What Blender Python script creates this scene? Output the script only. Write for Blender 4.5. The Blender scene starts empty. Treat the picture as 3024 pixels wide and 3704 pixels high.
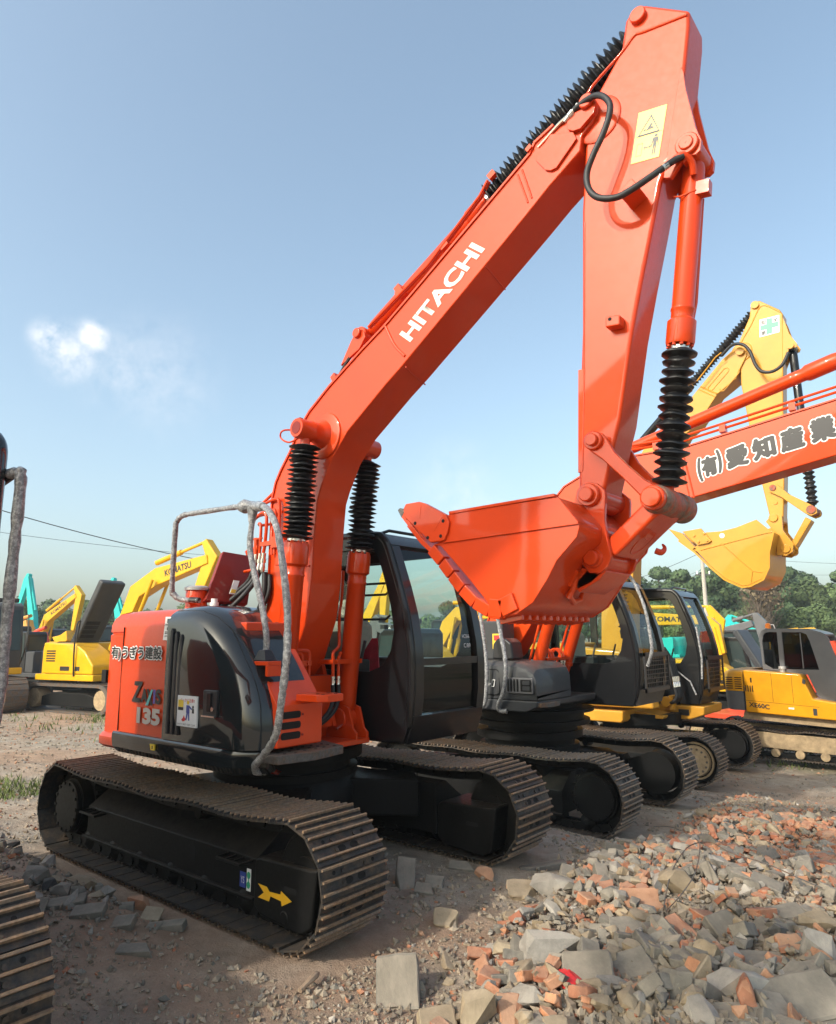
import bpy, bmesh, math, random
from math import sin, cos, pi, radians, sqrt, atan2
from mathutils import Vector, Matrix, noise

# ---------------------------------------------------------------- camera, sky, sun, exposure
scene = bpy.context.scene
C = scene.collection
CAM = Vector((4.78322, -3.99944, 1.75352))
YAW, PITCH, ROLL, FPX = 2.262368, 0.179333, -0.00702, 2480.0
fwd = Vector((cos(YAW)*cos(PITCH), sin(YAW)*cos(PITCH), sin(PITCH)))
r0 = Vector((sin(YAW), -cos(YAW), 0)); u0 = r0.cross(fwd)
rgt = r0*cos(ROLL) + u0*sin(ROLL); upv = u0*cos(ROLL) - r0*sin(ROLL)
cd = bpy.data.cameras.new('camera'); cam = bpy.data.objects.new('camera', cd); C.objects.link(cam)
cam.matrix_world = Matrix(((rgt.x, upv.x, -fwd.x, CAM.x), (rgt.y, upv.y, -fwd.y, CAM.y), (rgt.z, upv.z, -fwd.z, CAM.z), (0, 0, 0, 1)))
cd.sensor_fit = 'HORIZONTAL'; cd.sensor_width = 36.0; cd.lens = 36.0*FPX/3024; cd.clip_start = .05; cd.clip_end = 3000
scene.camera = cam
SUN_DIR = Vector((-.21, -1.0, .65)).normalized()          # towards the sun
W = bpy.data.worlds.new('World'); scene.world = W; W.use_nodes = True
nt = W.node_tree; nt.nodes.clear()
out = nt.nodes.new('ShaderNodeOutputWorld'); bg = nt.nodes.new('ShaderNodeBackground'); sky = nt.nodes.new('ShaderNodeTexSky')
sky.sky_type = 'NISHITA'; sky.sun_disc = False
sky.sun_elevation = math.asin(SUN_DIR.z); sky.sun_rotation = atan2(SUN_DIR.x, SUN_DIR.y)
sky.altitude = 20; sky.air_density = 1.0; sky.dust_density = 4.2; sky.ozone_density = 1.5
bg.inputs['Strength'].default_value = .15
# two small clouds low in the sky: noise inside soft spots round fixed directions
tc = nt.nodes.new('ShaderNodeTexCoord')
def skydir(px, py):
    return (fwd*FPX + rgt*(px*3024/1736-1512) - upv*(py*3024/1736-1852)).normalized()
nz = nt.nodes.new('ShaderNodeTexNoise'); nz.inputs['Scale'].default_value = 34; nz.inputs['Detail'].default_value = 9; nz.inputs['Roughness'].default_value = .62
nt.links.new(tc.outputs['Generated'], nz.inputs['Vector'])
total = None
for (px, py, rad, amt) in ((100, 700, .034, .75), (192, 700, .034, .9), (145, 735, .055, .62), (250, 760, .09, .22), (330, 780, .12, .16), (950, 1010, .10, .16)):
    d = nt.nodes.new('ShaderNodeVectorMath'); d.operation = 'DISTANCE'; d.inputs[1].default_value = skydir(px, py)
    nt.links.new(tc.outputs['Generated'], d.inputs[0])
    mr = nt.nodes.new('ShaderNodeMapRange'); mr.interpolation_type = 'SMOOTHERSTEP'
    mr.inputs[1].default_value = rad; mr.inputs[2].default_value = 0; mr.inputs[3].default_value = 0; mr.inputs[4].default_value = amt
    nt.links.new(d.outputs['Value'], mr.inputs[0])
    if total is None: total = mr.outputs[0]
    else:
        a = nt.nodes.new('ShaderNodeMath'); a.operation = 'MAXIMUM'
        nt.links.new(total, a.inputs[0]); nt.links.new(mr.outputs[0], a.inputs[1]); total = a.outputs[0]
ad = nt.nodes.new('ShaderNodeMath'); ad.operation = 'MULTIPLY_ADD'; ad.inputs[1].default_value = 2.6; ad.inputs[2].default_value = -.85
nt.links.new(nz.outputs['Fac'], ad.inputs[0])
ml = nt.nodes.new('ShaderNodeMath'); ml.operation = 'MULTIPLY'; ml.use_clamp = True
nt.links.new(total, ml.inputs[0]); nt.links.new(ad.outputs[0], ml.inputs[1])
sc_ = nt.nodes.new('ShaderNodeMath'); sc_.operation = 'MULTIPLY'; sc_.inputs[1].default_value = 1.5; sc_.use_clamp = True
nt.links.new(ml.outputs[0], sc_.inputs[0])
mixc = nt.nodes.new('ShaderNodeMix'); mixc.data_type = 'RGBA'
nt.links.new(sc_.outputs[0], mixc.inputs['Factor']); hsv = nt.nodes.new('ShaderNodeHueSaturation'); hsv.inputs['Saturation'].default_value = .95; hsv.inputs['Value'].default_value = 1.30; gam = nt.nodes.new('ShaderNodeGamma'); gam.inputs['Gamma'].default_value = .88; nt.links.new(sky.outputs[0], gam.inputs['Color']); nt.links.new(gam.outputs[0], hsv.inputs['Color']); tint = nt.nodes.new('ShaderNodeMix'); tint.data_type = 'RGBA'; tint.blend_type = 'MULTIPLY'; tint.inputs['Factor'].default_value = 1; tint.inputs[7].default_value = (.95, 1.0, .93, 1); nt.links.new(hsv.outputs[0], tint.inputs[6]); nt.links.new(tint.outputs[2], mixc.inputs[6]); mixc.inputs[7].default_value = (4.4, 4.4, 4.45, 1)
nt.links.new(mixc.outputs[2], bg.inputs['Color']); nt.links.new(bg.outputs[0], out.inputs['Surface'])
sl = bpy.data.lights.new('sun', 'SUN'); so = bpy.data.objects.new('sun', sl); C.objects.link(so)
sl.energy = 2.0; sl.angle = radians(1.6); sl.color = (1, .93, .82)
so.rotation_euler = SUN_DIR.to_track_quat('Z', 'Y').to_euler()
vs = scene.view_settings; vs.view_transform = 'Standard'; vs.look = 'None'; vs.exposure = .92; vs.gamma = 1; vs.use_curve_mapping = False
scene.cycles.max_bounces = 8; scene.cycles.transparent_max_bounces = 16; scene.cycles.use_denoising = True

# ---------------------------------------------------------------- helpers
rnd = random.Random(7)
def V(*a): return Vector(a)
class MB:
    "collects shapes; m is the current material index"
    def __init__(s): s.v = []; s.f = []; s.mi = []; s.m = 0
    def add(s, vs, fs):
        o = len(s.v); s.v += [Vector(v) for v in vs]; s.f += [[i+o for i in f] for f in fs]; s.mi += [s.m]*len(fs); return s
    def prism(s, poly, y0, y1, plane='xz'):
        n = len(poly)
        def pt(p, h): return {'xz': (p[0], h, p[1]), 'xy': (p[0], p[1], h), 'yz': (h, p[0], p[1])}[plane]
        area = sum(poly[i][0]*poly[(i+1) % n][1]-poly[(i+1) % n][0]*poly[i][1] for i in range(n))
        flip = (area > 0) != (plane != 'xz')
        if y0 > y1: y0, y1 = y1, y0
        vs = [pt(p, y0) for p in poly]+[pt(p, y1) for p in poly]
        fs = [list(range(n))[::-1], list(range(n, 2*n))]+[[i, (i+1) % n, n+(i+1) % n, n+i] for i in range(n)]
        if flip: fs = [f[::-1] for f in fs]
        return s.add(vs, fs)
    def box(s, x0, x1, y0, y1, z0, z1):
        return s.prism([(x0, y0), (x1, y0), (x1, y1), (x0, y1)], z0, z1, 'xy')
    def obox(s, c, ax, ay, az):
        c, ax, ay, az = Vector(c), Vector(ax), Vector(ay), Vector(az)
        vs = [c+i*ax+j*ay+k*az for k in (-1, 1) for j in (-1, 1) for i in (-1, 1)]
        fs = [[0, 2, 3, 1], [4, 5, 7, 6], [0, 1, 5, 4], [2, 6, 7, 3], [0, 4, 6, 2], [1, 3, 7, 5]]
        if ax.cross(ay).dot(az) < 0: fs = [f[::-1] for f in fs]
        return s.add(vs, fs)
    def lathe(s, p0, p1, prof, n=20, cap=True, jit=0):
        p0, p1 = Vector(p0), Vector(p1); d = (p1-p0); L = d.length; d /= L
        a = d.orthogonal().normalized(); b = d.cross(a); vs = []; fs = []
        for (t, r) in prof:
            for k in range(n):
                an = 2*pi*k/n; rr = r*(1+jit*(rnd.random()-.5))
                vs.append(p0+d*(t*L)+(a*cos(an)+b*sin(an))*rr)
        m = len(prof)
        for i in range(m-1):
            for k in range(n):
                k2 = (k+1) % n; fs.append([i*n+k, i*n+k2, (i+1)*n+k2, (i+1)*n+k])
        if cap: fs += [list(range(n))[::-1], [(m-1)*n+k for k in range(n)]]
        return s.add(vs, fs)
    def cyl(s, p0, p1, r, n=20, r1=None, ch=0):
        r1 = r if r1 is None else r1
        L = (Vector(p1)-Vector(p0)).length
        if ch: return s.lathe(p0, p1, [(0, r-ch), (ch/L, r), (1-ch/L, r1), (1, r1-ch)], n)
        return s.lathe(p0, p1, [(0, r), (1, r1)], n)
    def tube(s, path, r, n=10, smooth=0, wob=0):
        P = [Vector(p) for p in path]
        if smooth: P = spline(P, smooth)
        vs = []; fs = []; t0 = (P[1]-P[0]).normalized(); a = t0.orthogonal().normalized()
        for i, p in enumerate(P):
            t = (P[min(i+1, len(P)-1)]-P[max(i-1, 0)]).normalized()
            a = (a-t*a.dot(t)).normalized(); b = t.cross(a)
            rr = (r[min(int(i*(len(r)-1)/max(1, len(P)-1)), len(r)-2)]*(1-(i*(len(r)-1)/max(1, len(P)-1)) % 1)+r[min(int(i*(len(r)-1)/max(1, len(P)-1))+1, len(r)-1)]*((i*(len(r)-1)/max(1, len(P)-1)) % 1) if i < len(P)-1 else r[-1]) if isinstance(r, (list, tuple)) else r
            if wob: rr *= 1+wob*noise.noise(p*60)
            for k in range(n):
                an = 2*pi*k/n; vs.append(p+(a*cos(an)+b*sin(an))*rr)
        for i in range(len(P)-1):
            for k in range(n):
                k2 = (k+1) % n; fs.append([i*n+k, i*n+k2, (i+1)*n+k2, (i+1)*n+k])
        fs += [list(range(n))[::-1], [(len(P)-1)*n+k for k in range(n)]]
        return s.add(vs, fs)
    def loft(s, rows, closed=False, flip=False):
        n = len(rows[0]); vs = [p for r in rows for p in r]; fs = []
        for i in range(len(rows)-1):
            for k in range(n if closed else n-1):
                k2 = (k+1) % n; f = [i*n+k, i*n+k2, (i+1)*n+k2, (i+1)*n+k]; fs.append(f[::-1] if flip else f)
        return s.add(vs, fs)
    def ngon(s, pts, flip=False):
        f = list(range(len(pts))); return s.add(pts, [f[::-1] if flip else f])
def spline(P, k):
    out = []
    for i in range(len(P)-1):
        a, b, c, d = P[max(i-1, 0)], P[i], P[i+1], P[min(i+2, len(P)-1)]
        for j in range(k):
            t = j/k; out.append(.5*((2*b)+(c-a)*t+(2*a-5*b+4*c-d)*t*t+(3*b-a-3*c+d)*t**3))
    out.append(P[-1].copy()); return out
def arc(cx, cz, r, a0, a1, n):
    return [(cx+r*cos(radians(a0+(a1-a0)*i/n)), cz+r*sin(radians(a0+(a1-a0)*i/n))) for i in range(n+1)]
def rrect(x0, x1, z0, z1, r, n=4):
    return arc(x1-r, z1-r, r, 0, 90, n)+arc(x0+r, z1-r, r, 90, 180, n)+arc(x0+r, z0+r, r, 180, 270, n)+arc(x1-r, z0+r, r, 270, 360, n)
def grow(poly, d):
    cx = sum(p[0] for p in poly)/len(poly); cz = sum(p[1] for p in poly)/len(poly)
    return [(cx+(x-cx)*(1+d), cz+(z-cz)*(1+d)) for x, z in poly]
def root_of(o):
    while o.parent: o = o.parent
    return o
def obj(name, mb, mats, parent=None, bevel=0, sharp=32, smooth=True, seg=2, solid=0):
    me = bpy.data.meshes.new(name); off = root_of(parent).location if parent else Vector((0, 0, 0))
    me.from_pydata([v-off for v in mb.v], [], mb.f)
    for m in (mats if isinstance(mats, (list, tuple)) else [mats]): me.materials.append(m)
    me.polygons.foreach_set('material_index', mb.mi)
    finish(me, sharp, smooth)
    o = bpy.data.objects.new(name, me); C.objects.link(o)
    if parent: o.parent = parent
    if solid:
        md = o.modifiers.new('thickness', 'SOLIDIFY'); md.thickness = solid; md.offset = 0
    if bevel:
        md = o.modifiers.new('bevel', 'BEVEL'); md.width = bevel; md.segments = seg; md.limit_method = 'ANGLE'; md.angle_limit = radians(40); md.harden_normals = True
    return o
def finish(me, sharp=32, smooth=True):
    if smooth:
        me.polygons.foreach_set('use_smooth', [True]*len(me.polygons)); me.set_sharp_from_angle(angle=radians(sharp))
    me.update()
def tag(o, label=None, cat=None, group=None, kind=None):
    for k, v in (('label', label), ('category', cat), ('group', group), ('kind', kind)):
        if v: o[k] = v
    return o
def thing(name, loc, label, cat, group=None):
    o = bpy.data.objects.new(name, None); C.objects.link(o); o.location = loc; o.empty_display_size = .2
    return tag(o, label, cat, group)
def copy_tree(o, parent=None):
    c = o.copy(); C.objects.link(c); c.parent = parent
    for ch in list(o.children): copy_tree(ch, c)
    return c
def plate(mb, outer, holes, y, plane='xz'):
    "flat sheet with holes, triangulated"
    bm = bmesh.new(); edges = []
    for loop in [outer]+holes:
        vs = [bm.verts.new((p[0], p[1], 0)) for p in loop]
        edges += [bm.edges.new((vs[i], vs[(i+1) % len(vs)])) for i in range(len(vs))]
    bmesh.ops.triangle_fill(bm, use_beauty=True, use_dissolve=False, edges=edges)
    bm.verts.index_update()
    def pt(p): return {'xz': (p.x, y, p.y), 'xy': (p.x, p.y, y), 'yz': (y, p.x, p.y)}[plane]
    mb.add([pt(v.co) for v in bm.verts], [[v.index for v in f.verts] for f in bm.faces]); bm.free(); return mb
_dg = [None]
def text(name, body, mat, parent, bl, br, tl, bold=0.0, depth=.001, shear=0, spacing=1, spread=0, copies=10):
    "lettering fitted into the parallelogram bl, br, tl (world points)"
    cu = bpy.data.curves.new(name, 'FONT'); cu.body = body; cu.offset = bold; cu.shear = shear; cu.resolution_u = 3; cu.space_character = spacing
    t = bpy.data.objects.new(name, cu); C.objects.link(t)
    dg = bpy.context.evaluated_depsgraph_get(); me = bpy.data.meshes.new_from_object(t.evaluated_get(dg))
    bpy.data.objects.remove(t); bpy.data.curves.remove(cu)
    xs = [v.co.x for v in me.vertices]; ys = [v.co.y for v in me.vertices]
    if not xs: return None
    x0, x1, y0, y1 = min(xs), max(xs), min(ys), max(ys); bl, br, tl = Vector(bl), Vector(br), Vector(tl)
    off = root_of(parent).location; nrm = (br-bl).cross(tl-bl).normalized()
    for v in me.vertices:
        a = (v.co.x-x0)/(x1-x0); b = (v.co.y-y0)/max(y1-y0, 1e-6); v.co = bl+(br-bl)*a+(tl-bl)*b+nrm*depth-off
    if spread:
        bv = [v.co.copy() for v in me.vertices]; bf = [list(p.vertices) for p in me.polygons]; eu, ev = (br-bl).normalized(), (tl-bl).normalized(); av, af_ = [], []
        for k in range(copies+1):
            q = Vector((0, 0, 0)) if k == copies else (eu*cos(2*pi*k/copies)+ev*sin(2*pi*k/copies))*spread
            n0 = len(av); av += [v+q+nrm*(.00012*k) for v in bv]; af_ += [[i+n0 for i in f] for f in bf]
        me = bpy.data.meshes.new(name); me.from_pydata(av, [], af_); me.update()
    me.materials.clear(); me.materials.append(mat)
    o = bpy.data.objects.new(name, me); C.objects.link(o); o.parent = parent
    return o

# ---------------------------------------------------------------- materials
def mat_base(name):
    m = bpy.data.materials.new(name); m.use_nodes = True; t = m.node_tree; b = t.nodes['Principled BSDF']; return m, t, b
def nnoise(t, scale, detail=4, rough=.6, vec=None, obj_space=True):
    n = t.nodes.new('ShaderNodeTexNoise'); n.inputs['Scale'].default_value = scale; n.inputs['Detail'].default_value = detail; n.inputs['Roughness'].default_value = rough
    if vec is None:
        c = t.nodes.new('ShaderNodeTexCoord'); vec = c.outputs['Object']
    t.links.new(vec, n.inputs['Vector']); return n
def ramp(t, src, stops):
    r = t.nodes.new('ShaderNodeValToRGB'); e = r.color_ramp.elements
    while len(e) < len(stops): e.new(.5)
    for el, (p, c) in zip(e, stops): el.position = p; el.color = c if len(c) == 4 else (*c, 1)
    t.links.new(src, r.inputs[0]); return r
def mixrgb(t, fac, a, b):
    m = t.nodes.new('ShaderNodeMix'); m.data_type = 'RGBA'
    for s, v in ((m.inputs['Factor'], fac), (m.inputs[6], a), (m.inputs[7], b)):
        if isinstance(v, (int, float)): s.default_value = v
        elif isinstance(v, tuple): s.default_value = (*v[:3], 1)
        else: t.links.new(v, s)
    return m.outputs[2]
def bump(t, b, src, strength, dist=.01):
    n = t.nodes.new('ShaderNodeBump'); n.inputs['Strength'].default_value = strength; n.inputs['Distance'].default_value = dist
    t.links.new(src, n.inputs['Height']); t.links.new(n.outputs[0], b.inputs['Normal']); return n
def updirt(t, amount):
    "0..amount on faces that look up: settled dust"
    g = t.nodes.new('ShaderNodeNewGeometry'); s = t.nodes.new('ShaderNodeSeparateXYZ'); t.links.new(g.outputs['Normal'], s.inputs[0])
    mr = t.nodes.new('ShaderNodeMapRange'); mr.inputs[1].default_value = .35; mr.inputs[2].default_value = 1; mr.inputs[4].default_value = amount
    t.links.new(s.outputs['Z'], mr.inputs[0])
    n = nnoise(t, 9, 6); m = t.nodes.new('ShaderNodeMath'); m.operation = 'MULTIPLY'; t.links.new(mr.outputs[0], m.inputs[0])
    r = ramp(t, n.outputs['Fac'], [(.3, (.25, .25, .25)), (.65, (1, 1, 1))]); t.links.new(r.outputs[0], m.inputs[1]); return m.outputs[0]
def paint(name, col, rough=.28, coat=.6, var=.10, dust=.18, grime=.25, coatrough=.05, spec=.15):
    m, t, b = mat_base(name)
    n1 = nnoise(t, 2.3, 5); dark = tuple(c*(1-var*1.6) for c in col); lite = tuple(min(1, c*(1+var)) for c in col)
    c1 = ramp(t, n1.outputs['Fac'], [(.3, dark), (.7, lite)]).outputs[0]
    n2 = nnoise(t, 14, 8, .72)
    g = ramp(t, n2.outputs['Fac'], [(.60, (0, 0, 0)), (.78, (grime,)*3)]).outputs[0]
    c2 = mixrgb(t, g, c1, tuple(c*.45+.02 for c in col))
    c3 = mixrgb(t, updirt(t, dust), c2, (.34, .27, .20))
    t.links.new(c3, b.inputs['Base Color'])
    n3 = nnoise(t, 40, 3)
    rr = t.nodes.new('ShaderNodeMapRange'); rr.inputs[3].default_value = rough*.75; rr.inputs[4].default_value = min(1, rough*1.4); t.links.new(n3.outputs['Fac'], rr.inputs[0])
    t.links.new(rr.outputs[0], b.inputs['Roughness'])
    b.inputs['Coat Weight'].default_value = coat; b.inputs['Coat Roughness'].default_value = coatrough; b.inputs['Specular IOR Level'].default_value = spec
    n4 = nnoise(t, 160, 2); bump(t, b, n4.outputs['Fac'], .05, .002)
    return m
def simple(name, col, rough=.6, metal=0, nscale=20, var=.15, bmp=0, coat=0, dust=0):
    m, t, b = mat_base(name)
    n = nnoise(t, nscale, 5); c = ramp(t, n.outputs['Fac'], [(.3, tuple(x*(1-var) for x in col)), (.7, tuple(min(1, x*(1+var)) for x in col))]).outputs[0]
    if dust: c = mixrgb(t, updirt(t, dust), c, (.30, .24, .17))
    t.links.new(c, b.inputs['Base Color']); b.inputs['Roughness'].default_value = rough; b.inputs['Metallic'].default_value = metal; b.inputs['Coat Weight'].default_value = coat
    if bmp:
        n2 = nnoise(t, nscale*4, 6); bump(t, b, n2.outputs['Fac'], bmp, .006)
    return m
def rusty(name, base, rust, lo, hi, rough=.62, metal=.35, dust=.3):
    m, t, b = mat_base(name)
    oi = t.nodes.new('ShaderNodeObjectInfo'); tcn = t.nodes.new('ShaderNodeTexCoord')
    sc = t.nodes.new('ShaderNodeVectorMath'); sc.operation = 'ADD'; t.links.new(tcn.outputs['Object'], sc.inputs[0])
    mu = t.nodes.new('ShaderNodeVectorMath'); mu.operation = 'SCALE'; mu.inputs['Scale'].default_value = 37; cmb = t.nodes.new('ShaderNodeCombineXYZ')
    for k in range(3): t.links.new(oi.outputs['Random'], cmb.inputs[k])
    t.links.new(cmb.outputs[0], mu.inputs[0]); t.links.new(mu.outputs[0], sc.inputs[1])
    n = nnoise(t, 11, 8, .7, sc.outputs[0]); f = ramp(t, n.outputs['Fac'], [(lo, (0, 0, 0)), (hi, (1, 1, 1))]).outputs[0]
    n2 = nnoise(t, 45, 6, .7, sc.outputs[0]); bb = ramp(t, n2.outputs['Fac'], [(.3, tuple(x*.6 for x in base)), (.7, tuple(x*1.35 for x in base))]).outputs[0]
    rr = ramp(t, n2.outputs['Fac'], [(.3, tuple(x*.55 for x in rust)), (.7, tuple(x*1.3 for x in rust))]).outputs[0]
    c = mixrgb(t, f, bb, rr); c = mixrgb(t, updirt(t, dust), c, (.25, .19, .135))
    t.links.new(c, b.inputs['Base Color']); b.inputs['Roughness'].default_value = rough; b.inputs['Metallic'].default_value = metal
    bump(t, b, n2.outputs['Fac'], .5, .004); return m
def glass(name, tint=(.75, .85, .82), mixf=.0, refl=1.0):
    m = bpy.data.materials.new(name); m.use_nodes = True; t = m.node_tree; t.nodes.clear()
    o = t.nodes.new('ShaderNodeOutputMaterial'); tr = t.nodes.new('ShaderNodeBsdfTransparent'); gl = t.nodes.new('ShaderNodeBsdfGlossy')
    tr.inputs[0].default_value = (*tint, 1); gl.inputs['Roughness'].default_value = .02
    fr = t.nodes.new('ShaderNodeFresnel'); fr.inputs['IOR'].default_value = 1.5
    ma = t.nodes.new('ShaderNodeMath'); ma.operation = 'MULTIPLY_ADD'; ma.use_clamp = True; ma.inputs[1].default_value = refl; ma.inputs[2].default_value = mixf
    t.links.new(fr.outputs[0], ma.inputs[0]); mx = t.nodes.new('ShaderNodeMixShader')
    t.links.new(ma.outputs[0], mx.inputs[0]); t.links.new(tr.outputs[0], mx.inputs[1]); t.links.new(gl.outputs[0], mx.inputs[2]); t.links.new(mx.outputs[0], o.inputs[0]); return m
M = {}
M['orange'] = paint('orange_paint', (.60, .047, .003), .45, .6, .06, .10, .10)
M['orange2'] = paint('orange_paint_worn', (.61, .053, .005), .34, .55, .08, .15, .16)
M['darkred'] = paint('dark_red_paint', (.22, .022, .016), .45, .2, .10, .2, .2)
M['black_gloss'] = paint('black_gloss_paint', (.012, .015, .017), .16, 1.0, .10, .03, .05, .04)
M['black_cab'] = paint('black_cab_paint', (.009, .0095, .011), .33, .5, .12, .06, .10)
M['black_matt'] = paint('black_undercarriage_paint', (.007, .007, .007), .55, .04, .25, .08, .3, spec=.15)
M['yellow_cat'] = paint('ochre_yellow_paint', (.56, .27, .03), .38, .35, .07, .10, .14)
M['yellow'] = paint('yellow_paint', (.66, .36, .008), .36, .4, .07, .14, .16)
M['yellow_xe'] = paint('amber_yellow_paint', (.68, .30, .008), .36, .4, .08, .14, .28)
M['tan'] = paint('tan_orange_paint', (.62, .30, .07), .45, .2, .08, .14, .2)
M['teal'] = paint('teal_paint', (.02, .48, .44), .4, .3, .07, .1, .1)
M['red'] = paint('red_orange_paint', (.68, .075, .03), .4, .35, .07, .12, .12)
M['grey'] = paint('grey_paint', (.13, .13, .135), .45, .2, .08, .14, .12)
M['dgrey'] = paint('dark_grey_paint', (.05, .052, .056), .45, .25, .1, .14, .12)
M['white'] = simple('white_vinyl', (.78, .78, .76), .45, var=.04)
M['black'] = simple('black_vinyl', (.012, .012, .014), .45, var=.1)
M['hole'] = simple('dark_opening', (.004, .004, .004), .9)
M['rubber'] = simple('black_rubber_boot', (.010, .010, .011), .42, nscale=30, bmp=.25)
M['hose'] = simple('black_hose_rubber', (.014, .014, .015), .5, nscale=60, bmp=.3)
M['chrome'] = simple('bright_steel', (.62, .61, .58), .25, 1, var=.1)
M['steel'] = rusty('worn_steel', (.10, .095, .09), (.16, .09, .05), .45, .62)
M['shoe'] = rusty('track_shoe_steel', (.034, .033, .032), (.10, .070, .046), .45, .66, dust=.10)
M['tip'] = rusty('rusty_grouser_tip', (.19, .145, .105), (.26, .165, .095), .35, .6, metal=.25, dust=.05)
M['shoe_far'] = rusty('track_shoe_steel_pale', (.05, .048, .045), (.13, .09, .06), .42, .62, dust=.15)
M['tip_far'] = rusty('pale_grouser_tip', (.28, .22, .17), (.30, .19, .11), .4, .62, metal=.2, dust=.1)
M['bossdirt'] = rusty('greasy_orange_paint', (.36, .055, .018), (.17, .12, .085), .42, .58, metal=.0, dust=.1)
M['mud'] = simple('dry_mud', (.33, .24, .14), .9, nscale=8, var=.35, bmp=.5)
M['glass'] = glass('cab_glass', (.78, .88, .85), .0, .75)
M['glass_dark'] = glass('tinted_cab_glass', (.10, .11, .11), .03)
M['beige'] = simple('beige_plastic', (.42, .38, .32), .6, var=.06)
M['redcloth'] = simple('red_cloth', (.45, .012, .03), .85, nscale=12, var=.3)
M['yellow_stk'] = simple('yellow_sticker', (.80, .56, .03), .4, var=.03)
M['arrow'] = simple('amber_sticker', (.74, .40, .015), .45, var=.05)
M['green'] = simple('green_sticker', (.02, .30, .16), .4, var=.04)
M['blue'] = simple('blue_sticker', (.03, .06, .30), .4, var=.05)
M['violet'] = simple('violet_sticker', (.10, .06, .32), .4, var=.05)
M['aqua'] = simple('aqua_sticker', (.10, .42, .42), .4, var=.05)
M['red_stk'] = simple('red_sticker', (.55, .03, .03), .4, var=.05)
M['silver'] = simple('silver_vinyl', (.45, .43, .41), .38, .3, var=.06)
M['letter'] = simple('off_white_vinyl', (.66, .62, .56), .5, var=.05)
M['lamp'] = simple('orange_beacon', (.8, .2, .01), .3, var=.05)
def mk_wrap():
    m, t, b = mat_base('plastic_wrapped_tube'); n = nnoise(t, 30, 8, .8); n2 = nnoise(t, 95, 5, .7)
    a = t.nodes.new('ShaderNodeMath'); a.operation = 'MULTIPLY_ADD'; a.inputs[1].default_value = .45; t.links.new(n2.outputs['Fac'], a.inputs[0]); t.links.new(n.outputs['Fac'], a.inputs[2])
    t.links.new(ramp(t, a.outputs[0], [(.52, (.09, .09, .095)), (.70, (.20, .20, .205)), (.86, (.55, .55, .55))]).outputs[0], b.inputs['Base Color'])
    b.inputs['Roughness'].default_value = .30; b.inputs['Coat Weight'].default_value = .6; bump(t, b, a.outputs[0], 1.0, .014); return m
M['wrap'] = mk_wrap()
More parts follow.
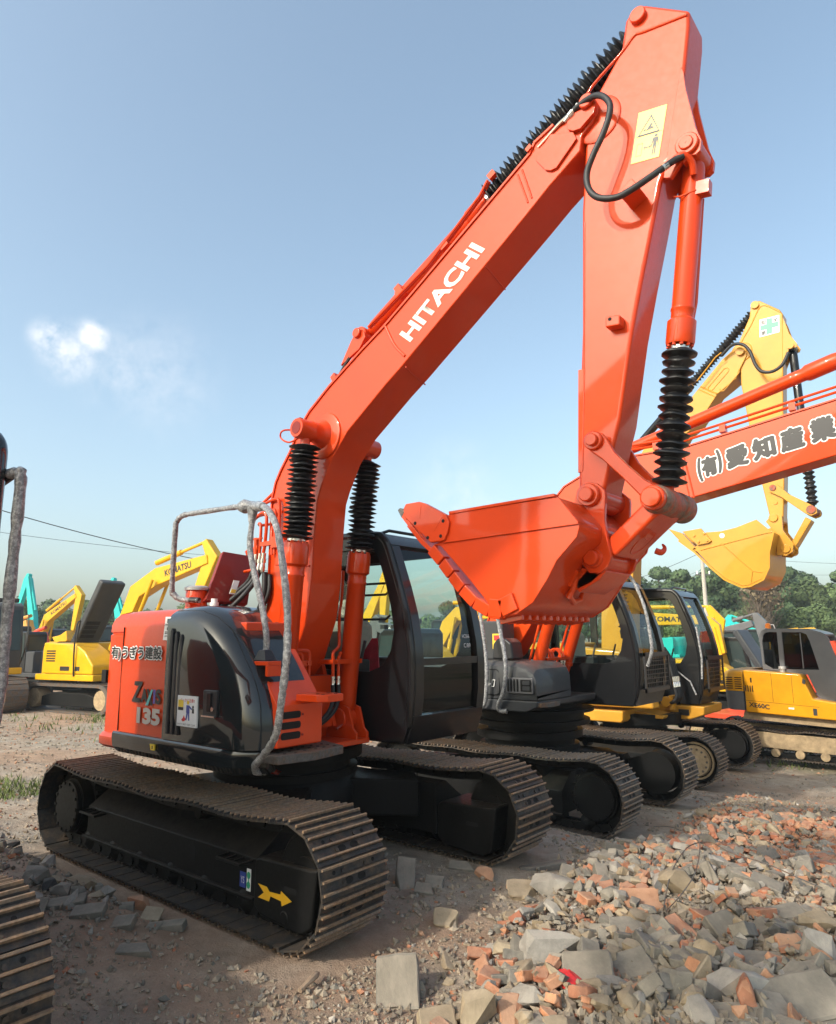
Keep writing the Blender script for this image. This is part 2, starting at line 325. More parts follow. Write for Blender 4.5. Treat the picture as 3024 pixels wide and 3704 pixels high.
SH = {
'boom':[(0.221,2.234),(0.232,2.632),(0.232,2.893),(0.276,3.034),(0.334,3.124),(0.451,3.269),(0.553,3.438),(0.679,3.567),(0.908,3.724),(1.269,3.932),(1.507,4.057),(1.814,4.247),(2.8,4.869),(2.841,4.931),(2.982,4.987),(3.119,5.026),(3.196,5.047),(3.227,5.055),(3.263,5.025),(3.285,4.973),(3.279,4.929),(3.239,4.873),(3.169,4.817),(3.148,4.718),(2.927,4.577),(2.745,4.443),(2.252,4.095),(1.673,3.693),(1.508,3.587),(1.122,3.314),(0.953,3.134),(0.835,2.922),(0.792,2.818),(0.766,2.577),(0.744,2.204)],
'boom_pin':[(3.225,5.002)],
'boom_tip_rib':[(3.082,4.918),(3.088,4.883),(3.125,4.855),(3.17,4.847),(3.263,4.907),(3.285,4.973),(3.263,5.025),(3.219,5.05),(3.156,5.013),(3.092,4.961)],
'boom_mid_rib':[(2.851,4.786),(2.912,4.692),(2.951,4.669),(2.991,4.67),(3.137,4.802),(3.118,4.859),(2.963,4.924),(2.861,4.83)],
'boom_weld':[(1.513,4.059),(1.736,3.745)],
'boom_boss':[(0.811,3.356),(1.021,3.287)],
'boom_ring':[(0.868,3.327)],
'armcyl_foot':[(1.187,4.066)],
'armcyl_gusset':[(0.973,3.907),(1.086,4.08),(1.126,4.13),(1.193,4.14),(1.232,4.118),(1.246,4.074),(1.181,3.992)],
'armcyl':[(1.118,4.11),(1.244,4.17),(1.474,4.299),(1.682,4.417)],
'armcyl_top':[(2.237,4.821),(2.386,4.889),(2.477,4.946),(3.37,5.461)],
'hitachi':[(1.777,3.825),(1.683,3.927),(2.461,4.309),(2.37,4.407)],
'arm':[(3.08,3.552),(3.123,4.337),(3.167,4.754),(3.278,5.097),(3.435,5.289),(3.474,5.475),(3.524,5.532),(3.602,5.509),(3.85,5.303),(3.842,5.202),(3.795,4.923),(3.691,4.46),(3.614,4.309),(3.555,4.081),(3.474,3.784),(3.39,3.458),(3.287,2.964),(3.242,2.824),(3.192,2.642),(3.162,2.545),(3.147,2.466),(3.103,2.446),(3.061,2.466),(3.015,2.534),(3.008,2.603),(3.021,2.881)],
'arm_rib':[(3.208,5.122),(3.44,5.27),(3.525,5.336),(3.59,5.324),(3.836,5.277)],
'arm_pin_top':[(3.559,5.448)],
'arm_cylplate':[(3.777,4.969),(3.789,4.925),(3.793,4.813),(3.828,4.542),(3.852,4.453),(3.841,4.396),(3.816,4.381),(3.786,4.389),(3.735,4.372),(3.674,4.303),(3.631,4.323),(3.688,4.581)],
'bktcyl_pin':[(3.776,4.46)],
'bktcyl':[(3.766,4.509),(3.746,4.41),(3.721,4.207),(3.677,3.92)],
'bktcyl2':[(3.728,4.489),(3.721,4.315),(3.611,3.554),(3.598,3.439)],
'bktcyl3':[(3.618,3.546),(3.594,3.378),(3.573,3.312),(3.459,2.55)],
'warn':[(3.518,4.805),(3.685,4.772),(3.615,4.467),(3.449,4.498)],
'arm_bracket':[(3.263,3.566),(3.352,3.551),(3.348,3.487),(3.258,3.498)],
'arm_seal':[(3.057,3.315),(3.023,2.69)],
'link':[(3.154,2.899),(3.201,2.879),(3.225,2.843),(3.267,2.759),(3.342,2.667),(3.429,2.574),(3.484,2.533),(3.533,2.502),(3.539,2.454),(3.512,2.406),(3.465,2.403),(3.425,2.431),(3.404,2.482),(3.308,2.598),(3.192,2.727),(3.126,2.785),(3.101,2.815),(3.098,2.858),(3.116,2.891)],
'link_pins':[(3.151,2.842),(3.474,2.465),(3.104,2.533),(3.108,2.174)],
'ear':[(3.096,2.613),(3.154,2.595),(3.194,2.553),(3.198,2.523),(3.184,2.385),(3.197,2.261),(3.213,2.177),(3.189,2.121),(3.146,2.09),(3.078,2.094),(3.033,2.151),(3.069,2.218),(3.134,2.237),(3.1,2.3),(3.078,2.372),(3.008,2.502),(3.029,2.577),(3.058,2.604)],
'hlink':[(3.4,2.458),(3.194,2.292),(3.148,2.212),(3.218,2.177),(3.451,2.366),(3.506,2.402),(3.467,2.516)],
'bkt_side':[(2.202,2.304),(2.28,2.322),(2.338,2.484),(3.067,2.481),(3.175,2.339),(3.177,2.307),(3.16,2.258),(3.037,2.143),(2.975,2.045),(2.883,1.928),(2.776,1.867),(2.651,1.854),(2.597,1.932),(2.477,2.066),(2.262,2.288)],
'bkt_upper':[(2.28,2.304),(2.338,2.484),(3.067,2.481),(3.175,2.339),(3.176,2.323)],
'bkt_shell':[(1.986,2.442),(2.103,2.313),(2.168,2.259),(2.251,2.172),(2.321,2.089),(2.398,2.001),(2.49,1.915),(2.595,1.858),(2.682,1.843),(2.775,1.864),(2.883,1.925),(2.975,2.042),(3.036,2.139),(3.16,2.255),(3.174,2.314),(3.172,2.346),(3.067,2.484)],
'bkt_cutter':[(1.987,2.549),(2.007,2.578),(2.115,2.579),(2.163,2.562),(2.328,2.47),(2.35,2.424),(2.335,2.36),(2.307,2.316),(2.202,2.313),(2.151,2.364),(1.996,2.494)],
'bkt_tooth':[(1.903,2.556),(1.921,2.567),(1.977,2.539),(2.041,2.466),(2.15,2.312),(2.093,2.317),(1.996,2.433),(1.936,2.501)],
'bkt_rail':[(2.338,2.491),(3.047,2.503),(3.053,2.486),(2.342,2.473)],
'hook':[(3.0,-0.456,2.08),(2.97,-0.433,2.016),(2.95,-0.449,1.969),(2.93,-0.362,1.942),(2.94,-0.29,1.961),(2.97,-0.315,2.008),(2.98,-0.34,2.033)],
'arm_hose':[(3.14,-0.45,4.995),(3.229,-0.47,4.998),(3.312,-0.5,4.966),(3.371,-0.52,4.904),(3.403,-0.53,4.826),(3.391,-0.54,4.737),(3.352,-0.55,4.64),(3.295,-0.56,4.538),(3.25,-0.56,4.442),(3.249,-0.56,4.355),(3.28,-0.56,4.282),(3.339,-0.56,4.231),(3.422,-0.55,4.209),(3.5,-0.53,4.233),(3.569,-0.5,4.274),(3.653,-0.46,4.33),(3.71,-0.42,4.377),(3.755,-0.4,4.395)],
'arm_hose_clip':[(3.47,-0.43,4.259)],
'bcylR':[(0.89,3.336),(0.899,3.227),(0.866,2.401),(0.845,2.377),(0.841,2.195)],
'bcylR2':[(0.816,1.965),(0.828,1.652)],
'bcylL':[(0.752,3.203),(0.642,2.427),(0.631,2.388),(0.627,2.242)],
'bcylL2':[(0.608,1.99),(0.598,1.596),(0.593,1.242),(0.601,1.076)],
'rail_top':[(0.042,-0.95,2.04),(-0.134,-1.0,2.053),(-0.191,-1.03,2.092),(-0.192,-1.05,2.151),(-0.073,-1.12,2.59),(-0.058,-1.12,2.649),(0.006,-1.12,2.687),(0.125,-1.1,2.698),(0.641,-1.05,2.693),(0.771,-1.02,2.684)],
'rail_mid':[(0.772,-1.02,2.666),(0.767,-1.02,2.569),(0.755,-1.02,2.391),(0.809,-1.02,2.223),(0.908,-1.02,1.985),(0.97,-1.02,1.784),(0.976,-1.02,1.672),(0.972,-1.02,1.706),(0.976,-1.02,1.643)],
'rail_out':[(0.771,-1.02,2.68),(0.997,-1.1,2.641),(1.147,-1.15,2.563),(1.285,-1.2,2.427),(1.415,-1.25,2.167),(1.498,-1.28,1.928),(1.532,-1.3,1.681),(1.523,-1.3,1.756),(1.531,-1.3,1.655),(1.511,-1.3,1.505),(1.484,-1.3,1.34),(1.43,-1.28,1.198),(1.334,-1.25,1.105),(1.182,-1.2,1.011),(1.067,-1.15,0.952),(1.019,-1.1,0.905),(0.995,-1.02,0.89),(0.965,-0.95,0.895)],
'frameR':[(-1.195,0.39),(0.628,0.374)],
'frameR_low':[(-1.218,0.178),(0.647,0.131)],
'guardR':[(1.055,0.393),(1.099,0.414),(1.573,0.428),(1.63,0.439),(1.583,0.113),(1.508,0.062),(1.45,0.057),(1.117,0.081),(1.048,0.129)],
'arrow':[(1.103,0.262),(1.185,0.26),(1.212,0.238),(1.317,0.244),(1.321,0.264),(1.419,0.227),(1.33,0.183),(1.324,0.209),(1.224,0.215),(1.21,0.184),(1.105,0.185),(1.16,0.223)],
'frame_holes':[(0.346,0.299)],
'sprocket':[(-1.503,0.331)],
'guard_slot':[(1.401,0.285)],
'frame_stk':[(0.918,0.238),(0.979,0.247)],
'jp':[(-0.739,1.58),(-0.721,1.687),(0.028,1.698),(0.04,1.586)],
'zaxis':[(-0.355,1.285),(-0.366,1.427),(0.047,1.401),(0.053,1.284)],
'n135':[(-0.266,1.139),(-0.28,1.247),(0.054,1.234),(0.057,1.122)],
'hoodstk':[(0.34,1.357),(0.579,1.361),(0.586,1.163),(0.353,1.162)],
'hoodhandle':[(0.639,1.405),(0.793,1.411),(0.793,1.253),(0.64,1.243)],
'hood_lbl':[(0.059,1.909),(0.132,1.907),(0.111,1.737),(0.037,1.739)],
'cwhandle':[(-0.96,1.514),(-0.828,1.509),(-0.834,1.367),(-0.965,1.371)],
'smallstk':[(-0.018,1.0),(0.045,1.002),(0.049,0.963),(-0.007,0.962)],
'vents':[(0.186,1.816),(0.208,1.089),(0.362,1.814),(0.341,1.092)],
'lid':[(-0.25,-0.585,2.458),(-0.25,-0.251,2.44),(-0.05,-0.46,2.005),(-0.05,-0.864,2.032)],
'stub':[(-0.212,-0.9,2.044),(-0.215,-0.9,2.152)],
'cabR':[(0.585,0.876),(1.13,0.92),(1.165,1.06),(1.223,1.331),(1.214,1.671),(1.158,1.933),(1.088,2.15),(1.004,2.374),(0.942,2.537),(0.853,2.593),(0.549,2.633)],
'cabRwin':[(0.514,1.474),(0.835,1.5),(0.946,1.555),(1.018,1.67),(1.042,1.794),(1.007,1.974),(0.945,2.176),(0.87,2.376),(0.831,2.454),(0.728,2.51),(0.608,2.53),(0.345,2.544)],
'm2boom':[(1.284,3.318),(2.017,3.317),(3.698,3.622),(4.401,3.758),(4.464,4.328),(3.759,4.226),(2.125,3.991),(1.457,4.018)],
'm2boomlow':[(-0.829,1.618),(-0.788,1.712),(-0.685,1.946)],
'm2armcyl':[(1.527,4.068),(2.149,4.203),(3.776,4.624)],
'kanji':[(2.271,3.575),(2.255,3.834),(3.738,4.096),(3.758,3.814)],
'm2cyl1':[(0.052,1.235),(0.298,1.926)],
'm2cyl2':[(-0.068,0.881),(0.327,1.933)],
'm3boom':[(0.572,6.13),(0.813,6.395),(1.362,6.933),(1.602,7.098),(1.714,7.097),(1.817,7.016),(1.806,6.894),(1.635,6.609),(1.589,6.497),(1.232,6.273),(0.823,5.758),(0.596,5.636)],
'm3boomlow':[(-0.741,3.186),(-0.787,2.16),(-1.046,2.166),(-0.98,2.912)],
'm3arm':[(1.732,5.409),(1.65,6.358),(1.687,7.22),(1.777,7.404),(1.909,7.657),(1.944,7.856),(2.024,7.935),(2.113,7.915),(2.424,7.635),(2.468,7.539),(2.427,7.003),(2.341,6.068),(2.237,4.854),(2.217,4.523),(2.124,3.702),(2.015,3.637),(1.911,3.842),(1.839,4.423)],
'm3armfar':[(2.388,6.357),(2.483,7.562)],
'm3cylplate':[(2.46,7.46),(2.486,7.37),(2.533,7.133),(2.646,6.899),(2.625,6.845),(2.506,6.84),(2.377,6.555)],
'm3pins':[(2.026,7.85),(1.705,6.995),(2.536,6.891),(2.021,4.321),(2.584,3.857),(1.985,3.781),(2.131,3.215)],
'm3sign':[(2.076,7.541),(2.412,7.533),(2.385,7.202),(2.046,7.197)],
'm3bkt':[(0.647,3.296),(0.749,3.366),(0.919,3.588),(1.181,3.581),(1.44,3.622),(1.786,3.728),(2.021,3.476),(1.924,3.149),(1.901,2.891),(1.798,2.695),(1.583,2.595),(1.459,2.583),(1.185,2.73),(0.946,2.977),(0.74,3.248)],
'm3shell':[(0.426,3.496),(0.702,3.251),(0.945,2.967),(1.184,2.721),(1.458,2.574),(1.582,2.586),(1.797,2.685),(1.9,2.882),(1.923,3.14),(2.021,3.476)],
'm3cutter':[(0.51,3.639),(0.852,3.664),(1.013,3.42),(0.963,3.385),(0.771,3.363)],
'm3tooth':[(0.235,3.729),(0.498,3.61),(0.746,3.286),(0.649,3.275),(0.429,3.485)],
'm3link':[(2.007,4.389),(2.094,4.376),(2.265,4.177),(2.562,3.966),(2.669,3.886),(2.667,3.784),(2.574,3.748),(2.481,3.806),(2.141,4.136),(1.96,4.259)],
'm3ear':[(2.0,3.876),(2.124,3.813),(2.116,3.546),(2.261,3.286),(2.233,3.157),(2.125,3.09),(1.975,3.121),(2.021,3.441),(1.855,3.728)],
'm3hlink':[(2.472,3.753),(2.215,3.328),(2.275,3.247),(2.565,3.686)],
'm3hose':[(1.395,9.2,6.976),(1.607,9.15,7.109),(1.799,9.1,7.047),(1.91,9.1,6.882),(1.976,9.1,6.621),(2.067,9.1,6.456),(2.236,9.1,6.402),(2.404,9.15,6.501),(2.516,9.2,6.724)],
'm3bcyl':[(2.58,6.868),(2.572,6.252),(2.552,5.687)],
'm3bcyl2':[(2.586,4.589),(2.607,3.951)],
'm3acyl':[(0.656,6.561),(1.88,7.765)],
'm3boomcyl':[(-0.57,3.136),(-0.528,2.148)],
}
# ---------------------------------------------------------------- crawler undercarriage
def shoe_mesh(w, p, mats):
    mb = MB(); h = w/2; mb.m = 0
    mb.prism([(-.47*p, -.010), (.53*p, -.006), (.53*p, .002), (.45*p, .004), (-.47*p, 0)], -h, h)
    for x in (-.41*p, -.05*p, .33*p):
        mb.m = 0; mb.prism([(x-.011, -.001), (x+.011, -.001), (x+.008, .014), (x-.008, .014)], -h, h)
        mb.m = 1; mb.prism([(x-.0075, .014), (x+.0075, .014), (x+.005, .027), (x-.005, .027)], -h+.004, h-.004)
    mb.m = 2
    for y in (-.30*w, .30*w): mb.cyl((-.22*p, y, .001), (-.22*p, y, .0035), .012, 8)
    for y in (-.09*w, .10*w): mb.prism([(.14*p+a*.020, y+b*.032) for a, b in [(cos(t*pi/5), sin(t*pi/5)) for t in range(10)]], .002, .0045, 'xy')
    mb.m = 0
    for y in (-.17*w, .17*w):
        for x in (-.20*p, .16*p): mb.cyl((x, y, 0), (x, y, .010), .013, 6); mb.cyl((x, y, -.025), (x, y, -.009), .011, 6)
    me = bpy.data.meshes.new('track_shoe'); me.from_pydata(mb.v, [], mb.f)
    for m in mats: me.materials.append(m)
    me.polygons.foreach_set('material_index', mb.mi); finish(me, 30, False); return me
def track_path(xc0, xc1, z, R, sag, n=240):
    "closed loop of (x, z, angle) for the shoe plates; starts top rear"
    r = R-.027; zc = z+R; L = xc1-xc0; pts = []
    for i in range(60):
        t = i/60; pts.append((xc0+L*t, zc+r-sag*(4*t*(1-t))**.8-.018*sag/.03*sin(t*pi*3)**2))
    pts += [(xc1+r*cos(a), zc+r*sin(a)) for a in [pi/2-pi*i/60 for i in range(60)]]
    pts += [(xc1-L*i/60, zc-r) for i in range(60)]
    pts += [(xc0+r*cos(a), zc+r*sin(a)) for a in [-pi/2-pi*i/60 for i in range(60)]]
    return pts
def resample(pts, pitch):
    n = len(pts); seg = [sqrt((pts[(i+1) % n][0]-pts[i][0])**2+(pts[(i+1) % n][1]-pts[i][1])**2) for i in range(n)]
    L = sum(seg); N = round(L/pitch); out = []; acc = 0; i = 0
    for k in range(N):
        s = k*L/N
        while acc+seg[i] < s: acc += seg[i]; i += 1
        t = (s-acc)/seg[i]; a, b = pts[i], pts[(i+1) % n]
        out.append((a[0]+(b[0]-a[0])*t, a[1]+(b[1]-a[1])*t, atan2(b[1]-a[1], b[0]-a[0])))
    return out, L/N
def track(root, xc0, xc1, cy, z, R, w, mats, sag=.03, phase=0, only=None, shoes=True):
    pts = track_path(xc0, xc1, z, R, sag)
    sm, pitch = resample(pts[int(phase):]+pts[:int(phase)], .171)
    mb = MB()
    for s in (-1, 1):
        rows = []
        for (x, zz, a) in sm+sm[:1]:
            nx, nz = -sin(a), cos(a); y = cy+s*.065
            rows.append([(x-nx*d, y+e, zz-nz*d) for d, e in ((.02, -.022), (.02, .022), (.10, .022), (.10, -.022))])
        mb.loft(rows, closed=True)
    for (x, zz, a) in sm:
        nx, nz = -sin(a), cos(a); mb.cyl((x-nx*.06, cy-.10, zz-nz*.06), (x-nx*.06, cy+.10, zz-nz*.06), .026, 8)
    ch = obj('track_chain', mb, M['black_matt'], root)
    me = shoe_mesh(w, pitch, mats); loc = root.location
    for (x, zz, a) in sm:
        o = bpy.data.objects.new('track_shoe', me); C.objects.link(o); o.parent = ch
        o.location = Vector((x, cy, zz))-loc; o.rotation_euler = (0, -a, 0)
    return ch
def drive(root, cx, cz, y0, y1, R, name='sprocket', plain=False, mat=None):
    "hub / idler disc: y0 is the outer face"
    s = 1 if y1 > y0 else -1; mb = MB(); r = R*.62
    mb.cyl((cx, y0, cz), (cx, y0+s*.05, cz), r*.93, 28, ch=.01); mb.cyl((cx, y0+s*.05, cz), (cx, y1, cz), r, 28)
    if not plain:
        for k in range(14):
            a = 2*pi*k/14; p = V(cx+cos(a)*r*.84, y0-s*.012, cz+sin(a)*r*.84); mb.cyl(p, p+V(0, s*.03, 0), .014, 6)
        n = 21; poly = []
        for k in range(n):
            for q, rr in ((0, .70), (.3, .70), (.45, .80), (.65, .80), (.8, .70)): a = 2*pi*(k+q)/n; poly.append((cx+cos(a)*R*rr, cz+sin(a)*R*rr))
        mb.prism(poly, y0+s*.14, y0+s*.19)
    return obj(name, mb, mat or M['black_matt'], root)
def track_frame(root, side, cy, xr, xf, z, R, mat, k=1.0):
    "side frame: sloped box with flange, rollers below"
    s = side; yo = cy+s*.105; yi = cy-s*.28; mb = MB()
    zs = [z+.155*k, z+.385*k, z+.55*k]
    sec = [(yo, zs[0]), (yo, zs[1]), (yo-s*.24, zs[2]), (yi, zs[2]), (yi, zs[0])]
    mb.prism(sec, xr, xf, 'yz')
    mb.prism([(yo+s*.028, zs[0]-.012), (yo+s*.028, zs[0]+.012), (yo-s*.05, zs[0]+.012), (yo-s*.05, zs[0]-.012)], xr-.02, xf, 'yz')
    f = obj('track_frame', mb, mat, root, bevel=.008)
    n = 7
    for i in range(n):
        x = xr+.02+(xf+.28-xr)*i/(n-1)
        m2 = MB(); m2.lathe((x, cy-.13, z+.125*k), (x, cy+.13, z+.125*k), [(0, .03), (.12, .07), (.2, .095), (.35, .08), (.65, .08), (.8, .095), (.88, .07), (1, .03)], 14)
        obj('track_roller', m2, M['black_matt'], root)
    m3 = MB(); m3.lathe((xr*.3+xf*.7, cy-.1, z+R*2-.16), (xr*.3+xf*.7, cy+.1, z+R*2-.16), [(0, .04), (.3, .055), (.7, .055), (1, .04)], 12); obj('carrier_roller', m3, M['black_matt'], root)
    return f
def x_frame(root, cx, cy, z, hg, k=1.0):
    mb = MB()
    mb.lathe((cx, cy, z+.30*k), (cx, cy, z+.66*k), [(0, .62*k), (.7, .62*k), (1, .56*k)], 28)
    for sx in (-1, 1):
        for sy in (-1, 1):
            a = V(cx+sx*.25*k, cy+sy*.25*k, z+.47*k); b = V(cx+sx*.78*k, cy+sy*(hg-.2), z+.42*k); d = b-a; n = V(-d.y, d.x, 0).normalized()
            p = [a+n*.26*k, a-n*.26*k, b-n*.20*k, b+n*.20*k]; t = [q+V(0, 0, .15*k) for q in p]; l = [q-V(0, 0, .14*k) for q in p]
            mb.add(l+t, [[3, 2, 1, 0], [4, 5, 6, 7], [0, 1, 5, 4], [1, 2, 6, 5], [2, 3, 7, 6], [3, 0, 4, 7]])
    obj('x_frame', mb, M['black_matt'], root, bevel=.02)
    mb = MB(); mb.lathe((cx, cy, z+.64*k), (cx, cy, z+.86*k), [(0, .60*k), (.25, .60*k), (.26, .54*k), (.6, .54*k), (.61, .64*k), (1, .64*k)], 40)
    obj('swing_ring', mb, M['black_matt'], root)

def bellows(name, root, p0, p1, r0, r1, n, mat=None, par=None):
    "pleated rubber boot, uneven pleats"
    p0, p1 = Vector(p0), Vector(p1); prof = []
    for i in range(n):
        t = i/n; prof.append((t, r0*(1+.05*sin(i*1.7)))); prof.append((t+.34/n, r1*(1+.07*sin(i*2.3+1)))); prof.append((t+.5/n, r1*(1+.07*sin(i*2.3+1.4)))); prof.append((t+.85/n, r0*(1+.08*sin(i*3.1))))
    prof.append((1, r0)); mb = MB(); mb.lathe(p0, p1, prof, 22, jit=.07)
    d = (p1-p0).normalized()
    for q in mb.v:
        q += d.orthogonal().normalized()*(.006*noise.noise(q*7))
        q += d*(.012*noise.noise(q*9+Vector((3, 1, 2))))
    return obj(name, mb, mat or M['rubber'], par or root, sharp=50)
def cylinder(root, foot, head, r, matb, boot=True, tail=.10, split=.5, pleats=18, collar=True, eye=.5, name='hydraulic_cylinder', rodm=None, br=1.0):
    "hydraulic cylinder from its foot pin to its rod pin; split = where the barrel ends"
    foot, head = Vector(foot), Vector(head); d = (head-foot); L = d.length; d /= L; mb = MB(); e = foot+d*(L*split)
    prof = [(0, r*.6), (.02, r*.92), (.05, r), (.80, r), (.805, r*1.06), (.815, r*1.06), (.82, r), (.86, r), (.875, r*1.27), (.985, r*1.27), (1, r*1.2)]
    if not collar: prof = [(0, r*.6), (.02, r*.92), (.05, r), (.96, r), (.965, r*1.1), (1, r*1.1)]
    mb.lathe(foot+d*tail*.6, e, prof, 26)
    y = V(0, 1, 0)
    mb.cyl(foot-y*r*eye*2, foot+y*r*eye*2, r*1.05, 20, ch=.006)
    if collar:
        o = d.orthogonal().normalized(); q = d.cross(o)
        for k in range(10):
            a = 2*pi*k/10; c = e+(o*cos(a)+q*sin(a))*r*1.02; mb.cyl(c-d*.005, c+d*.014, .011, 6)
    b = obj(name, mb, matb, root, sharp=40)
    m2 = MB(); m2.cyl(e, head, r*.5, 16); m2.cyl(head-y*r*eye*2, head+y*r*eye*2, r*.95, 20, ch=.005); obj('rod', m2, rodm or matb, b)
    if boot:
        bellows('rubber_boot', root, e+d*.03, head-d*r*1.5, r*.80*br, r*1.30*br, pleats, par=b)
        m3 = MB(); m3.cyl(e+d*.012, e+d*.03, r*.92, 22); m3.cyl(head-d*(r*1.5), head-d*(r*1.5+.02), r*.75, 22); obj('hose_clamp', m3, M['chrome'], b)
    return b

# ---------------------------------------------------------------- operator cab (machine-independent profile of front edge)
CABR = SH['cabR']
def cab(root, T, x_rear, y0, y1, mats, bars=True, grid=False, glassm=None, open_door=False, seat=True, cloth=True, k=1.0):
    "T maps cab-local (x, y, z) to world"
    P = mats['cab']; G = glassm or M['glass']
    front = [(1.115, .93), (1.165, 1.06), (1.185, 1.14), (1.21, 1.32), (1.212, 1.55), (1.20, 1.70), (1.155, 1.935), (1.088, 2.15), (1.01, 2.36), (.955, 2.50), (.90, 2.57), (.80, 2.61)]
    outer = [(x_rear, .93)]+front+[(.3, 2.64), (x_rear+.12, 2.62), (x_rear, 2.50)]
    hole = [(x_rear+.10, 1.47), (.75, 1.47), (.90, 1.52), (.985, 1.64), (1.02, 1.80), (.985, 2.0), (.93, 2.18), (.865, 2.36), (.80, 2.46), (.70, 2.50), (x_rear+.16, 2.50), (x_rear+.10, 2.44)]
    body = MB(); gl = []
    for y in (y0, y1):
        pm = MB(); plate(pm, outer, [hole], y); body.add(pm.v, pm.f)
        gm = MB(); gm.ngon([(x, y+(.012 if y == y0 else -.012), z) for x, z in grow(hole, .012)]); gl.append(gm)
    e = .10
    fr = front
    def strip(mb, a, b, ya, yb, off=0):
        rows = [[(x+off, ya, z), (x+off, yb, z)] for x, z in fr[a:b+1]]; mb.loft(rows)
    strip(body, 0, 2, y0, y1)
    strip(body, 2, 9, y0, y0+e); strip(body, 2, 9, y1-e, y1); strip(body, 9, 11, y0, y1)
    mid = MB(); mid.box(1.195, 1.215, y0+e, y1-e, 1.535, 1.565); body.add(mid.v, mid.f)
    body.loft([[(.80, y0, 2.61), (.80, y1, 2.61)], [(.3, y0, 2.64), (.3, y1, 2.64)], [(x_rear+.12, y0, 2.62), (x_rear+.12, y1, 2.62)], [(x_rear, y0, 2.50), (x_rear, y1, 2.50)]])
    rw = MB(); plate(rw, [(y0, .93), (y1, .93), (y1, 2.5), (y0, 2.5)], [[(y0+.12, 1.65), (y1-.12, 1.65), (y1-.12, 2.38), (y0+.12, 2.38)]], x_rear, 'yz'); body.add(rw.v, rw.f)
    body.box(x_rear, 1.08, y0+.01, y1-.01, .93, .96)
    for m_ in [body]+gl: m_.v = [T(v) for v in m_.v]
    c = obj('cab', body, P, root, solid=.045*k, bevel=.012, sharp=40)
    for g in gl: obj('side_window', g, G, c)
    fg = MB(); strip(fg, 2, 9, y0+e-.005, y1-e+.005, -.012); fg.v = [T(v) for v in fg.v]; obj('windshield', fg, G, c)
    bw = MB(); bw.ngon([(x_rear+.01, y0+.11, 1.64), (x_rear+.01, y1-.11, 1.64), (x_rear+.01, y1-.11, 2.39), (x_rear+.01, y0+.11, 2.39)]); bw.v = [T(v) for v in bw.v]; obj('rear_window', bw, G, c)
    # rounded A pillar, sill, roof trim
    tr = MB()
    for y in (y0, y1): tr.tube([T((x-.02, y, z)) for x, z in front[1:]+[(.3, 2.63)]], .035*k, 10, smooth=3)
    tr.tube([T((.80, y0+.06, 2.63)), T((.82, y0+.14, 2.66)), T((.82, y1-.14, 2.66)), T((.80, y1-.06, 2.63))], .014*k, 8)
    tr.v += []; obj('pillar_trim', tr, P, c)
    sk = MB(); q = [(x_rear, .925), (1.10, .925), (1.13, .99), (1.165, 1.06), (x_rear, 1.05)]
    sk.prism(q, y0-.018, y1+.018); sk.v = [T(v) for v in sk.v]; obj('cab_sill', sk, P, c, bevel=.01)
    dr = MB(); dr.prism([(x_rear+.05, 1.085), (1.06, 1.085), (1.10, 1.25), (1.10, 1.45), (x_rear+.05, 1.45)], y0-.012, y0+.002); dr.v = [T(v) for v in dr.v]; obj('side_panel', dr, P, c, bevel=.006)
    if bars:
        bb = MB()
        for z in (2.36, 2.195, 2.10, 1.895): bb.tube([T((x_rear+.1, y0+.03, z+.015)), T((.88-.0*(z-2), y0+.03, z)), T((.93, y0+.03, z+.03))], .010*k, 8)
        obj('window_bars', bb, M['black'], c)
    if seat:
        st = MB(); ym = (y0+y1)/2-.03
        st.prism([(.02, 1.36), (.16, 1.36), (.14, 1.86), (.06, 1.93), (-.03, 1.90)], ym-.22, ym+.22)
        st.prism([(.05, 1.26), (.56, 1.24), (.58, 1.36), (.10, 1.40)], ym-.24, ym+.24); st.box(.1, .5, ym-.2, ym+.2, 1.0, 1.26); st.box(.0, .11, ym-.13, ym+.13, 1.93, 2.10)
        st.v = [T(v) for v in st.v]; obj('seat', st, M['beige'], c, bevel=.03)
        co = MB(); co.box(-.2, .55, y0+.05, y0+.2, 1.0, 1.56); co.box(-.2, .55, y1-.2, y1-.05, 1.0, 1.56); co.box(.70, .82, y0+.30, y0+.42, 1.0, 1.50); co.v = [T(v) for v in co.v]; obj('console', co, M['dgrey'], c, bevel=.02)
        lv = MB()
        for y in (y0+.30, y0+.42): lv.tube([T((.75, y, 1.0)), T((.88, y, 1.15)), T((.86, y, 1.32)), T((.80, y, 1.42))], .012*k, 8, smooth=3)
        for y in (y0+.13, y1-.13): lv.tube([T((.5, y, 1.55)), T((.55, y, 1.72))], .014*k, 8)
        obj('control_lever', lv, M['grey'], c)
    if grid:
        gm = MB(); za, zb = 1.10, 1.62; xg = 1.27
        gm.prism([(y0+.02, za), (y1-.02, za), (y1-.02, za+.05), (y0+.02, za+.05)], xg, xg+.02, 'yz'); gm.prism([(y0+.02, zb-.05), (y1-.02, zb-.05), (y1-.02, zb), (y0+.02, zb)], xg, xg+.02, 'yz')
        for y in (y0+.02, y1-.06): gm.prism([(y, za), (y+.04, za), (y+.04, zb), (y, zb)], xg, xg+.02, 'yz')
        n = 14
        for i in range(1, n): y = y0+.02+(y1-y0-.04)*i/n; gm.prism([(y-.004, za), (y+.004, za), (y+.004, zb), (y-.004, zb)], xg+.004, xg+.012, 'yz')
        for i in range(1, 9): z = za+(zb-za)*i/9; gm.prism([(y0+.03, z-.004), (y1-.03, z-.004), (y1-.03, z+.004), (y0+.03, z+.004)], xg+.005, xg+.011, 'yz')
        gm.v = [T(v) for v in gm.v]; obj('front_guard', gm, M['black'], c)
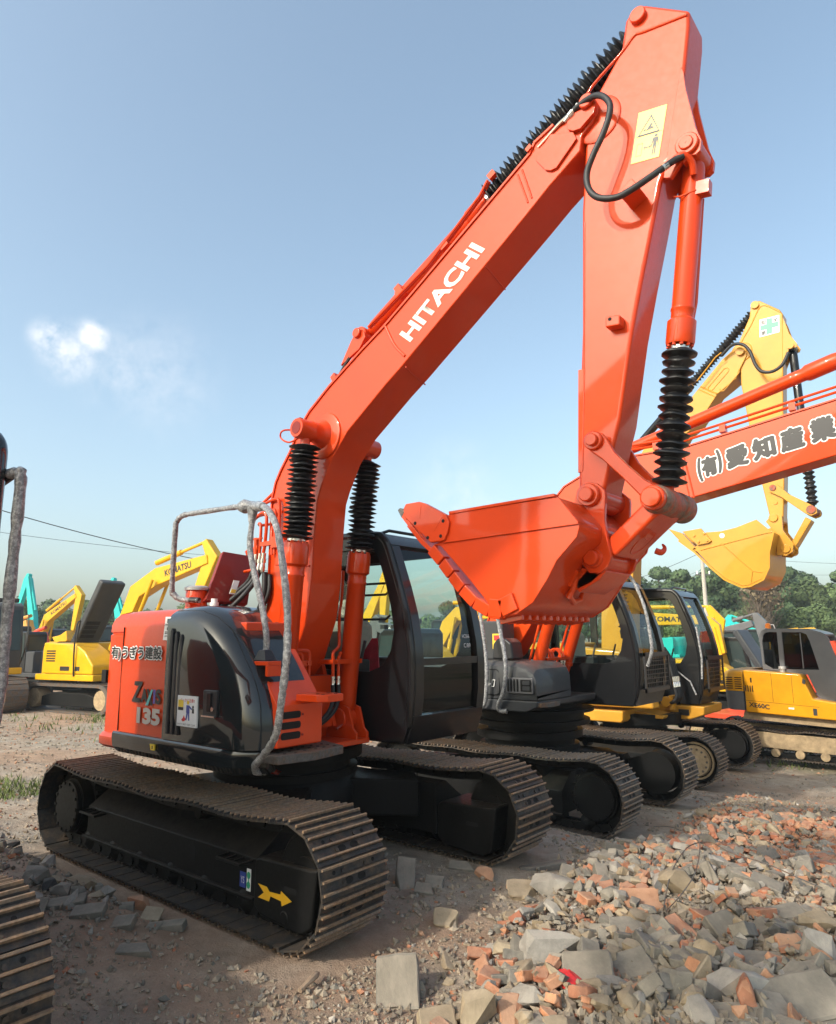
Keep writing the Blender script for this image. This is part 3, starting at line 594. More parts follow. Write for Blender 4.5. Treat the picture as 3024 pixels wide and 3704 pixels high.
    if cloth:
        cl = MB(); rows = []
        for i in range(12):
            t = i/11; rr = .03+.11*t**.8; row = []
            for j in range(16):
                a = 2*pi*j/16; row.append(T((.52+rr*cos(a)*(1+.3*sin(3*a))*.8-.12*t, y0+.28+rr*sin(a)*.8*(1+.25*cos(4*a+t*3)), 1.74-.34*t-.03*sin(5*a)*t)))
            rows.append(row)
        cl.loft(rows, closed=True); cl.ngon(rows[0][::-1]); obj('red_cloth', cl, M['redcloth'], c)
    return c
# ================================================================ the near orange excavator
EX = thing('excavator', (0, 0, 0), 'bright orange excavator nearest the camera, arm folded down, black rounded side door', 'excavator')
O, BG, BC, BM = M['orange'], M['black_gloss'], M['black_cab'], M['black_matt']
SHM = [M['shoe'], M['tip'], M['hole']]
for s in (-1, 1):
    cy = s*.995
    track(EX, -1.47, 1.48, cy, 0, .36, .52, SHM, sag=.03, phase=7 if s < 0 else 30)
    f = track_frame(EX, s, cy, -1.2, 1.05, 0, .36, BM)
    yo = cy+s*.105
    drive(EX, -1.48, .35, cy+s*.165, cy-s*.2, .36)
    m = MB(); m.cyl((1.50, cy-.08, .36), (1.50, cy+.08, .36), .26, 30, ch=.02); m.cyl((1.50, cy-.10, .36), (1.50, cy+.10, .36), .12, 20); obj('idler', m, BM, EX)
    m = MB(); g = SH['guardR']; m.prism(g, cy+s*.125, cy-s*.265); obj('idler_guard', m, BM, EX, bevel=.02, seg=3)
    m = MB(); sx, sz = SH['guard_slot'][0]; m.prism(rrect(sx-.06, sx+.06, sz-.018, sz+.012, .014), cy+s*.127, cy+s*.12)
    if s > 0: m.prism(rrect(sx-.06, sx+.06, sz-.018, sz+.012, .014), cy-s*.267, cy-s*.26)
    obj('guard_slot', m, M['hole'], EX)
    m = MB(); hx, hz = SH['frame_holes'][0]; m.prism(rrect(hx-.035, hx+.035, hz-.055, hz+.055, .03), yo+s*.002, yo-s*.01)
    m.add([(x, cy+s*(.105-.24*t)+s*.0015, .387+.165*t+.002) for x, t in ((.02, .42), (.16, .42), (.22, .6), (.16, .78), (.02, .78), (-.04, .6))], [[0, 1, 2, 3, 4, 5]]); obj('frame_opening', m, M['hole'], f)
    for x in (-1.12, .78):
        m = MB(); y0 = yo+s*.004
        m.tube([(x-.02, y0, .37), (x-.02, y0+s*.09, .365), (x+.23, y0+s*.09, .365), (x+.23, y0, .37)], .011, 6)
        for xx in (x+.06, x+.14): m.tube([(xx, y0, .372), (xx, y0+s*.09, .367)], .008, 6)
        obj('step_bracket', m, BM, f)
m = MB(); m.prism(SH['arrow'], -1.1235, -1.1215); obj('arrow_sticker', m, M['arrow'], EX)
m = MB(); (ax, az), (bx, bz) = SH['frame_stk']; m.prism([(ax-.03, az-.04), (ax+.03, az-.04), (ax+.03, az+.05), (ax-.03, az+.05)], -1.1025, -1.1005); o = obj('navy_sticker', m, M['blue'], EX)
m = MB(); m.prism([(bx-.02, bz-.06), (bx+.022, bz-.06), (bx+.022, bz+.07), (bx-.02, bz+.07)], -1.1025, -1.1005); obj('white_green_sticker', m, M['white'], EX)
m = MB()
for z0, z1 in ((-.045, -.005), (.008, .055)):
    m.prism([(bx+.018*cos(t*.7), bz+(z0+z1)/2+.022*sin(t*.7)) for t in range(9)], -1.1037, -1.1027)
m.prism([(bx-.004, bz-.03), (bx+.004, bz-.03), (bx+.004, bz+.04), (bx-.004, bz+.04)], -1.1036, -1.1028); obj('green_mark', m, M['green'], EX)
text('sticker_lettering', 'YS', M['white'], EX, (ax-.018, -1.1025, az-.015), (ax+.018, -1.1025, az-.015), (ax-.018, -1.1025, az+.025))
x_frame(EX, 0, 0, 0, .995)

# ---- superstructure
def cw_plan(ins=0, x0=-.57, r=1.49, n=26):
    a0 = atan2(-1.225, x0-.26); p = [(x0, -1.225+ins), (-.80, -1.222+ins)]
    b0, b1 = atan2(-1.21, -.87), -atan2(-1.21, -.87)-2*pi
    for i in range(n+1):
        a = b0+(b1-b0)*i/n; p.append(((r-ins)*cos(a), (r-ins)*sin(a)))
    return p+[(-.80, 1.222-ins), (x0, 1.225-ins)]
m = MB(); rows = []
for z, i in ((.90, .10), (.905, .03), (.93, -.005), (.99, -.006), (1.015, .015), (1.02, .03), (1.78, .03), (1.79, .045), (1.795, .045), (1.805, .03), (1.86, .034), (1.91, .055), (1.95, .10), (1.968, .17)):
    rows.append([(x, y, z) for x, y in cw_plan(i)])
m.loft(rows); m.ngon(rows[-1]); m.ngon(rows[0], True)
for k in (0, -1): pass
obj('counterweight', m, O, EX, sharp=25)
m = MB(); h = SH['cwhandle']; cxh = -.905; m.box(cxh-.02, cxh+.05, -1.205, -1.185, 1.40, 1.50); o = obj('counterweight_latch', m, M['hole'], EX)
# black skirt under the hood and round the front corner
sk = [(-.62, -1.235), (.82, -1.25), (.93, -1.215), (1.08, -1.07), (1.0, -.96), (.40, -.72), (.40, 1.18), (-.62, 1.22)]
m = MB(); rows = []
for z, i in ((1.043, .005), (1.03, -.004), (1.0, -.006), (.93, .004), (.885, .05), (.86, .16)):
    rows.append([(x*(1-i*.3), y*(1-i*.8), z) for x, y in sk])
m.loft(rows, closed=True); m.ngon(rows[0], False); m.ngon(rows[-1], True)
obj('deck_skirt', m, BG, EX, sharp=30, bevel=0)
# orange engine housing behind the black door (section in yz, swept in x)
def section(r, x, y0=-1.22, y1=.22, z0=1.045, z1=1.97):
    return [(x, y0, z0), (x, y0-.008, 1.4), (x, y0, z1-r)]+[(x, y0+r-r*cos(radians(a)), z1-r+r*sin(radians(a))) for a in (20, 40, 60, 80, 90)]+[(x, y1, z1), (x, y1, z0)]
m = MB(); m.loft([section(.13, -.563), section(.13, .095)], flip=True); m.ngon(section(.13, -.563), True); m.ngon(section(.13, .095))
eng = obj('engine_housing', m, O, EX, sharp=30)
m = MB(); m.prism([(.10, 1.05), (.55, 1.05), (.50, 1.55), (.10, 1.72)], -.92, -.50); m.prism([(.10, 1.05), (.16, 1.05), (.16, 1.9), (.10, 1.93)], -.5, .2); obj('inner_bulkhead', m, M['darkred'], EX, bevel=.02)
# black glossy side door: full outline at depth, inset and rounded towards the outer side
outl = [(.108, 1.98), (.30, 1.99), (.48, 1.975), (.62, 1.91), (.74, 1.82), (.83, 1.735), (.90, 1.65), (.975, 1.565), (1.04, 1.48), (1.085, 1.40), (1.118, 1.32), (1.138, 1.19), (1.14, 1.048)]
def din(p, t, zt):
    x, z = p; cxx, czz = .108, 1.048
    return (cxx+(x-cxx)*(1-t), czz+(z-czz)*(1-zt))
m = MB(); rows = []
for k in range(9):
    a = radians(90*k/8); ins = .20*(1-sin(a)); y = -1.245+.21*(1-cos(a)); rows.append([(din(p, ins, ins*.62)[0], y, din(p, ins, ins*.62)[1]) for p in outl])
rows.append([(x, -.74, z) for x, z in outl]); m.loft(rows, flip=False)
inner = rows[0]; cpt = (.45, -1.262, 1.42)
base = [(x, y, z) for x, y, z in inner]+[(.108, -1.245, 1.048)]
n_ = len(base); T_s = (0, .10, .25, .42, .6, .78, .92)
rws = [[(x+(cpt[0]-x)*t, -1.245-.024*(1-(1-t)**2), z+(cpt[2]-z)*t) for x, y, z in base] for t in T_s]
m.loft(rws, closed=True); m.add(rws[-1]+[(cpt[0], -1.269, cpt[2])], [[i, (i+1) % n_, n_] for i in range(n_)])
door = obj('side_door', m, BG, EX, sharp=50)
bpy.context.view_layer.update()
bmx = bmesh.new(); bmx.from_mesh(door.data); bmesh.ops.remove_doubles(bmx, verts=bmx.verts, dist=.0008); bmesh.ops.recalc_face_normals(bmx, faces=bmx.faces); bmx.to_mesh(door.data); bmx.free(); finish(door.data, 50)
for dx in (.0, .062, .124):
    m = MB(); xa = .185+dx; m.prism([(xa, 1.09), (xa+.034, 1.09)]+[(xa+.034, 1.80-dx*.35), (xa+.017, 1.825-dx*.35), (xa, 1.80-dx*.35)], -1.268, -1.24); obj('vent_groove', m, M['black'], door, bevel=.006)
m = MB(); m.prism(rrect(.645, .80, 1.245, 1.41, .012), -1.274, -1.25); hd = obj('door_latch', m, M['black'], door, bevel=.006)
m = MB(); m.prism(rrect(.70, .745, 1.27, 1.395, .01), -1.284, -1.272); obj('latch_handle', m, M['black_cab'], hd, bevel=.004)
m = MB(); m.cyl((.765, -1.283, 1.29), (.765, -1.273, 1.29), .014, 14); m.prism(rrect(.648, .797, 1.238, 1.248, .004), -1.286, -1.268); obj('key_lock', m, M['chrome'], hd)
# worker-safety sticker on the black door
x0, x1, z0, z1 = .342, .582, 1.158, 1.362; yS = -1.2745
m = MB(); m.prism([(x0, z0), (x1, z0), (x1, z1), (x0, z1)], yS, yS+.012); stk = obj('warning_sticker', m, M['white'], door)
text('sticker_heading', 'バックに注意!!', M['red_stk'], EX, (x0+.03, yS, z1-.042), (x1-.03, yS, z1-.042), (x0+.03, yS, z1-.018), .012).parent = stk
text('sticker_footer', 'SAFETY FIRST KEEP CLEAR', M['dgrey'], EX, (x0+.01, yS, z0+.008), (x1-.01, yS, z0+.008), (x0+.01, yS, z0+.02), .0).parent = stk
m = MB(); m.prism([(x0+.012, 1.285), (x0+.075, 1.285), (x0+.075, 1.322), (x0+.06, 1.332), (x0+.012, 1.332)], yS-.0015, yS); obj('printed_machine', m, M['yellow_stk'], stk)
m = MB(); m.prism([(x0+.012, 1.264), (x0+.075, 1.264), (x0+.075, 1.284), (x0+.012, 1.284)], yS-.0015, yS); m.prism([(.535+.01*cos(t), 1.29+.012*sin(t)) for t in range(6)], yS-.0015, yS); m.prism([(.525, 1.25), (.55, 1.25), (.545, 1.28), (.528, 1.28)], yS-.0015, yS); obj('printed_tracks', m, M['black'], stk)
m = MB(); m.prism([(.455, 1.25), (.495, 1.25), (.49, 1.30), (.455, 1.30)], yS-.0015, yS); m.prism([(.45, 1.20), (.462, 1.20), (.478, 1.25), (.46, 1.25)], yS-.0015, yS); m.prism([(.485, 1.20), (.497, 1.20), (.493, 1.25), (.48, 1.25)], yS-.0015, yS); m.prism([(.49, 1.285), (.52, 1.27), (.522, 1.28), (.492, 1.297)], yS-.0015, yS); obj('printed_worker', m, M['blue'], stk)
m = MB(); m.prism([(.473+.014*cos(t*.7), 1.318+.014*sin(t*.7)) for t in range(9)], yS-.0015, yS); obj('printed_helmet', m, M['yellow_stk'], stk)
m = MB(); m.prism([(.40, 1.20), (.42, 1.215), (.43, 1.232), (.44, 1.215), (.455, 1.21), (.44, 1.195), (.42, 1.19)], yS-.0015, yS); obj('printed_splash', m, M['red_stk'], stk)
# lettering on the orange hood side
yT = -1.2335
def htext(name, s, mat, x0, x1, z0, z1, bold, dy=0, sh=0, dx=0):
    return text(name, s, mat, EX, (x0, yT-dy, z0), (x1, yT-dy, z0), (x0+dx, yT-dy, z1), bold, shear=sh)
for (xa, xb, st) in ((-.72, .03, '有)うぎう建設'),):
    text('company_lettering_edge', st, M['white'], EX, (xa, yT, 1.585), (xb, yT, 1.585), (xa, yT, 1.69), 0, spread=.0105)
    text('company_lettering', st, M['black'], EX, (xa, yT-.003, 1.585), (xb, yT-.003, 1.585), (xa, yT-.003, 1.69), 0, spread=.0032, copies=6)
xz = [-.36, -.205, -.125, -.045, .0, .05]
text('model_lettering', 'Z', M['black'], EX, (-0.354, yT, 1.285), (-0.219, yT, 1.285), (-0.354, yT, 1.425), shear=.2, spread=.0075)
text('model_lettering', 'A', M['black'], EX, (-0.219, yT, 1.288), (-0.144, yT, 1.288), (-0.219, yT, 1.375), shear=0, spread=.0075)
text('model_lettering', 'X', M['black'], EX, (-0.144, yT, 1.270), (-0.064, yT, 1.270), (-0.144, yT, 1.375), shear=0, spread=.0075)
htext('model_lettering', 'I', M['violet'], -.055, -.025, 1.280, 1.380, .0)
text('model_lettering', 'S', M['black'], EX, (-0.014, yT, 1.285), (0.046, yT, 1.285), (-0.014, yT, 1.378), shear=0, spread=.0075)
m = MB(); m.prism([(-.155, 1.262), (-.12, 1.262), (-.058, 1.378), (-.085, 1.378)], yT-.0025, yT-.001); obj('model_stroke', m, M['aqua'], EX)
htext('number_lettering', '135', M['silver'], -.275, .055, 1.127, 1.245, .055)
m = MB(); m.prism([(-.002, .962), (.048, .962), (.048, 1.002), (-.015, 1.002)], -1.262, -1.252); o = obj('skirt_sticker', m, M['yellow_stk'], EX)
m = MB(); m.prism([(.012, .97), (.034, .975), (.026, .982), (.03, .994), (.015, .99), (.018, .98)], -1.2635, -1.262); obj('sticker_symbol', m, M['black'], o)
m = MB(); L4 = SH['hood_lbl']; m.prism([(a, b) for a, b in L4][::-1], -1.2365, -1.224); o = obj('info_label', m, M['white'], EX)
m = MB()
for zz in (1.85, 1.795, 1.785, 1.765): m.prism([(.06, zz), (.115, zz), (.115, zz+.006), (.06, zz+.006)], -1.2375, -1.2365)
m.prism([(.085, 1.862), (.118, 1.862), (.118, 1.895), (.085, 1.895)], -1.2375, -1.2365); m.prism([(.085, 1.81), (.112, 1.81), (.112, 1.832), (.085, 1.832)], -1.2375, -1.2365); m.prism([(.04, 1.842), (.125, 1.842), (.125, 1.845), (.04, 1.845)], -1.2375, -1.2365); obj('label_print', m, M['dgrey'], o)
m = MB(); m.box(-.5645, -.5605, -1.2295, -1.2, 1.05, 1.84); m.box(.0955, .1075, -1.231, -1.2, 1.05, 1.86); obj('panel_seam', m, M['hole'], EX)
# exhaust stub with cap, lamp, raised dark red lid
m = MB(); m.lathe((-.14, -.86, 1.95), (-.14, -.86, 2.13), [(0, .12), (.04, .085), (.95, .085), (1, .08)], 24); o = obj('filler_neck', m, O, EX)
m = MB(); m.lathe((-.14, -.86, 2.13), (-.14, -.86, 2.165), [(0, .097), (.6, .097), (1, .075)], 24); obj('filler_cap', m, M['silver'], o)
m = MB(); m.cyl((.02, -.80, 1.96), (.02, -.80, 2.03), .035, 14); m.cyl((.02, -.80, 2.03), (.02, -.80, 2.06), .026, 14); obj('breather_cap', m, M['white'], EX)
l4 = [Vector(p) for p in SH['lid']]; n4 = (l4[1]-l4[0]).cross(l4[3]-l4[0]).normalized()
m = MB(); b4 = [p-n4*.05 for p in l4]; m.add(l4+b4, [[0, 1, 2, 3], [7, 6, 5, 4], [0, 4, 5, 1], [1, 5, 6, 2], [2, 6, 7, 3], [3, 7, 4, 0]])
pa, pb = l4[0]*.42+l4[3]*.58, l4[1]*.42+l4[2]*.58; m.obox((pa+pb)/2-n4*.0, (pb-pa)*.49, n4*.012, V(0, 0, .008)); lid = obj('raised_hood_lid', m, M['darkred'], EX, bevel=.006)
c4 = l4[2]*.62+l4[3]*.38+V(0, 0, .10)+(l4[0]-l4[3])*.05
m = MB(); ex = (l4[2]-l4[3]).normalized(); ey = (l4[0]-l4[3]).normalized(); m.obox(c4+n4*.012, ex*.028, ey*.075, n4*.003); m.obox(c4-n4*.06, ex*.028, ey*.075, n4*.003); o = obj('lid_label', m, M['white'], lid)
m = MB()
for q in (-.035, -.055):
    m.obox(c4+ey*q+n4*.0165, ex*.022, ey*.008, n4*.001); m.obox(c4+ey*q-n4*.0645, ex*.022, ey*.008, n4*.001)
obj('label_print', m, M['yellow_stk'], o)
# tool box, steps
m = MB(); m.prism([(1.17, 1.05), (1.17, 1.315), (.88, 1.67), (.45, 1.67), (.45, 1.05)], -1.065, -.675); tb = obj('tool_box', m, O, EX, bevel=.012)
m = MB(); m.box(.38, .76, -1.03, -.64, 1.672, 1.86); o = obj('tool_box_top', m, O, EX, bevel=.012)
m = MB()
for i in range(3):
    for j in range(4): m.cyl((.45+.09*j, -.95+.11*i, 1.861), (.45+.09*j, -.95+.11*i, 1.863), .013, 10)
obj('tread_holes', m, M['hole'], o)
m = MB()
for z in (1.10, 1.165, 1.23): m.prism(rrect(-1.035, -.87, z, z+.045, .018), 1.1695, 1.1725, 'yz')
obj('vent_slots', m, M['hole'], tb)
m = MB()
for (y, z) in ((-.855, 1.25), (-.855, 1.12), (-1.05, 1.12)): m.cyl((1.17, y, z), (1.176, y, z), .008, 8)
obj('bolt', m, M['darkred'], tb)
m = MB(); m.prism([(1.16, -.91), (1.36, -.90), (1.40, -.84), (1.40, -.70), (1.16, -.70)], 1.335, 1.385, 'xy'); st = obj('small_step', m, O, EX, bevel=.008)
m = MB()
for (x, y) in ((1.37, -.86), (1.385, -.76), (1.30, -.84), (1.30, -.75)): m.cyl((x, y, 1.3852), (x, y, 1.387), .012, 8)
obj('tread_holes', m, M['hole'], st)
m = MB(); m.prism([(.88, -.44), (1.24, -.54), (1.29, -.84), (1.23, -1.10), (1.05, -1.12), (.9, -1.0)], .965, 1.02, 'xy'); st = obj('foot_step', m, M['steel'], EX, bevel=.006)
m = MB()
for i in range(6):
    for j in range(4):
        x = 1.0+.065*j+.01*(i % 2); y = -1.02+.085*i
        if x < 1.24: m.cyl((x, y, 1.0202), (x, y, 1.0225), .011, 8)
obj('tread_holes', m, M['hole'], st)
m = MB(); m.box(.48, .66, -1.02, -.86, 1.60, 1.61)
m.add([(.93, -1.09, 1.60), (1.06, -1.09, 1.60), (1.06, -.99, 1.60), (.93, -.99, 1.60), (.96, -1.07, 1.67), (1.02, -1.07, 1.67), (1.02, -1.01, 1.67), (.96, -1.01, 1.67)], [[3, 2, 1, 0], [4, 5, 6, 7], [0, 1, 5, 4], [1, 2, 6, 5], [2, 3, 7, 6], [3, 0, 4, 7]]); obj('rail_foot', m, M['black'], EX, bevel=.006)
m = MB(); m.box(.94, 1.09, -1.09, -.98, 1.57, 1.598); m.box(1.06, 1.09, -1.09, -.98, 1.50, 1.57); obj('rail_bracket', m, O, EX, bevel=.004)
# plastic-wrapped hand rails
rt, rm, ro = SH['rail_top'], SH['rail_mid'][:7], SH['rail_out'][:7]+SH['rail_out'][9:]
hr = obj('hand_rail', MB().tube(rt, .021, 12, smooth=8, wob=.25), M['wrap'], EX, sharp=60)
obj('hand_rail', MB().tube(rm, .022, 12, smooth=8, wob=.25), M['wrap'], EX, sharp=60)
obj('hand_rail', MB().tube(ro, .023, 12, smooth=8, wob=.25), M['wrap'], EX, sharp=60)
m = MB(); m.tube([rt[-2], rt[-1], ro[1]], [.035, .045, .03], 10, smooth=4, wob=.5); m.tube([rt[-1], rm[1]], [.05, .024], 10, wob=.5); obj('rail_joint_wrap', m, M['wrap'], EX, sharp=60)
m = MB(); m.tube([rt[0], Vector(rt[0])*.5+Vector(rt[1])*.5], .023, 10); m.cyl(Vector(ro[-1])+V(-.07, .03, .02), Vector(ro[-1])+V(.02, 0, -.01), .03, 10); obj('rail_clamp', m, M['black'], EX)
# cylinder foot bracket and boom foot brackets
m = MB()
for y in (-.66, -.54, .04, .16): m.prism([(.45, .95), (.80, .95), (.80, 1.0), (.76, 1.03), (.71, 1.19), (.64, 1.21), (.57, 1.19), (.45, 1.0)], y-.012, y+.012)
m.box(.42, .80, -.68, .18, .915, .955); obj('cylinder_bracket', m, O, EX, bevel=.006)
m = MB()
for y in (-.47, -.03): m.prism([(-.25, 1.05), (.62, 1.05), (.48, 1.5), (.36, 1.75), (.24, 1.82), (.12, 1.75), (-.05, 1.5)], y-.02, y+.02)
obj('boom_bracket', m, O, EX, bevel=.006)
m = MB(); m.box(-.3, .45, -.66, .2, .90, 1.08); obj('front_deck', m, O, EX, bevel=.01)
# ---- boom
B0, B1, bc = -.42, -.10, -.26
bp = SH['boom']+[(.70, 1.9), (.55, 1.55), (.42, 1.42), (.26, 1.42), (.15, 1.52), (.16, 1.8)]
m = MB(); m.prism(bp, B0, B1); boom = obj('boom', m, O, EX, bevel=.012, seg=3)
top = SH['boom'][:15]; m = MB()
def ribbon(mb, pts, w, y0, y1, up=1):
    "flat bar following a polyline in xz"
    rows = []
    for i, p in enumerate(pts):
        a, b = pts[max(0, i-1)], pts[min(len(pts)-1, i+1)]; dx, dz = b[0]-a[0], b[1]-a[1]; l = sqrt(dx*dx+dz*dz); n = (-dz/l*up, dx/l*up)
        rows.append([(p[0]+n[0]*e, y, p[1]+n[1]*e) for e, y in ((-.004, y0), (w, y0), (w, y1), (-.004, y1))])
    mb.loft(rows, closed=True)
ribbon(m, top, .012, B0-.012, B1+.012); obj('boom_flange', m, O, boom)
m = MB(); px, pz = SH['boom_pin'][0]
m.prism(SH['boom_tip_rib'], B0-.03, B0-.001); m.prism(SH['boom_mid_rib'], B0-.018, B0-.001)
(wx0, wz0), (wx1, wz1) = SH['boom_weld']; m.tube([(wx0, B0, wz0), ((wx0+wx1)/2-.02, B0, (wz0+wz1)/2-.02), (wx1-.03, B0, wz1+.02)], .012, 8, smooth=5)
m.tube([(wx1-.03, B0+.01, wz1-.06), (wx1-.10, B1, wz1-.09)], .006, 6)
m.tube([(2.42, B0+.01, 4.215), (2.38, B1, 4.185)], .006, 6); m.tube([(2.735, B0, 4.79), (2.80, B0, 4.55)], .008, 6); m.tube([(2.70, B0, 4.77), (2.77, B0, 4.53)], .008, 6)
m.tube([(.30, B0-.002, 2.34), (.72, B0-.002, 2.30)], .008, 6); m.tube([(.70, B0, 2.06), (.71, B1, 2.06)], .006, 6)
obj('reinforcement_plate', m, O, boom, bevel=.004)
m = MB(); m.cyl((px, B0-.055, pz), (px, B1+.05, pz), .047, 24, ch=.006); m.cyl((px, B0-.056, pz), (px, B0-.0545, pz), .006, 8); obj('arm_pin', m, O, boom)
bx, bz = .845, 3.335
m = MB(); m.lathe((bx, -.70, bz), (bx, .18, bz), [(0, .072), (.012, .078), (.14, .078), (.15, .082), (.18, .082), (.19, .078), (.26, .09), (.315, .13), (.316, .13), (.68, .13), (.75, .09), (1, .078)], 32); m.lathe((bx+.015, B0-.02, bz-.01), (bx+.015, B0, bz-.01), [(0, .17), (.3, .185), (1, .19)], 40); obj('cylinder_boss', m, O, boom, sharp=40)
m = MB(); m.lathe((bx, -.703, bz), (bx, -.699, bz), [(0, .05), (1, .05)], 20); m.obox((bx-.005, -.655, bz+.075), (.012, 0, 0), (0, .016, 0), (0, 0, .012)); obj('grease_fitting', m, M['darkred'], boom)
m = MB(); m.tube([(bx-.02, -.64, bz-.06), (bx-.13, -.66, bz-.085), (bx-.22, -.67, bz-.03), (bx-.17, -.67, bz+.02), (bx-.05, -.5, bz+.02)], .007, 8, smooth=6); obj('pin_retainer_wire', m, O, boom)
# arm cylinder on top of the boom
af, ah = V(1.165, bc, 4.125), V(3.55, bc, 5.475)
m = MB()
for y in (bc-.09, bc+.09): m.prism(SH['armcyl_gusset'], y-.014, y+.014)
m.cyl((af.x, bc-.13, af.z), (af.x, bc+.13, af.z), .04, 20, ch=.005); obj('cylinder_lug', m, O, boom, bevel=.004)
cylinder(EX, af, ah, .062, O, split=.50, pleats=30, eye=.7, br=1.35)
m = MB()
for yy, r in ((bc-.10, .010), (bc-.125, .010)): m.tube([(1.30, yy, 4.13), (1.9, yy, 4.43), (2.37, yy, 4.78), (2.44, yy, 4.87)], r, 8)
m.obox((1.60, bc-.06, 4.33), (.03, 0, .018), (0, .05, 0), (-.012, 0, .022)); m.obox((1.56, bc-.05, 4.385), (.024, 0, .014), (0, .03, 0), (-.014, 0, .024)); m.obox((2.80, B0-.004, 4.905), (.018, 0, .012), (0, .02, 0), (-.008, 0, .014)); m.obox((.945, B0+.03, 3.80), (.02, 0, .015), (0, .03, 0), (-.012, 0, .02)); m.obox((2.47, bc-.11, 4.90), (.025, 0, .014), (0, .02, 0), (-.012, 0, .02))
m.obox((2.05, bc-.1, 4.53), (.03, 0, .016), (0, .03, 0), (-.01, 0, .018)); obj('boom_pipe', m, M['orange2'], boom)
m = MB(); m.tube([(1.20, -.33, 4.05), (1.08, -.35, 3.97), (.98, -.36, 3.85), (.93, -.36, 3.79)], .014, 8, smooth=5); obj('hydraulic_hose', m, M['hose'], boom)
# boom-side lettering
def bq(u, v):
    a = Vector((1.741, B0-.0025, 3.842)); e = Vector((2.453-1.777, 0, 4.307-3.825)); n = Vector((-.094, 0, .102)); return a+e*u+n*v
text('boom_lettering', 'HITACHI', M['letter'], EX, bq(.03, 0), bq(1.02, 0), bq(.03-.02, 1.02), .035).parent = boom
# boom lift cylinders
for yy, xh, zh, xf_, zf_ in ((-.60, bx, bz, .64, 1.12), (.10, bx-.005, bz-.0, .60, 1.10)):
    cylinder(EX, (xf_, yy, zf_), (xh, yy, zh), .078, O, split=.605 if yy < 0 else .60, pleats=20, eye=.55, br=1.12)
# pipes and hoses by the lift cylinders
m = MB()
z_ = 1.55
for (y, x) in ((-.46, .70), (-.40, .71), (-.14, .70), (-.08, .70)): m.tube([(x, y, 1.44), (x, y, 1.60)], .013, 8)
m.tube([(.64, -.535, 1.66), (.68, -.50, 1.655), (.71, -.42, 1.65), (.712, -.40, 1.62), (.71, -.40, 1.58)], .013, 8, smooth=5); m.tube([(.66, -.54, 1.53), (.68, -.53, 1.61), (.69, -.50, 1.63), (.70, -.47, 1.62), (.70, -.46, 1.58)], .013, 8, smooth=5)
m.tube([(.70, -.14, 1.58), (.70, -.14, 1.63), (.68, -.06, 1.68), (.64, -.02, 1.78), (.63, -.01, 1.95), (.62, .02, 2.05), (.62, .035, 2.3)], .013, 8, smooth=5); m.tube([(.70, -.08, 1.58), (.68, -.04, 1.63)], .013, 8)
m.box(.58, .72, -.66, -.38, 1.54, 1.575); m.box(.55, .72, -.16, .17, 1.54, 1.575); m.cyl((.72, -.42, 1.557), (.73, -.42, 1.557), .014, 6); m.cyl((.72, -.11, 1.557), (.73, -.11, 1.557), .014, 6); m.cyl((.70, .14, 1.557), (.73, .14, 1.557), .012, 6)
m.box(.42, .60, -.45, -.05, 1.05, 1.45); obj('hydraulic_pipe', m, O, EX, sharp=40)
m = MB()
for (y, x) in ((-.46, .70), (-.40, .71), (-.14, .70), (-.08, .70)): m.lathe((x, y, 1.445), (x, y, 1.37), [(0, .017), (.25, .017), (.26, .012), (.4, .012), (.41, .018), (.7, .018), (.71, .013), (1, .015)], 10)
obj('hose_coupling', m, M['chrome'], EX)
m = MB()
for (y, x, e) in ((-.46, .70, -.05), (-.40, .71, 0), (-.14, .70, -.12), (-.08, .70, -.14)): m.tube([(x, y, 1.38), (x+.005, y, 1.28), (x, y+e*.3, 1.18), (x-.04, y+e, 1.09), (x-.14, y+e-.04, 1.05)], .017, 8, smooth=5)
obj('hydraulic_hose', m, M['hose'], EX, sharp=60)
m = MB(); m.lathe((.655, .02, 1.06), (.665, -.06, 1.035), [(0, .008), (1, .012)], 8); obj('grease_nipple', m, M['chrome'], EX)
# pipe cluster behind the boom and hose bundle to the deck
m = MB()
def sh(pts, y): return [(x, yy if yy is not None else y, z) for x, yy, z in pts]
m.tube([(.27, -.36, 3.02), (.10, -.40, 2.90), (.09, -.43, 2.86), (.30, -.45, 2.885), (.36, -.45, 2.84), (.36, -.45, 2.60), (.34, -.45, 2.50)], .013, 8, smooth=5)
m.tube([(.22, -.20, 2.80), (.02, -.35, 2.80), (-.01, -.42, 2.75), (.15, -.46, 2.785), (.21, -.46, 2.74), (.20, -.46, 2.52), (.17, -.46, 2.40)], .014, 8, smooth=5)
m.tube([(.20, -.30, 2.72), (.04, -.38, 2.70), (.10, -.45, 2.70), (.14, -.46, 2.66), (.13, -.46, 2.40)], .013, 8, smooth=5)
m.tube([(.24, -.46, 2.76), (.31, -.47, 2.79), (.34, -.47, 2.74), (.34, -.47, 2.42)], .013, 8, smooth=5)
m.tube([(.26, -.43, 2.66), (.27, -.45, 2.62), (.28, -.45, 2.42)], .011, 8)
m.box(.15, .46, -.475, -.43, 2.50, 2.535); m.box(.33, .44, -.50, -.43, 2.47, 2.56); m.cyl((-.02, -.44, 2.47), (.10, -.44, 2.50), .026, 8); m.cyl((-.05, -.44, 2.465), (-.02, -.44, 2.47), .034, 6); m.cyl((.07, -.45, 2.58), (.07, -.45, 2.38), .022, 10)
m.tube([(-.02, -.46, 2.57), (.16, -.46, 2.57)], .008, 6); m.tube([(-.04, -.48, 2.30), (.10, -.47, 2.31)], .014, 8); obj('hydraulic_pipe', m, M['orange2'], EX, sharp=45)
m = MB()
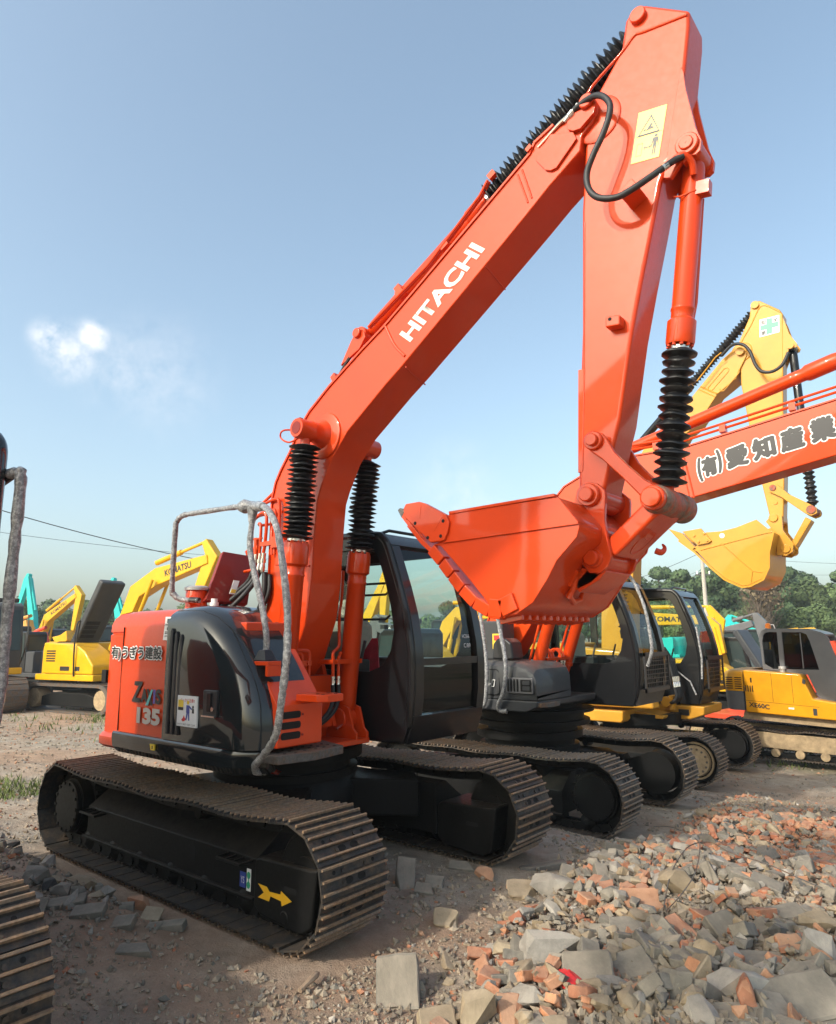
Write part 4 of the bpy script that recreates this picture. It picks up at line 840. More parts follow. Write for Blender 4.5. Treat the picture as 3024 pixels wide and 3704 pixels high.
for (x, y) in ((.09, -.46), (.16, -.47), (.205, -.47)): m.lathe((x, y, 2.44), (x-.02, y, 2.28), [(0, .018), (.3, .018), (.31, .023), (.5, .023), (.51, .016), (.75, .022), (1, .020)], 10)
obj('hose_coupling', m, M['chrome'], EX)
m = MB()
for k, (x, y, dz, dx) in enumerate(((.08, -.47, 0, 0), (.145, -.48, -.03, .04), (.19, -.48, -.05, .1))):
    m.tube([(x-.015, y, 2.30), (x-.05, y-.03, 2.20), (x-.18+dx, y-.12, 2.08), (x-.36+dx*1.4, y-.22, 1.96+dz), (x-.42+dx*1.4, y-.26, 1.86+dz), (x-.34+dx, y-.26, 1.79+dz*.6), (x-.12+dx, y-.24, 1.74), (x+.12, y-.20, 1.69), (x+.30, y-.14, 1.62), (x+.36, y-.1, 1.50)], .021, 10, smooth=7)
m.tube([(.21, -.46, 2.28), (.22, -.47, 2.10), (.14, -.46, 1.96), (.02, -.44, 1.88), (-.02, -.44, 1.78)], .024, 10, smooth=6); m.tube([(.25, -.44, 2.26), (.26, -.45, 2.12), (.20, -.46, 2.0), (.10, -.45, 1.9), (.08, -.45, 1.75), (.12, -.45, 1.62)], .018, 10, smooth=6)
obj('hydraulic_hose', m, M['hose'], EX, sharp=60)
# ---- arm
A0, A1 = -.385, -.135; ac = (A0+A1)/2
m = MB(); m.prism(SH['arm'], A0, A1); arm = obj('arm', m, O, EX, bevel=.022, seg=3)
m = MB(); m.prism(SH['arm_cylplate'], A0-.002, A0+.025); m.prism(SH['arm_cylplate'], A1-.025, A1+.002)
rb = SH['arm_rib']; m.tube([(rb[0][0]-.02, A0, rb[0][1]-.14)]+[(x, A0, z) for x, z in rb], .010, 8, smooth=5)
m.tube([(3.138, A0, 4.25), (3.088, A0, 3.4), (3.04, A0, 2.7)], .005, 8); m.lathe((3.26, A0-.012, 4.90), (3.26, A0, 4.90), [(0, .135), (.4, .15), (1, .155)], 40)
sx = SH['arm_seal']; m.prism([(3.046, 3.315), (3.012, 2.69), (3.04, 2.69), (3.09, 3.315)], A0-.003, A1+.003)
obj('reinforcement_plate', m, O, arm, bevel=.004)
m = MB(); tx, tz = SH['arm_pin_top'][0]; m.cyl((tx, A0-.03, tz), (tx, A1+.03, tz), .05, 24, ch=.005); kx, kz = SH['bktcyl_pin'][0]; m.cyl((kx, A0-.035, kz), (kx, A1+.035, kz), .04, 24, ch=.005); m.cyl((kx, A0-.0365, kz), (kx, A0-.0345, kz), .005, 8); obj('cylinder_pin', m, O, arm)
a4 = SH['arm_bracket']; m = MB(); m.prism(grow(a4, -.03), A0-.07, A0); o = obj('bracket', m, O, arm, bevel=.008)
m = MB(); m.cyl((3.29, A0-.072, 3.54), (3.29, A0-.0695, 3.54), .011, 10); obj('bracket_hole', m, M['hole'], o)
wq = [Vector((x, A0-.003, z)) for x, z in SH['warn']]   # tl, tr, br, bl
def wpt(u, v, d=0): return wq[3]*(1-u)*(1-v)+wq[2]*u*(1-v)+wq[0]*(1-u)*v+wq[1]*u*v+V(0, -d, 0)
m = MB(); m.add([q+V(0, .004, 0) for q in wq]+[q for q in wq], [[4, 5, 6, 7][::-1], [0, 1, 5, 4], [1, 2, 6, 5], [2, 3, 7, 6], [3, 0, 4, 7]]); ws = obj('warning_sticker', m, M['yellow_stk'], arm)
m = MB()
def tri(u0, v0, s, sv): return [wpt(u0-s, v0-sv*.5, .0012), wpt(u0+s, v0-sv*.5, .0012), wpt(u0, v0+sv*.6, .0012)]
a_, b_ = tri(.49, .68, .40, .36), tri(.49, .675, .33, .28)
m.add(a_+b_, [[0, 1, 4, 3], [1, 2, 5, 4], [2, 0, 3, 5]])
def wpoly(P, d=.0012): m.add([wpt(u, v, d) for u, v in P], [list(range(len(P)))])
wpoly([(.38, .58), (.50, .60), (.58, .70), (.52, .72), (.44, .65)]); wpoly([(.50, .60), (.66, .61), (.62, .64), (.55, .65)]); wpoly([(.30, .59), (.38, .60), (.36, .63), (.28, .61)])
wpoly([(.04, .505), (.96, .505), (.96, .512), (.04, .512)]); wpoly([(.13, .12), (.145, .12), (.145, .36), (.13, .36)]); wpoly([(.32, .12), (.335, .12), (.335, .36), (.32, .36)]); wpoly([(.13, .35), (.335, .35), (.335, .36), (.13, .36)]); wpoly([(.13, .12), (.335, .12), (.335, .13), (.13, .13)])
wpoly([(.38, .25), (.43, .21), (.43, .24), (.60, .24), (.60, .21), (.65, .25), (.60, .29), (.60, .26), (.43, .26), (.43, .29)])
wpoly([(.72+.06*cos(t*.63)+.06, .445+.025*sin(t*.63)) for t in range(10)]); wpoly([(.69, .41), (.87, .41), (.92, .25), (.89, .24), (.84, .35), (.83, .08), (.79, .08), (.785, .24), (.77, .24), (.76, .08), (.72, .08), (.72, .35), (.67, .24), (.64, .25)])
obj('sticker_print', m, M['black'], ws)
hz = SH['arm_hose']; obj('hydraulic_hose', MB().tube(hz, .019, 12, smooth=6), M['hose'], arm, sharp=60)
m = MB(); m.lathe(Vector(hz[0])+V(-.07, .0, -.05), Vector(hz[0])+V(.03, 0, .02), [(0, .012), (.3, .016), (.32, .021), (.6, .021), (.62, .015), (1, .018)], 10); m.lathe(hz[-3], hz[-2], [(0, .02), (.4, .02), (.42, .016), (1, .016)], 10); m.tube([V(3.14, -.45, 4.995), V(3.02, -.43, 4.97), V(2.86, -.42, 4.89)], .012, 8); obj('hose_coupling', m, M['chrome'], arm)
cx_, cy_, cz_ = SH['arm_hose_clip'][0]; m = MB(); m.obox((cx_, -.45, cz_-.008), (.045, 0, .025), (0, .075, 0), (-.016, 0, .03)); m.obox((3.755, -.36, 4.40), (.02, 0, .01), (0, .03, 0), (-.01, 0, .03)); m.tube([(3.70, -.41, 4.385), (3.755, -.40, 4.40), (3.785, -.36, 4.36), (3.78, -.33, 4.30)], .020, 10, smooth=5); obj('hose_bracket', m, O, arm, bevel=.004)
cylinder(EX, (kx, ac, kz), (3.474, ac, 2.465), .062, O, split=.555, pleats=15, eye=1.2, tail=.06, br=1.12)
m = MB(); m.obox((3.80, ac-.02, 4.23), (.05, 0, -.01), (0, .03, 0), (.005, 0, .04)); m.tube([(3.66, ac-.07, 4.22), (3.70, ac-.075, 4.20), (3.78, ac-.05, 4.22)], .006, 6); m.tube([(3.79, ac+.03, 4.2), (3.70, ac+.05, 3.6), (3.66, ac+.05, 3.45)], .010, 8); obj('cylinder_port', m, M['orange2'], arm, bevel=.003)
# linkage
LP = SH['link_pins']
m = MB(); m.prism(SH['link'], -.45, -.42); m.prism(SH['link'], -.10, -.07); link = obj('guide_link', m, O, EX, bevel=.008)
m = MB(); x, z = LP[0]; m.cyl((x, -.475, z), (x, -.045, z), .055, 28, ch=.006); m.cyl((x, -.50, z), (x, -.02, z), .036, 24, ch=.005); m.cyl((x, -.501, z), (x, -.499, z), .004, 8); x, z = LP[1]; m.cyl((x, -.515, z), (x, -.03, z), .053, 28, ch=.006); m.cyl((x, -.49, z), (x, -.03, z), .066, 28, ch=.006); m.cyl((x, -.516, z), (x, -.513, z), .010, 10); obj('link_pin', m, O, link)
m = MB(); m.lathe((x, -.448, z), (x, .0, z), [(0, .070), (.04, .078), (.5, .080), (.55, .074), (.68, .074), (.70, .084), (.96, .084), (1, .076)], 30); obj('link_boss', m, M['bossdirt'], link)
m = MB(); m.prism(SH['hlink'], -.415, -.105); hl = obj('bucket_link', m, O, EX, bevel=.02, seg=3)
m = MB(); a_, b_ = V(3.44, 0, 2.36), V(3.25, 0, 2.20); dd = (b_-a_).normalized(); nn = V(-dd.z, 0, dd.x)
for t, l in ((.12, .10), (.62, .09)):
    c = a_+(b_-a_)*t; pts = [(c+dd*(l*cos(q*pi/7))+V(0, -.26+.07*sin(q*pi/7), 0)-nn*(.004)) for q in range(14)]
    m.tube(pts+[pts[0]], .006, 6)
obj('link_rib', m, O, hl)
x, z = LP[3]; m = MB(); m.lathe((x, -.46, z), (x, -.02, z), [(0, .05), (.02, .056), (.08, .056), (.081, .075), (.92, .075), (1, .05)], 28); m.cyl((x, -.495, z), (x, 0, z), .042, 24, ch=.005); obj('bucket_link_pin', m, O, hl)
# ---- bucket
Y0, Y1 = -.74, .22
m = MB(); m.prism(SH['bkt_side'], Y0, Y0+.022); m.prism(SH['bkt_side'], Y1-.022, Y1); bk = obj('bucket', m, O, EX, bevel=.004)
shl = SH['bkt_shell'][1:]; m = MB(); rows = []
for i, p in enumerate(shl):
    a, b = shl[max(0, i-1)], shl[min(len(shl)-1, i+1)]; dx, dz = b[0]-a[0], b[1]-a[1]; l = sqrt(dx*dx+dz*dz); n = (-dz/l, dx/l)
    rows.append([(p[0]+n[0]*e, y, p[1]+n[1]*e) for e, y in ((.006, Y0+.004), (.03, Y0+.004), (.03, Y1-.004), (.006, Y1-.004))])
m.loft(rows, closed=True, flip=True); obj('bucket_shell', m, O, bk, sharp=40)
m = MB(); m.prism(SH['bkt_upper'], Y0-.012, Y0-.001); m.prism(SH['bkt_upper'], Y1+.001, Y1+.012); m.prism(SH['bkt_rail'], Y0-.02, Y0+.03); m.prism(SH['bkt_rail'], Y1-.03, Y1+.02); obj('side_plate', m, O, bk, bevel=.003)
m = MB()
for i in range(2, 8):
    p, q = shl[i-1] if False else SH['bkt_shell'][i], SH['bkt_shell'][i+1]; p, q = Vector((p[0], 0, p[1])), Vector((q[0], 0, q[1])); d = (q-p); n = V(-d.z, 0, d.x).normalized()
    for yy in (Y0-.018, Y1-.05): m.obox((p+q)/2+n*.032+V(0, yy+.034, 0), d*.46, V(0, .034, 0), n*.035)
for a_, b_ in (((2.60, 1.86), (2.69, 1.85)), ((2.70, 1.855), (2.80, 1.895))):
    p, q = V(a_[0], 0, a_[1]), V(b_[0], 0, b_[1]); d = q-p; n = V(-d.z, 0, d.x).normalized(); m.obox((p+q)/2+n*.05+V(0, Y0-.008, 0), d*.48, V(0, .012, 0), n*.05)
obj('heel_shroud', m, O, bk, bevel=.006)
m = MB(); rr = random.Random(3)
for i in range(11):
    y = Y0+.07+i*.082; m.obox((2.705, y, 1.842), (.06, .02, .012), (0, .012, 0), (-.001, 0, .014))
obj('wear_bar', m, O, bk, bevel=.003)
for y in (Y0-.03, Y1-.01):
    m = MB(); m.prism(SH['bkt_cutter'], y, y+.04); ct = obj('side_cutter', m, O, bk, bevel=.006)
    m = MB()
    m.prism([(2.012, 2.51), (2.04, 2.545), (2.135, 2.555), (2.125, 2.47)], y-.0015, y); m.prism([(2.165, 2.545), (2.30, 2.46), (2.235, 2.38)], y-.0015, y); obj('cutter_recess', m, M['orange2'], ct)
    m = MB()
    for q in ((2.085, 2.445), (2.305, 2.435), (2.285, 2.345), (2.185, 2.345)): m.cyl((q[0], y-.002, q[1]), (q[0], y+.0005, q[1]), .011, 10)
    obj('bolt_hole', m, M['hole'], ct)
tt = SH['bkt_tooth']
for i in range(5):
    y = Y0+.01+i*(.94-.07)/4; m = MB(); m.m = 0; m.prism(tt, y+.005, y+.075)
    m.m = 1; m.prism([(1.900, 2.557), (1.92, 2.57), (1.965, 2.547), (1.935, 2.50)], y+.003, y+.077); o = obj('bucket_tooth', m, [O, M['steel']], bk, bevel=.006)
    m = MB(); m.cyl((1.985, y+.002, 2.495), (1.985, y+.006, 2.495), .012, 10); obj('tooth_pin', m, M['hole'], o)
m = MB(); m.prism([(1.99, 2.44), (2.10, 2.32), (2.17, 2.262), (2.19, 2.285), (2.12, 2.345), (2.02, 2.46)], Y0, Y1); obj('lip_plate', m, O, bk, bevel=.004)
m = MB(); m.prism(SH['ear'], -.445, -.415); m.prism(SH['ear'], -.105, -.075); m.prism([(2.88, 1.96), (3.03, 2.13), (3.12, 2.09), (3.19, 2.12), (3.08, 2.04)], -.43, -.42); m.prism([(2.98, 2.04), (3.10, 2.16), (3.17, 2.10), (3.13, 2.055), (3.0, 1.99)], -.43, -.09); obj('bucket_ear', m, O, bk, bevel=.006)
x, z = LP[2]; m = MB(); m.lathe((x, -.475, z), (x, -.045, z), [(0, .060), (.02, .066), (.98, .066), (1, .06)], 30); m.cyl((x, -.505, z), (x, -.015, z), .042, 26, ch=.006); obj('bucket_pin', m, O, bk)
m = MB(); m.tube(SH['hook'], [.02, .018, .018, .02, .016, .012, .008], 10, smooth=1); m.obox((2.99, -.45, 2.07), (.03, 0, .04), (0, .03, 0), (-.012, 0, .01)); obj('lifting_hook', m, M['orange2'], bk)
m = MB(); m.tube([(3.36, -.18, 2.22), (3.385, -.16, 2.21), (3.395, -.13, 2.235), (3.38, -.12, 2.26)], [.018, .018, .012, .006], 8, smooth=4); obj('link_hook', m, O, hl)
cab(EX, lambda p: Vector(p), -.55, .25, 1.2, {'cab': BC})
m = MB(); m.obox((.86, .231, .985), (.05, 0, 0), (0, .0015, 0), (0, 0, .035)); o = obj('cab_plate', m, M['darkred'], EX)
m = MB()
for q in (-.008, .012): m.obox((.865, .2293, .985+q), (.022, 0, 0), (0, .0008, 0), (0, 0, .0025))
obj('plate_print', m, M['white'], o)
text('chalk_lettering', 'HC066', M['white'], EX, (1.182, .945, 1.735), (1.185, 1.045, 1.735), (1.178, .945, 1.768), -.012)
text('chalk_lettering', 'C/89', M['white'], EX, (1.196, .95, 1.655), (1.197, 1.045, 1.655), (1.192, .95, 1.69), -.012)
# ================================================================ ground
def smooth(a, b, x):
    t = min(1, max(0, (x-a)/(b-a))); return t*t*(3-2*t)
def gbase(x, y):
    near = smooth(-9, -4, x)
    drop = -.48*smooth(1.5, 3.9, y)-.42*smooth(5.0, 9.5, y)
    far = -.15*smooth(-6, -14, x)
    return drop*(.35+.65*near)+far
def under(x, y):
    "1 on the tracked strips under the machines, where the ground is pressed flat"
    w = 0
    for (cx, cy, hg, hw, a) in ((0, 0, .995, .34, 1.75), (-.35, -3.75, 1.0, .34, 1.8), (-.45, 4.75, .98, .34, 1.8), (-1.0, 9.9, 1.15, .36, 1.9)):
        for s in (-1, 1):
            dy = abs(y-cy-s*hg)-hw; dx = abs(x-cx)-a; w = max(w, 1-smooth(0, .22, max(dx, dy)))
    return w
def rubble_w(x, y):
    "how much the rubble heap lifts the ground in front of the machines"
    return smooth(2.0, 2.8, x+.12*y)*smooth(-2.6, -.2, y+.35*(x-3))*(1-smooth(6.5, 9, y))*(1-smooth(6, 9, x))
def gz(x, y):
    z = gbase(x, y)
    p = Vector((x, y, 0))
    b = .10*noise.noise(p*.55)+.055*noise.noise(p*1.6+Vector((5, 2, 0)))+.026*noise.noise(p*4.5)+(.020*max(0, noise.noise(p*7.5+Vector((1, 7, 2)))+.1)+.011*noise.noise(p*15) if abs(x-2)+abs(y) < 14 else 0)
    hp = .13*rubble_w(x, y)*(.6+.8*noise.noise(p*.8+Vector((9, 1, 4))))
    left = .10*smooth(.7, 0, abs(y+1.75))*smooth(1.2, -.2, x)*smooth(-4, -1.5, x)
    d = 1-under(x, y)
    far = smooth(14, 40, sqrt((x-4)**2+(y+4)**2))
    return z+(b*(.45+.55*far)+hp+left)*d-.004-.01*(1-d)
def ground():
    def axis(lo, hi, c, n, k):
        out = []
        for i in range(n+1):
            t = -1+2*i/n; s_ = math.sinh(k*t)/math.sinh(k); out.append(c+(s_*(hi-c) if s_ > 0 else s_*(c-lo)))
        return out
    xs = axis(-420, 420, 2.2, 460, 6.6); ys = axis(-60, 700, .2, 520, 7.2)
    vs = [(x, y, gz(x, y)) for y in ys for x in xs]; n = len(xs)
    fs = [(j*n+i, j*n+i+1, (j+1)*n+i+1, (j+1)*n+i) for j in range(len(ys)-1) for i in range(n-1)]
    me = bpy.data.meshes.new('ground'); me.from_pydata(vs, [], fs); finish(me, 180)
    o = bpy.data.objects.new('ground', me); C.objects.link(o); return tag(o, kind='structure')
def mk_soil():
    m, t, b = mat_base('dusty_soil')
    c = t.nodes.new('ShaderNodeTexCoord').outputs['Object']
    n1 = nnoise(t, .35, 6, .6, c); n2 = nnoise(t, 3.2, 10, .72, c); n3 = nnoise(t, 26, 8, .75, c); n4 = nnoise(t, 90, 4, .7, c)
    base = ramp(t, n2.outputs['Fac'], [(.26, (.23, .19, .145)), (.5, (.39, .328, .26)), (.74, (.54, .465, .375))]).outputs[0]
    brick = ramp(t, n2.outputs['Fac'], [(.3, (.34, .205, .13)), (.65, (.50, .31, .20))]).outputs[0]
    f = ramp(t, n1.outputs['Fac'], [(.44, (0, 0, 0)), (.60, (.65, .65, .65))]).outputs[0]
    col = mixrgb(t, f, base, brick)
    # brick dust in the middle distance in front of the machines and behind them on the left
    sep = t.nodes.new('ShaderNodeSeparateXYZ'); t.links.new(c, sep.inputs[0])
    grs = ramp(t, nnoise(t, .22, 7, .7, c).outputs['Fac'], [(.50, (0, 0, 0)), (.60, (1, 1, 1))]).outputs[0]
    far = t.nodes.new('ShaderNodeMapRange'); far.inputs[1].default_value = 9; far.inputs[2].default_value = 16; t.links.new(sep.outputs['Y'], far.inputs[0])
    gm = t.nodes.new('ShaderNodeMath'); gm.operation = 'MULTIPLY'; t.links.new(grs, gm.inputs[0]); t.links.new(far.outputs[0], gm.inputs[1])
    grass = ramp(t, n3.outputs['Fac'], [(.3, (.05, .075, .02)), (.7, (.15, .17, .06))]).outputs[0]
    col = mixrgb(t, gm.outputs[0], col, grass)
    sp = ramp(t, n4.outputs['Fac'], [(.30, (.35, .35, .35)), (.42, (1, 1, 1)), (.66, (1, 1, 1)), (.74, (1.7, 1.65, 1.55))]).outputs[0]
    mm = t.nodes.new('ShaderNodeMix'); mm.data_type = 'RGBA'; mm.blend_type = 'MULTIPLY'; mm.inputs['Factor'].default_value = .55
    t.links.new(col, mm.inputs[6]); t.links.new(sp, mm.inputs[7]); t.links.new(mm.outputs[2], b.inputs['Base Color'])
    b.inputs['Roughness'].default_value = .95; b.inputs['Specular IOR Level'].default_value = .15
    a1 = t.nodes.new('ShaderNodeMath'); a1.operation = 'MULTIPLY_ADD'; a1.inputs[1].default_value = .55; t.links.new(n3.outputs['Fac'], a1.inputs[0]); t.links.new(n2.outputs['Fac'], a1.inputs[2])
    a2 = t.nodes.new('ShaderNodeMath'); a2.operation = 'MULTIPLY_ADD'; a2.inputs[1].default_value = .22; t.links.new(n4.outputs['Fac'], a2.inputs[0]); t.links.new(a1.outputs[0], a2.inputs[2])
    bump(t, b, a2.outputs[0], .9, .07); return m
G_ = ground(); G_.data.materials.append(mk_soil())
# ================================================================ the machine beside the camera, at the left edge
def shift(poly, dx, dz): return [(x+dx, z+dz) for x, z in poly]
E0 = thing('excavator', (-.07, -3.87, -.03), 'excavator cut off by the left edge, rusty track and black cab corner in view', 'excavator')
ey = -3.87
for s in (-1, 1):
    track(E0, -1.54, 1.40, ey+s*.99, -.05, .385, .52, [M['shoe'], M['tip'], M['hole']], phase=13)
    track_frame(E0, s, ey+s*.99, -1.2, 1.0, -.05, .38, BM)
    m = MB(); m.cyl((1.42, ey+s*.99-.09, .335), (1.42, ey+s*.99+.09, .335), .27, 28, ch=.02); obj('idler', m, BM, E0)
x_frame(E0, -.07, ey, -.05, .99)
m = MB(); m.prism([(-1.9, .95), (1.0, .95), (1.0, 1.05), (-1.9, 1.05)], ey-1.2, ey+1.18); m.prism([(-1.9, 1.05), (-.7, 1.05), (-.7, 2.0), (-1.75, 2.0), (-1.9, 1.8)], ey-1.15, ey+1.1); m.prism([(-.7, 1.05), (.7, 1.05), (.4, 1.8), (-.7, 1.95)], ey-1.2, ey-.6); obj('house', m, M['orange2'], E0, bevel=.04)
pr = [(-.62, 1.0), (.95, 1.0), (.97, 1.3)]+arc(.80, 2.68, .17, 0, 90, 6)+arc(-.45, 2.68, .17, 90, 180, 6)
m = MB(); m.prism(pr, ey+.25, ey+1.18); cb = obj('cab', m, M['black_gloss'], E0, bevel=.06, seg=3)
m = MB(); m.prism(rrect(-.4, .86, 1.6, 2.6, .1), ey+1.181, ey+1.188); obj('side_window', m, M['glass_dark'], cb)
m = MB(); m.cyl((.80, ey+1.05, 2.85), (.80, ey+1.05, 2.95), .055, 16, ch=.008); obj('roof_lamp', m, M['black'], cb)
m = MB(); m.tube([(.93, ey+1.19, 2.60), (.99, ey+1.215, 2.60), (1.01, ey+1.22, 2.55), (1.005, ey+1.22, 2.0), (1.0, ey+1.22, 1.5), (.95, ey+1.22, 1.2)], .028, 12, smooth=10, wob=.3); obj('hand_rail', m, M['wrap'], E0, sharp=60)
m = MB(); m.tube([(.86, ey+1.18, 2.57), (.93, ey+1.2, 2.60)], .03, 10); obj('rail_clamp', m, M['black'], E0)
b0y = ey-.28
m = MB(); m.prism(shift(bp, -.05, .60), b0y-.16, b0y+.16); obj('boom', m, M['orange2'], E0, bevel=.012)
m = MB(); m.prism(shift(SH['arm'], -.05, .60), b0y-.12, b0y+.12); obj('arm', m, M['orange2'], E0, bevel=.02)
m = MB(); m.prism(shift(SH['bkt_side'], -.05, .60), b0y-.5, b0y-.48); m.prism(shift(SH['bkt_side'], -.05, .60), b0y+.44, b0y+.46); ribbon(m, shift(SH['bkt_shell'][1:], -.05, .60), .02, b0y-.5, b0y+.46, -1); obj('bucket', m, M['orange2'], E0)
m = MB(); m.prism(shift(SH['link'], -.05, .60), b0y-.18, b0y-.15); m.prism(shift(SH['hlink'], -.05, .60), b0y-.12, b0y+.12); obj('bucket_link', m, M['orange2'], E0)
for yy in (b0y-.36, b0y+.36): cylinder(E0, (.6, yy, 1.12), (.80, yy, 3.93), .068, M['orange2'], split=.55, pleats=12)

# ================================================================ second orange excavator, cab with wire guard
E2 = thing('excavator', (-.45, 4.75, -.5), 'orange excavator second in the row, black kanji lettering along its low slanting boom', 'excavator')
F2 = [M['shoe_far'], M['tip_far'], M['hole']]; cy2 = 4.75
for s in (-1, 1):
    track(E2, -1.93, 1.02, cy2+s*.98, -.5, .435, .53, F2, phase=20)
    track_frame(E2, s, cy2+s*.98, -1.6, .62, -.5, .43, BM, 1.15)
    drive(E2, 1.03, -.075, cy2+s*1.12, cy2+s*.75, .435, plain=s > 0)
    m = MB(); m.cyl((-1.93, cy2+s*.98-.1, -.06), (-1.93, cy2+s*.98+.1, -.06), .32, 24, ch=.02); obj('idler', m, BM, E2)
    if s > 0:
        m = MB(); m.prism([(.25, -.18), (.5, .02), (.98, .16)]+arc(1.03, -.075, .26, 80, -90, 12)+[(.25, -.33)], cy2+s*.98-.13, cy2+s*.98-.11); obj('motor_cover', m, BM, E2, bevel=.01)
x_frame(E2, -.45, cy2, -.5, .98, 1.15)
m = MB(); m.lathe((-.40, cy2, .44), (-.40, cy2, .86), [(0, .62), (.3, .62), (.31, .80), (.45, .80), (.46, .72), (.7, .72), (.71, .86), (.8, .86), (.81, .7), (1, .7)], 40); obj('swing_ring', m, BM, E2)
m = MB(); rows = []
for x, sc_z in ((-2.2, 1), (-.1, 1), (.18, .99), (.32, .93), (.42, .80), (.465, .6), (.47, .18)):
    zt = .985+.455*sc_z; rows.append([(x, 3.43+.10*(x > .3)*(x-.3)*6*.2, .985), (x, 3.41, .985+.3*sc_z), (x, 3.43, zt-.06), (x, 3.50, zt-.012), (x, 3.6, zt), (x, 4.28, zt), (x, 4.28, .985)])
m.loft(rows, flip=False); m.ngon(rows[-1], False); m.ngon(rows[0], True); hd = obj('engine_hood', m, M['dgrey'], E2, sharp=30)
m = MB(); m.prism([(-2.3, .84), (.30, .84), (.46, .90), (.47, .975), (-2.3, .975)], 3.42, 5.9); obj('deck', m, M['dgrey'], E2, bevel=.02)
m = MB(); m.prism(rrect(.05, .43, 1.06, 1.245, .02), 3.395, 3.42); g = obj('vent_frame', m, M['grey'], hd, bevel=.006)
m = MB()
for i in range(4): m.prism(rrect(.07+.045*i, .095+.045*i, 1.08, 1.23, .008), 3.391, 3.396)
m.prism(rrect(.26, .41, 1.085, 1.225, .01), 3.391, 3.396); obj('vent_slots', m, M['hole'], g)
m = MB(); m.prism(rrect(.29, .39, 1.10, 1.15, .01), 3.385, 3.392); m.prism(rrect(.29, .39, 1.165, 1.21, .01), 3.385, 3.392); obj('vent_fins', m, M['dgrey'], g)
m = MB(); q = rrect(-.9, -.06, 1.03, 1.335, .05); m.tube([(x, 3.418, z) for x, z in q+q[:1]], .006, 6); obj('door_seam', m, M['hole'], hd)
text('model_lettering_edge', '135-1', M['white'], E2, (-.50, 3.405, 1.115), (-.13, 3.405, 1.125), (-.48, 3.405, 1.205), .075).parent = hd
text('model_lettering', '135-1', M['black'], E2, (-.49, 3.4035, 1.124), (-.14, 3.4035, 1.133), (-.47, 3.4035, 1.197), .035).parent = hd
m = MB(); m.prism([(-.30, 1.45), (.02, 1.45), (.0, 1.66), (-.08, 1.72), (-.22, 1.72), (-.28, 1.65)], 3.62, 3.9); obj('air_cleaner', m, M['black'], E2, bevel=.03)
m = MB(); m.box(-.75, -.30, 3.9, 4.2, 1.44, 1.95); o = obj('valve_cover', m, M['dgrey'], E2, bevel=.02)
m = MB(); m.box(-.46, -.33, 3.893, 3.8985, 1.58, 1.78); o = obj('warning_label', m, M['yellow_stk'], o)
m = MB(); m.box(-.44, -.35, 3.8915, 3.893, 1.69, 1.76); m.box(-.44, -.35, 3.8915, 3.893, 1.60, 1.65); obj('label_print', m, M['red_stk'], o)
def m2pt(x, y, Y):
    k = 700/1736; px, py = 1600+k*x, 2250+k*y; d = fwd+rgt*((px-1512)/FPX)-upv*((py-1852)/FPX); return CAM+d*((Y-CAM.y)/d.y)
m = MB(); m.tube([m2pt(330, -140, 3.36), m2pt(350, 0, 3.36), m2pt(385, 250, 3.34), m2pt(398, 420, 3.33), m2pt(392, 640, 3.33), m2pt(370, 745, 3.34), m2pt(280, 800, 3.38)], .024, 10, smooth=8, wob=.3); obj('hand_rail', m, M['wrap'], E2, sharp=60)
m = MB(); m.tube([m2pt(480, -140, 3.36), m2pt(510, 40, 3.34), m2pt(560, 300, 3.32), m2pt(568, 480, 3.32), m2pt(545, 630, 3.33), m2pt(500, 745, 3.36), m2pt(515, 795, 3.4), m2pt(580, 800, 3.42)], .026, 10, smooth=8, wob=.3); obj('hand_rail', m, M['wrap'], E2, sharp=60)
m = MB(); m.prism([(-.02, 3.42), (.50, 3.46), (.56, 3.62), (.54, 3.85), (-.02, 3.85)], .90, .955, 'xy'); obj('foot_step', m, M['steel'], E2, bevel=.008)
b2 = SH['m2boom']
bpoly = [(-.86, 1.45), (-.92, 1.62), (-.80, 1.95), (-.50, 2.55), (.0, 3.25), (.50, 3.74), (1.0, 3.95), (1.457, 4.0), (2.125, 3.995), (3.759, 4.226), (4.464, 4.328), (5.6, 4.50), (5.72, 4.42), (5.70, 4.30), (5.5, 4.05), (4.401, 3.765), (3.698, 3.62), (2.017, 3.335), (1.45, 3.24), (1.0, 2.98), (.55, 2.58), (.1, 2.15), (-.39, 1.50), (-.6, 1.35)]
m = MB(); m.prism(bpoly, 4.30, 4.66); bo2 = obj('boom', m, M['orange2'], E2, bevel=.015)
m = MB(); ribbon(m, bpoly[2:12], .014, 4.285, 4.675)
for yy, zz in ((4.32, .05), (4.29, .10)): m.tube([(1.4, yy, 4.04+zz), (2.1, yy, 4.03+zz), (2.9, yy, 4.14+zz), (3.8, yy, 4.27+zz), (5.0, yy, 4.44+zz)], .016, 8)
for x, z in ((1.75, 4.03), (2.55, 4.10), (3.3, 4.20)): m.box(x, x+.07, 4.28, 4.38, z, z+.09)
m.tube([(2.10, 4.30, 3.99), (2.20, 4.30, 3.36)], .012, 6); m.tube([(2.06, 4.30, 3.98), (2.15, 4.30, 3.35)], .008, 6); obj('boom_pipe', m, M['orange2'], bo2)
kq = [Vector((x, 4.2965, z)) for x, z in SH['kanji']]
def kpt(u, v): return kq[0]*(1-u)*(1-v)+kq[3]*u*(1-v)+kq[1]*(1-u)*v+kq[2]*u*v
def glyph(ch, u0, u1, v0, v1, edge, bold):
    for nm, mt, off, dd in (('lettering_edge', M['white'], edge, .001), ('lettering', M['black'], bold, .004)):
        w_ = kpt(u1, v0)-kpt(u0, v0); h_ = kpt(u0, v1)-kpt(u0, v0); a = kpt(u0, v0)-V(0, dd, 0)
        text(nm, ch, mt, E2, a, a+w_, a+h_, 0, .0, spread=off, copies=12).parent = bo2
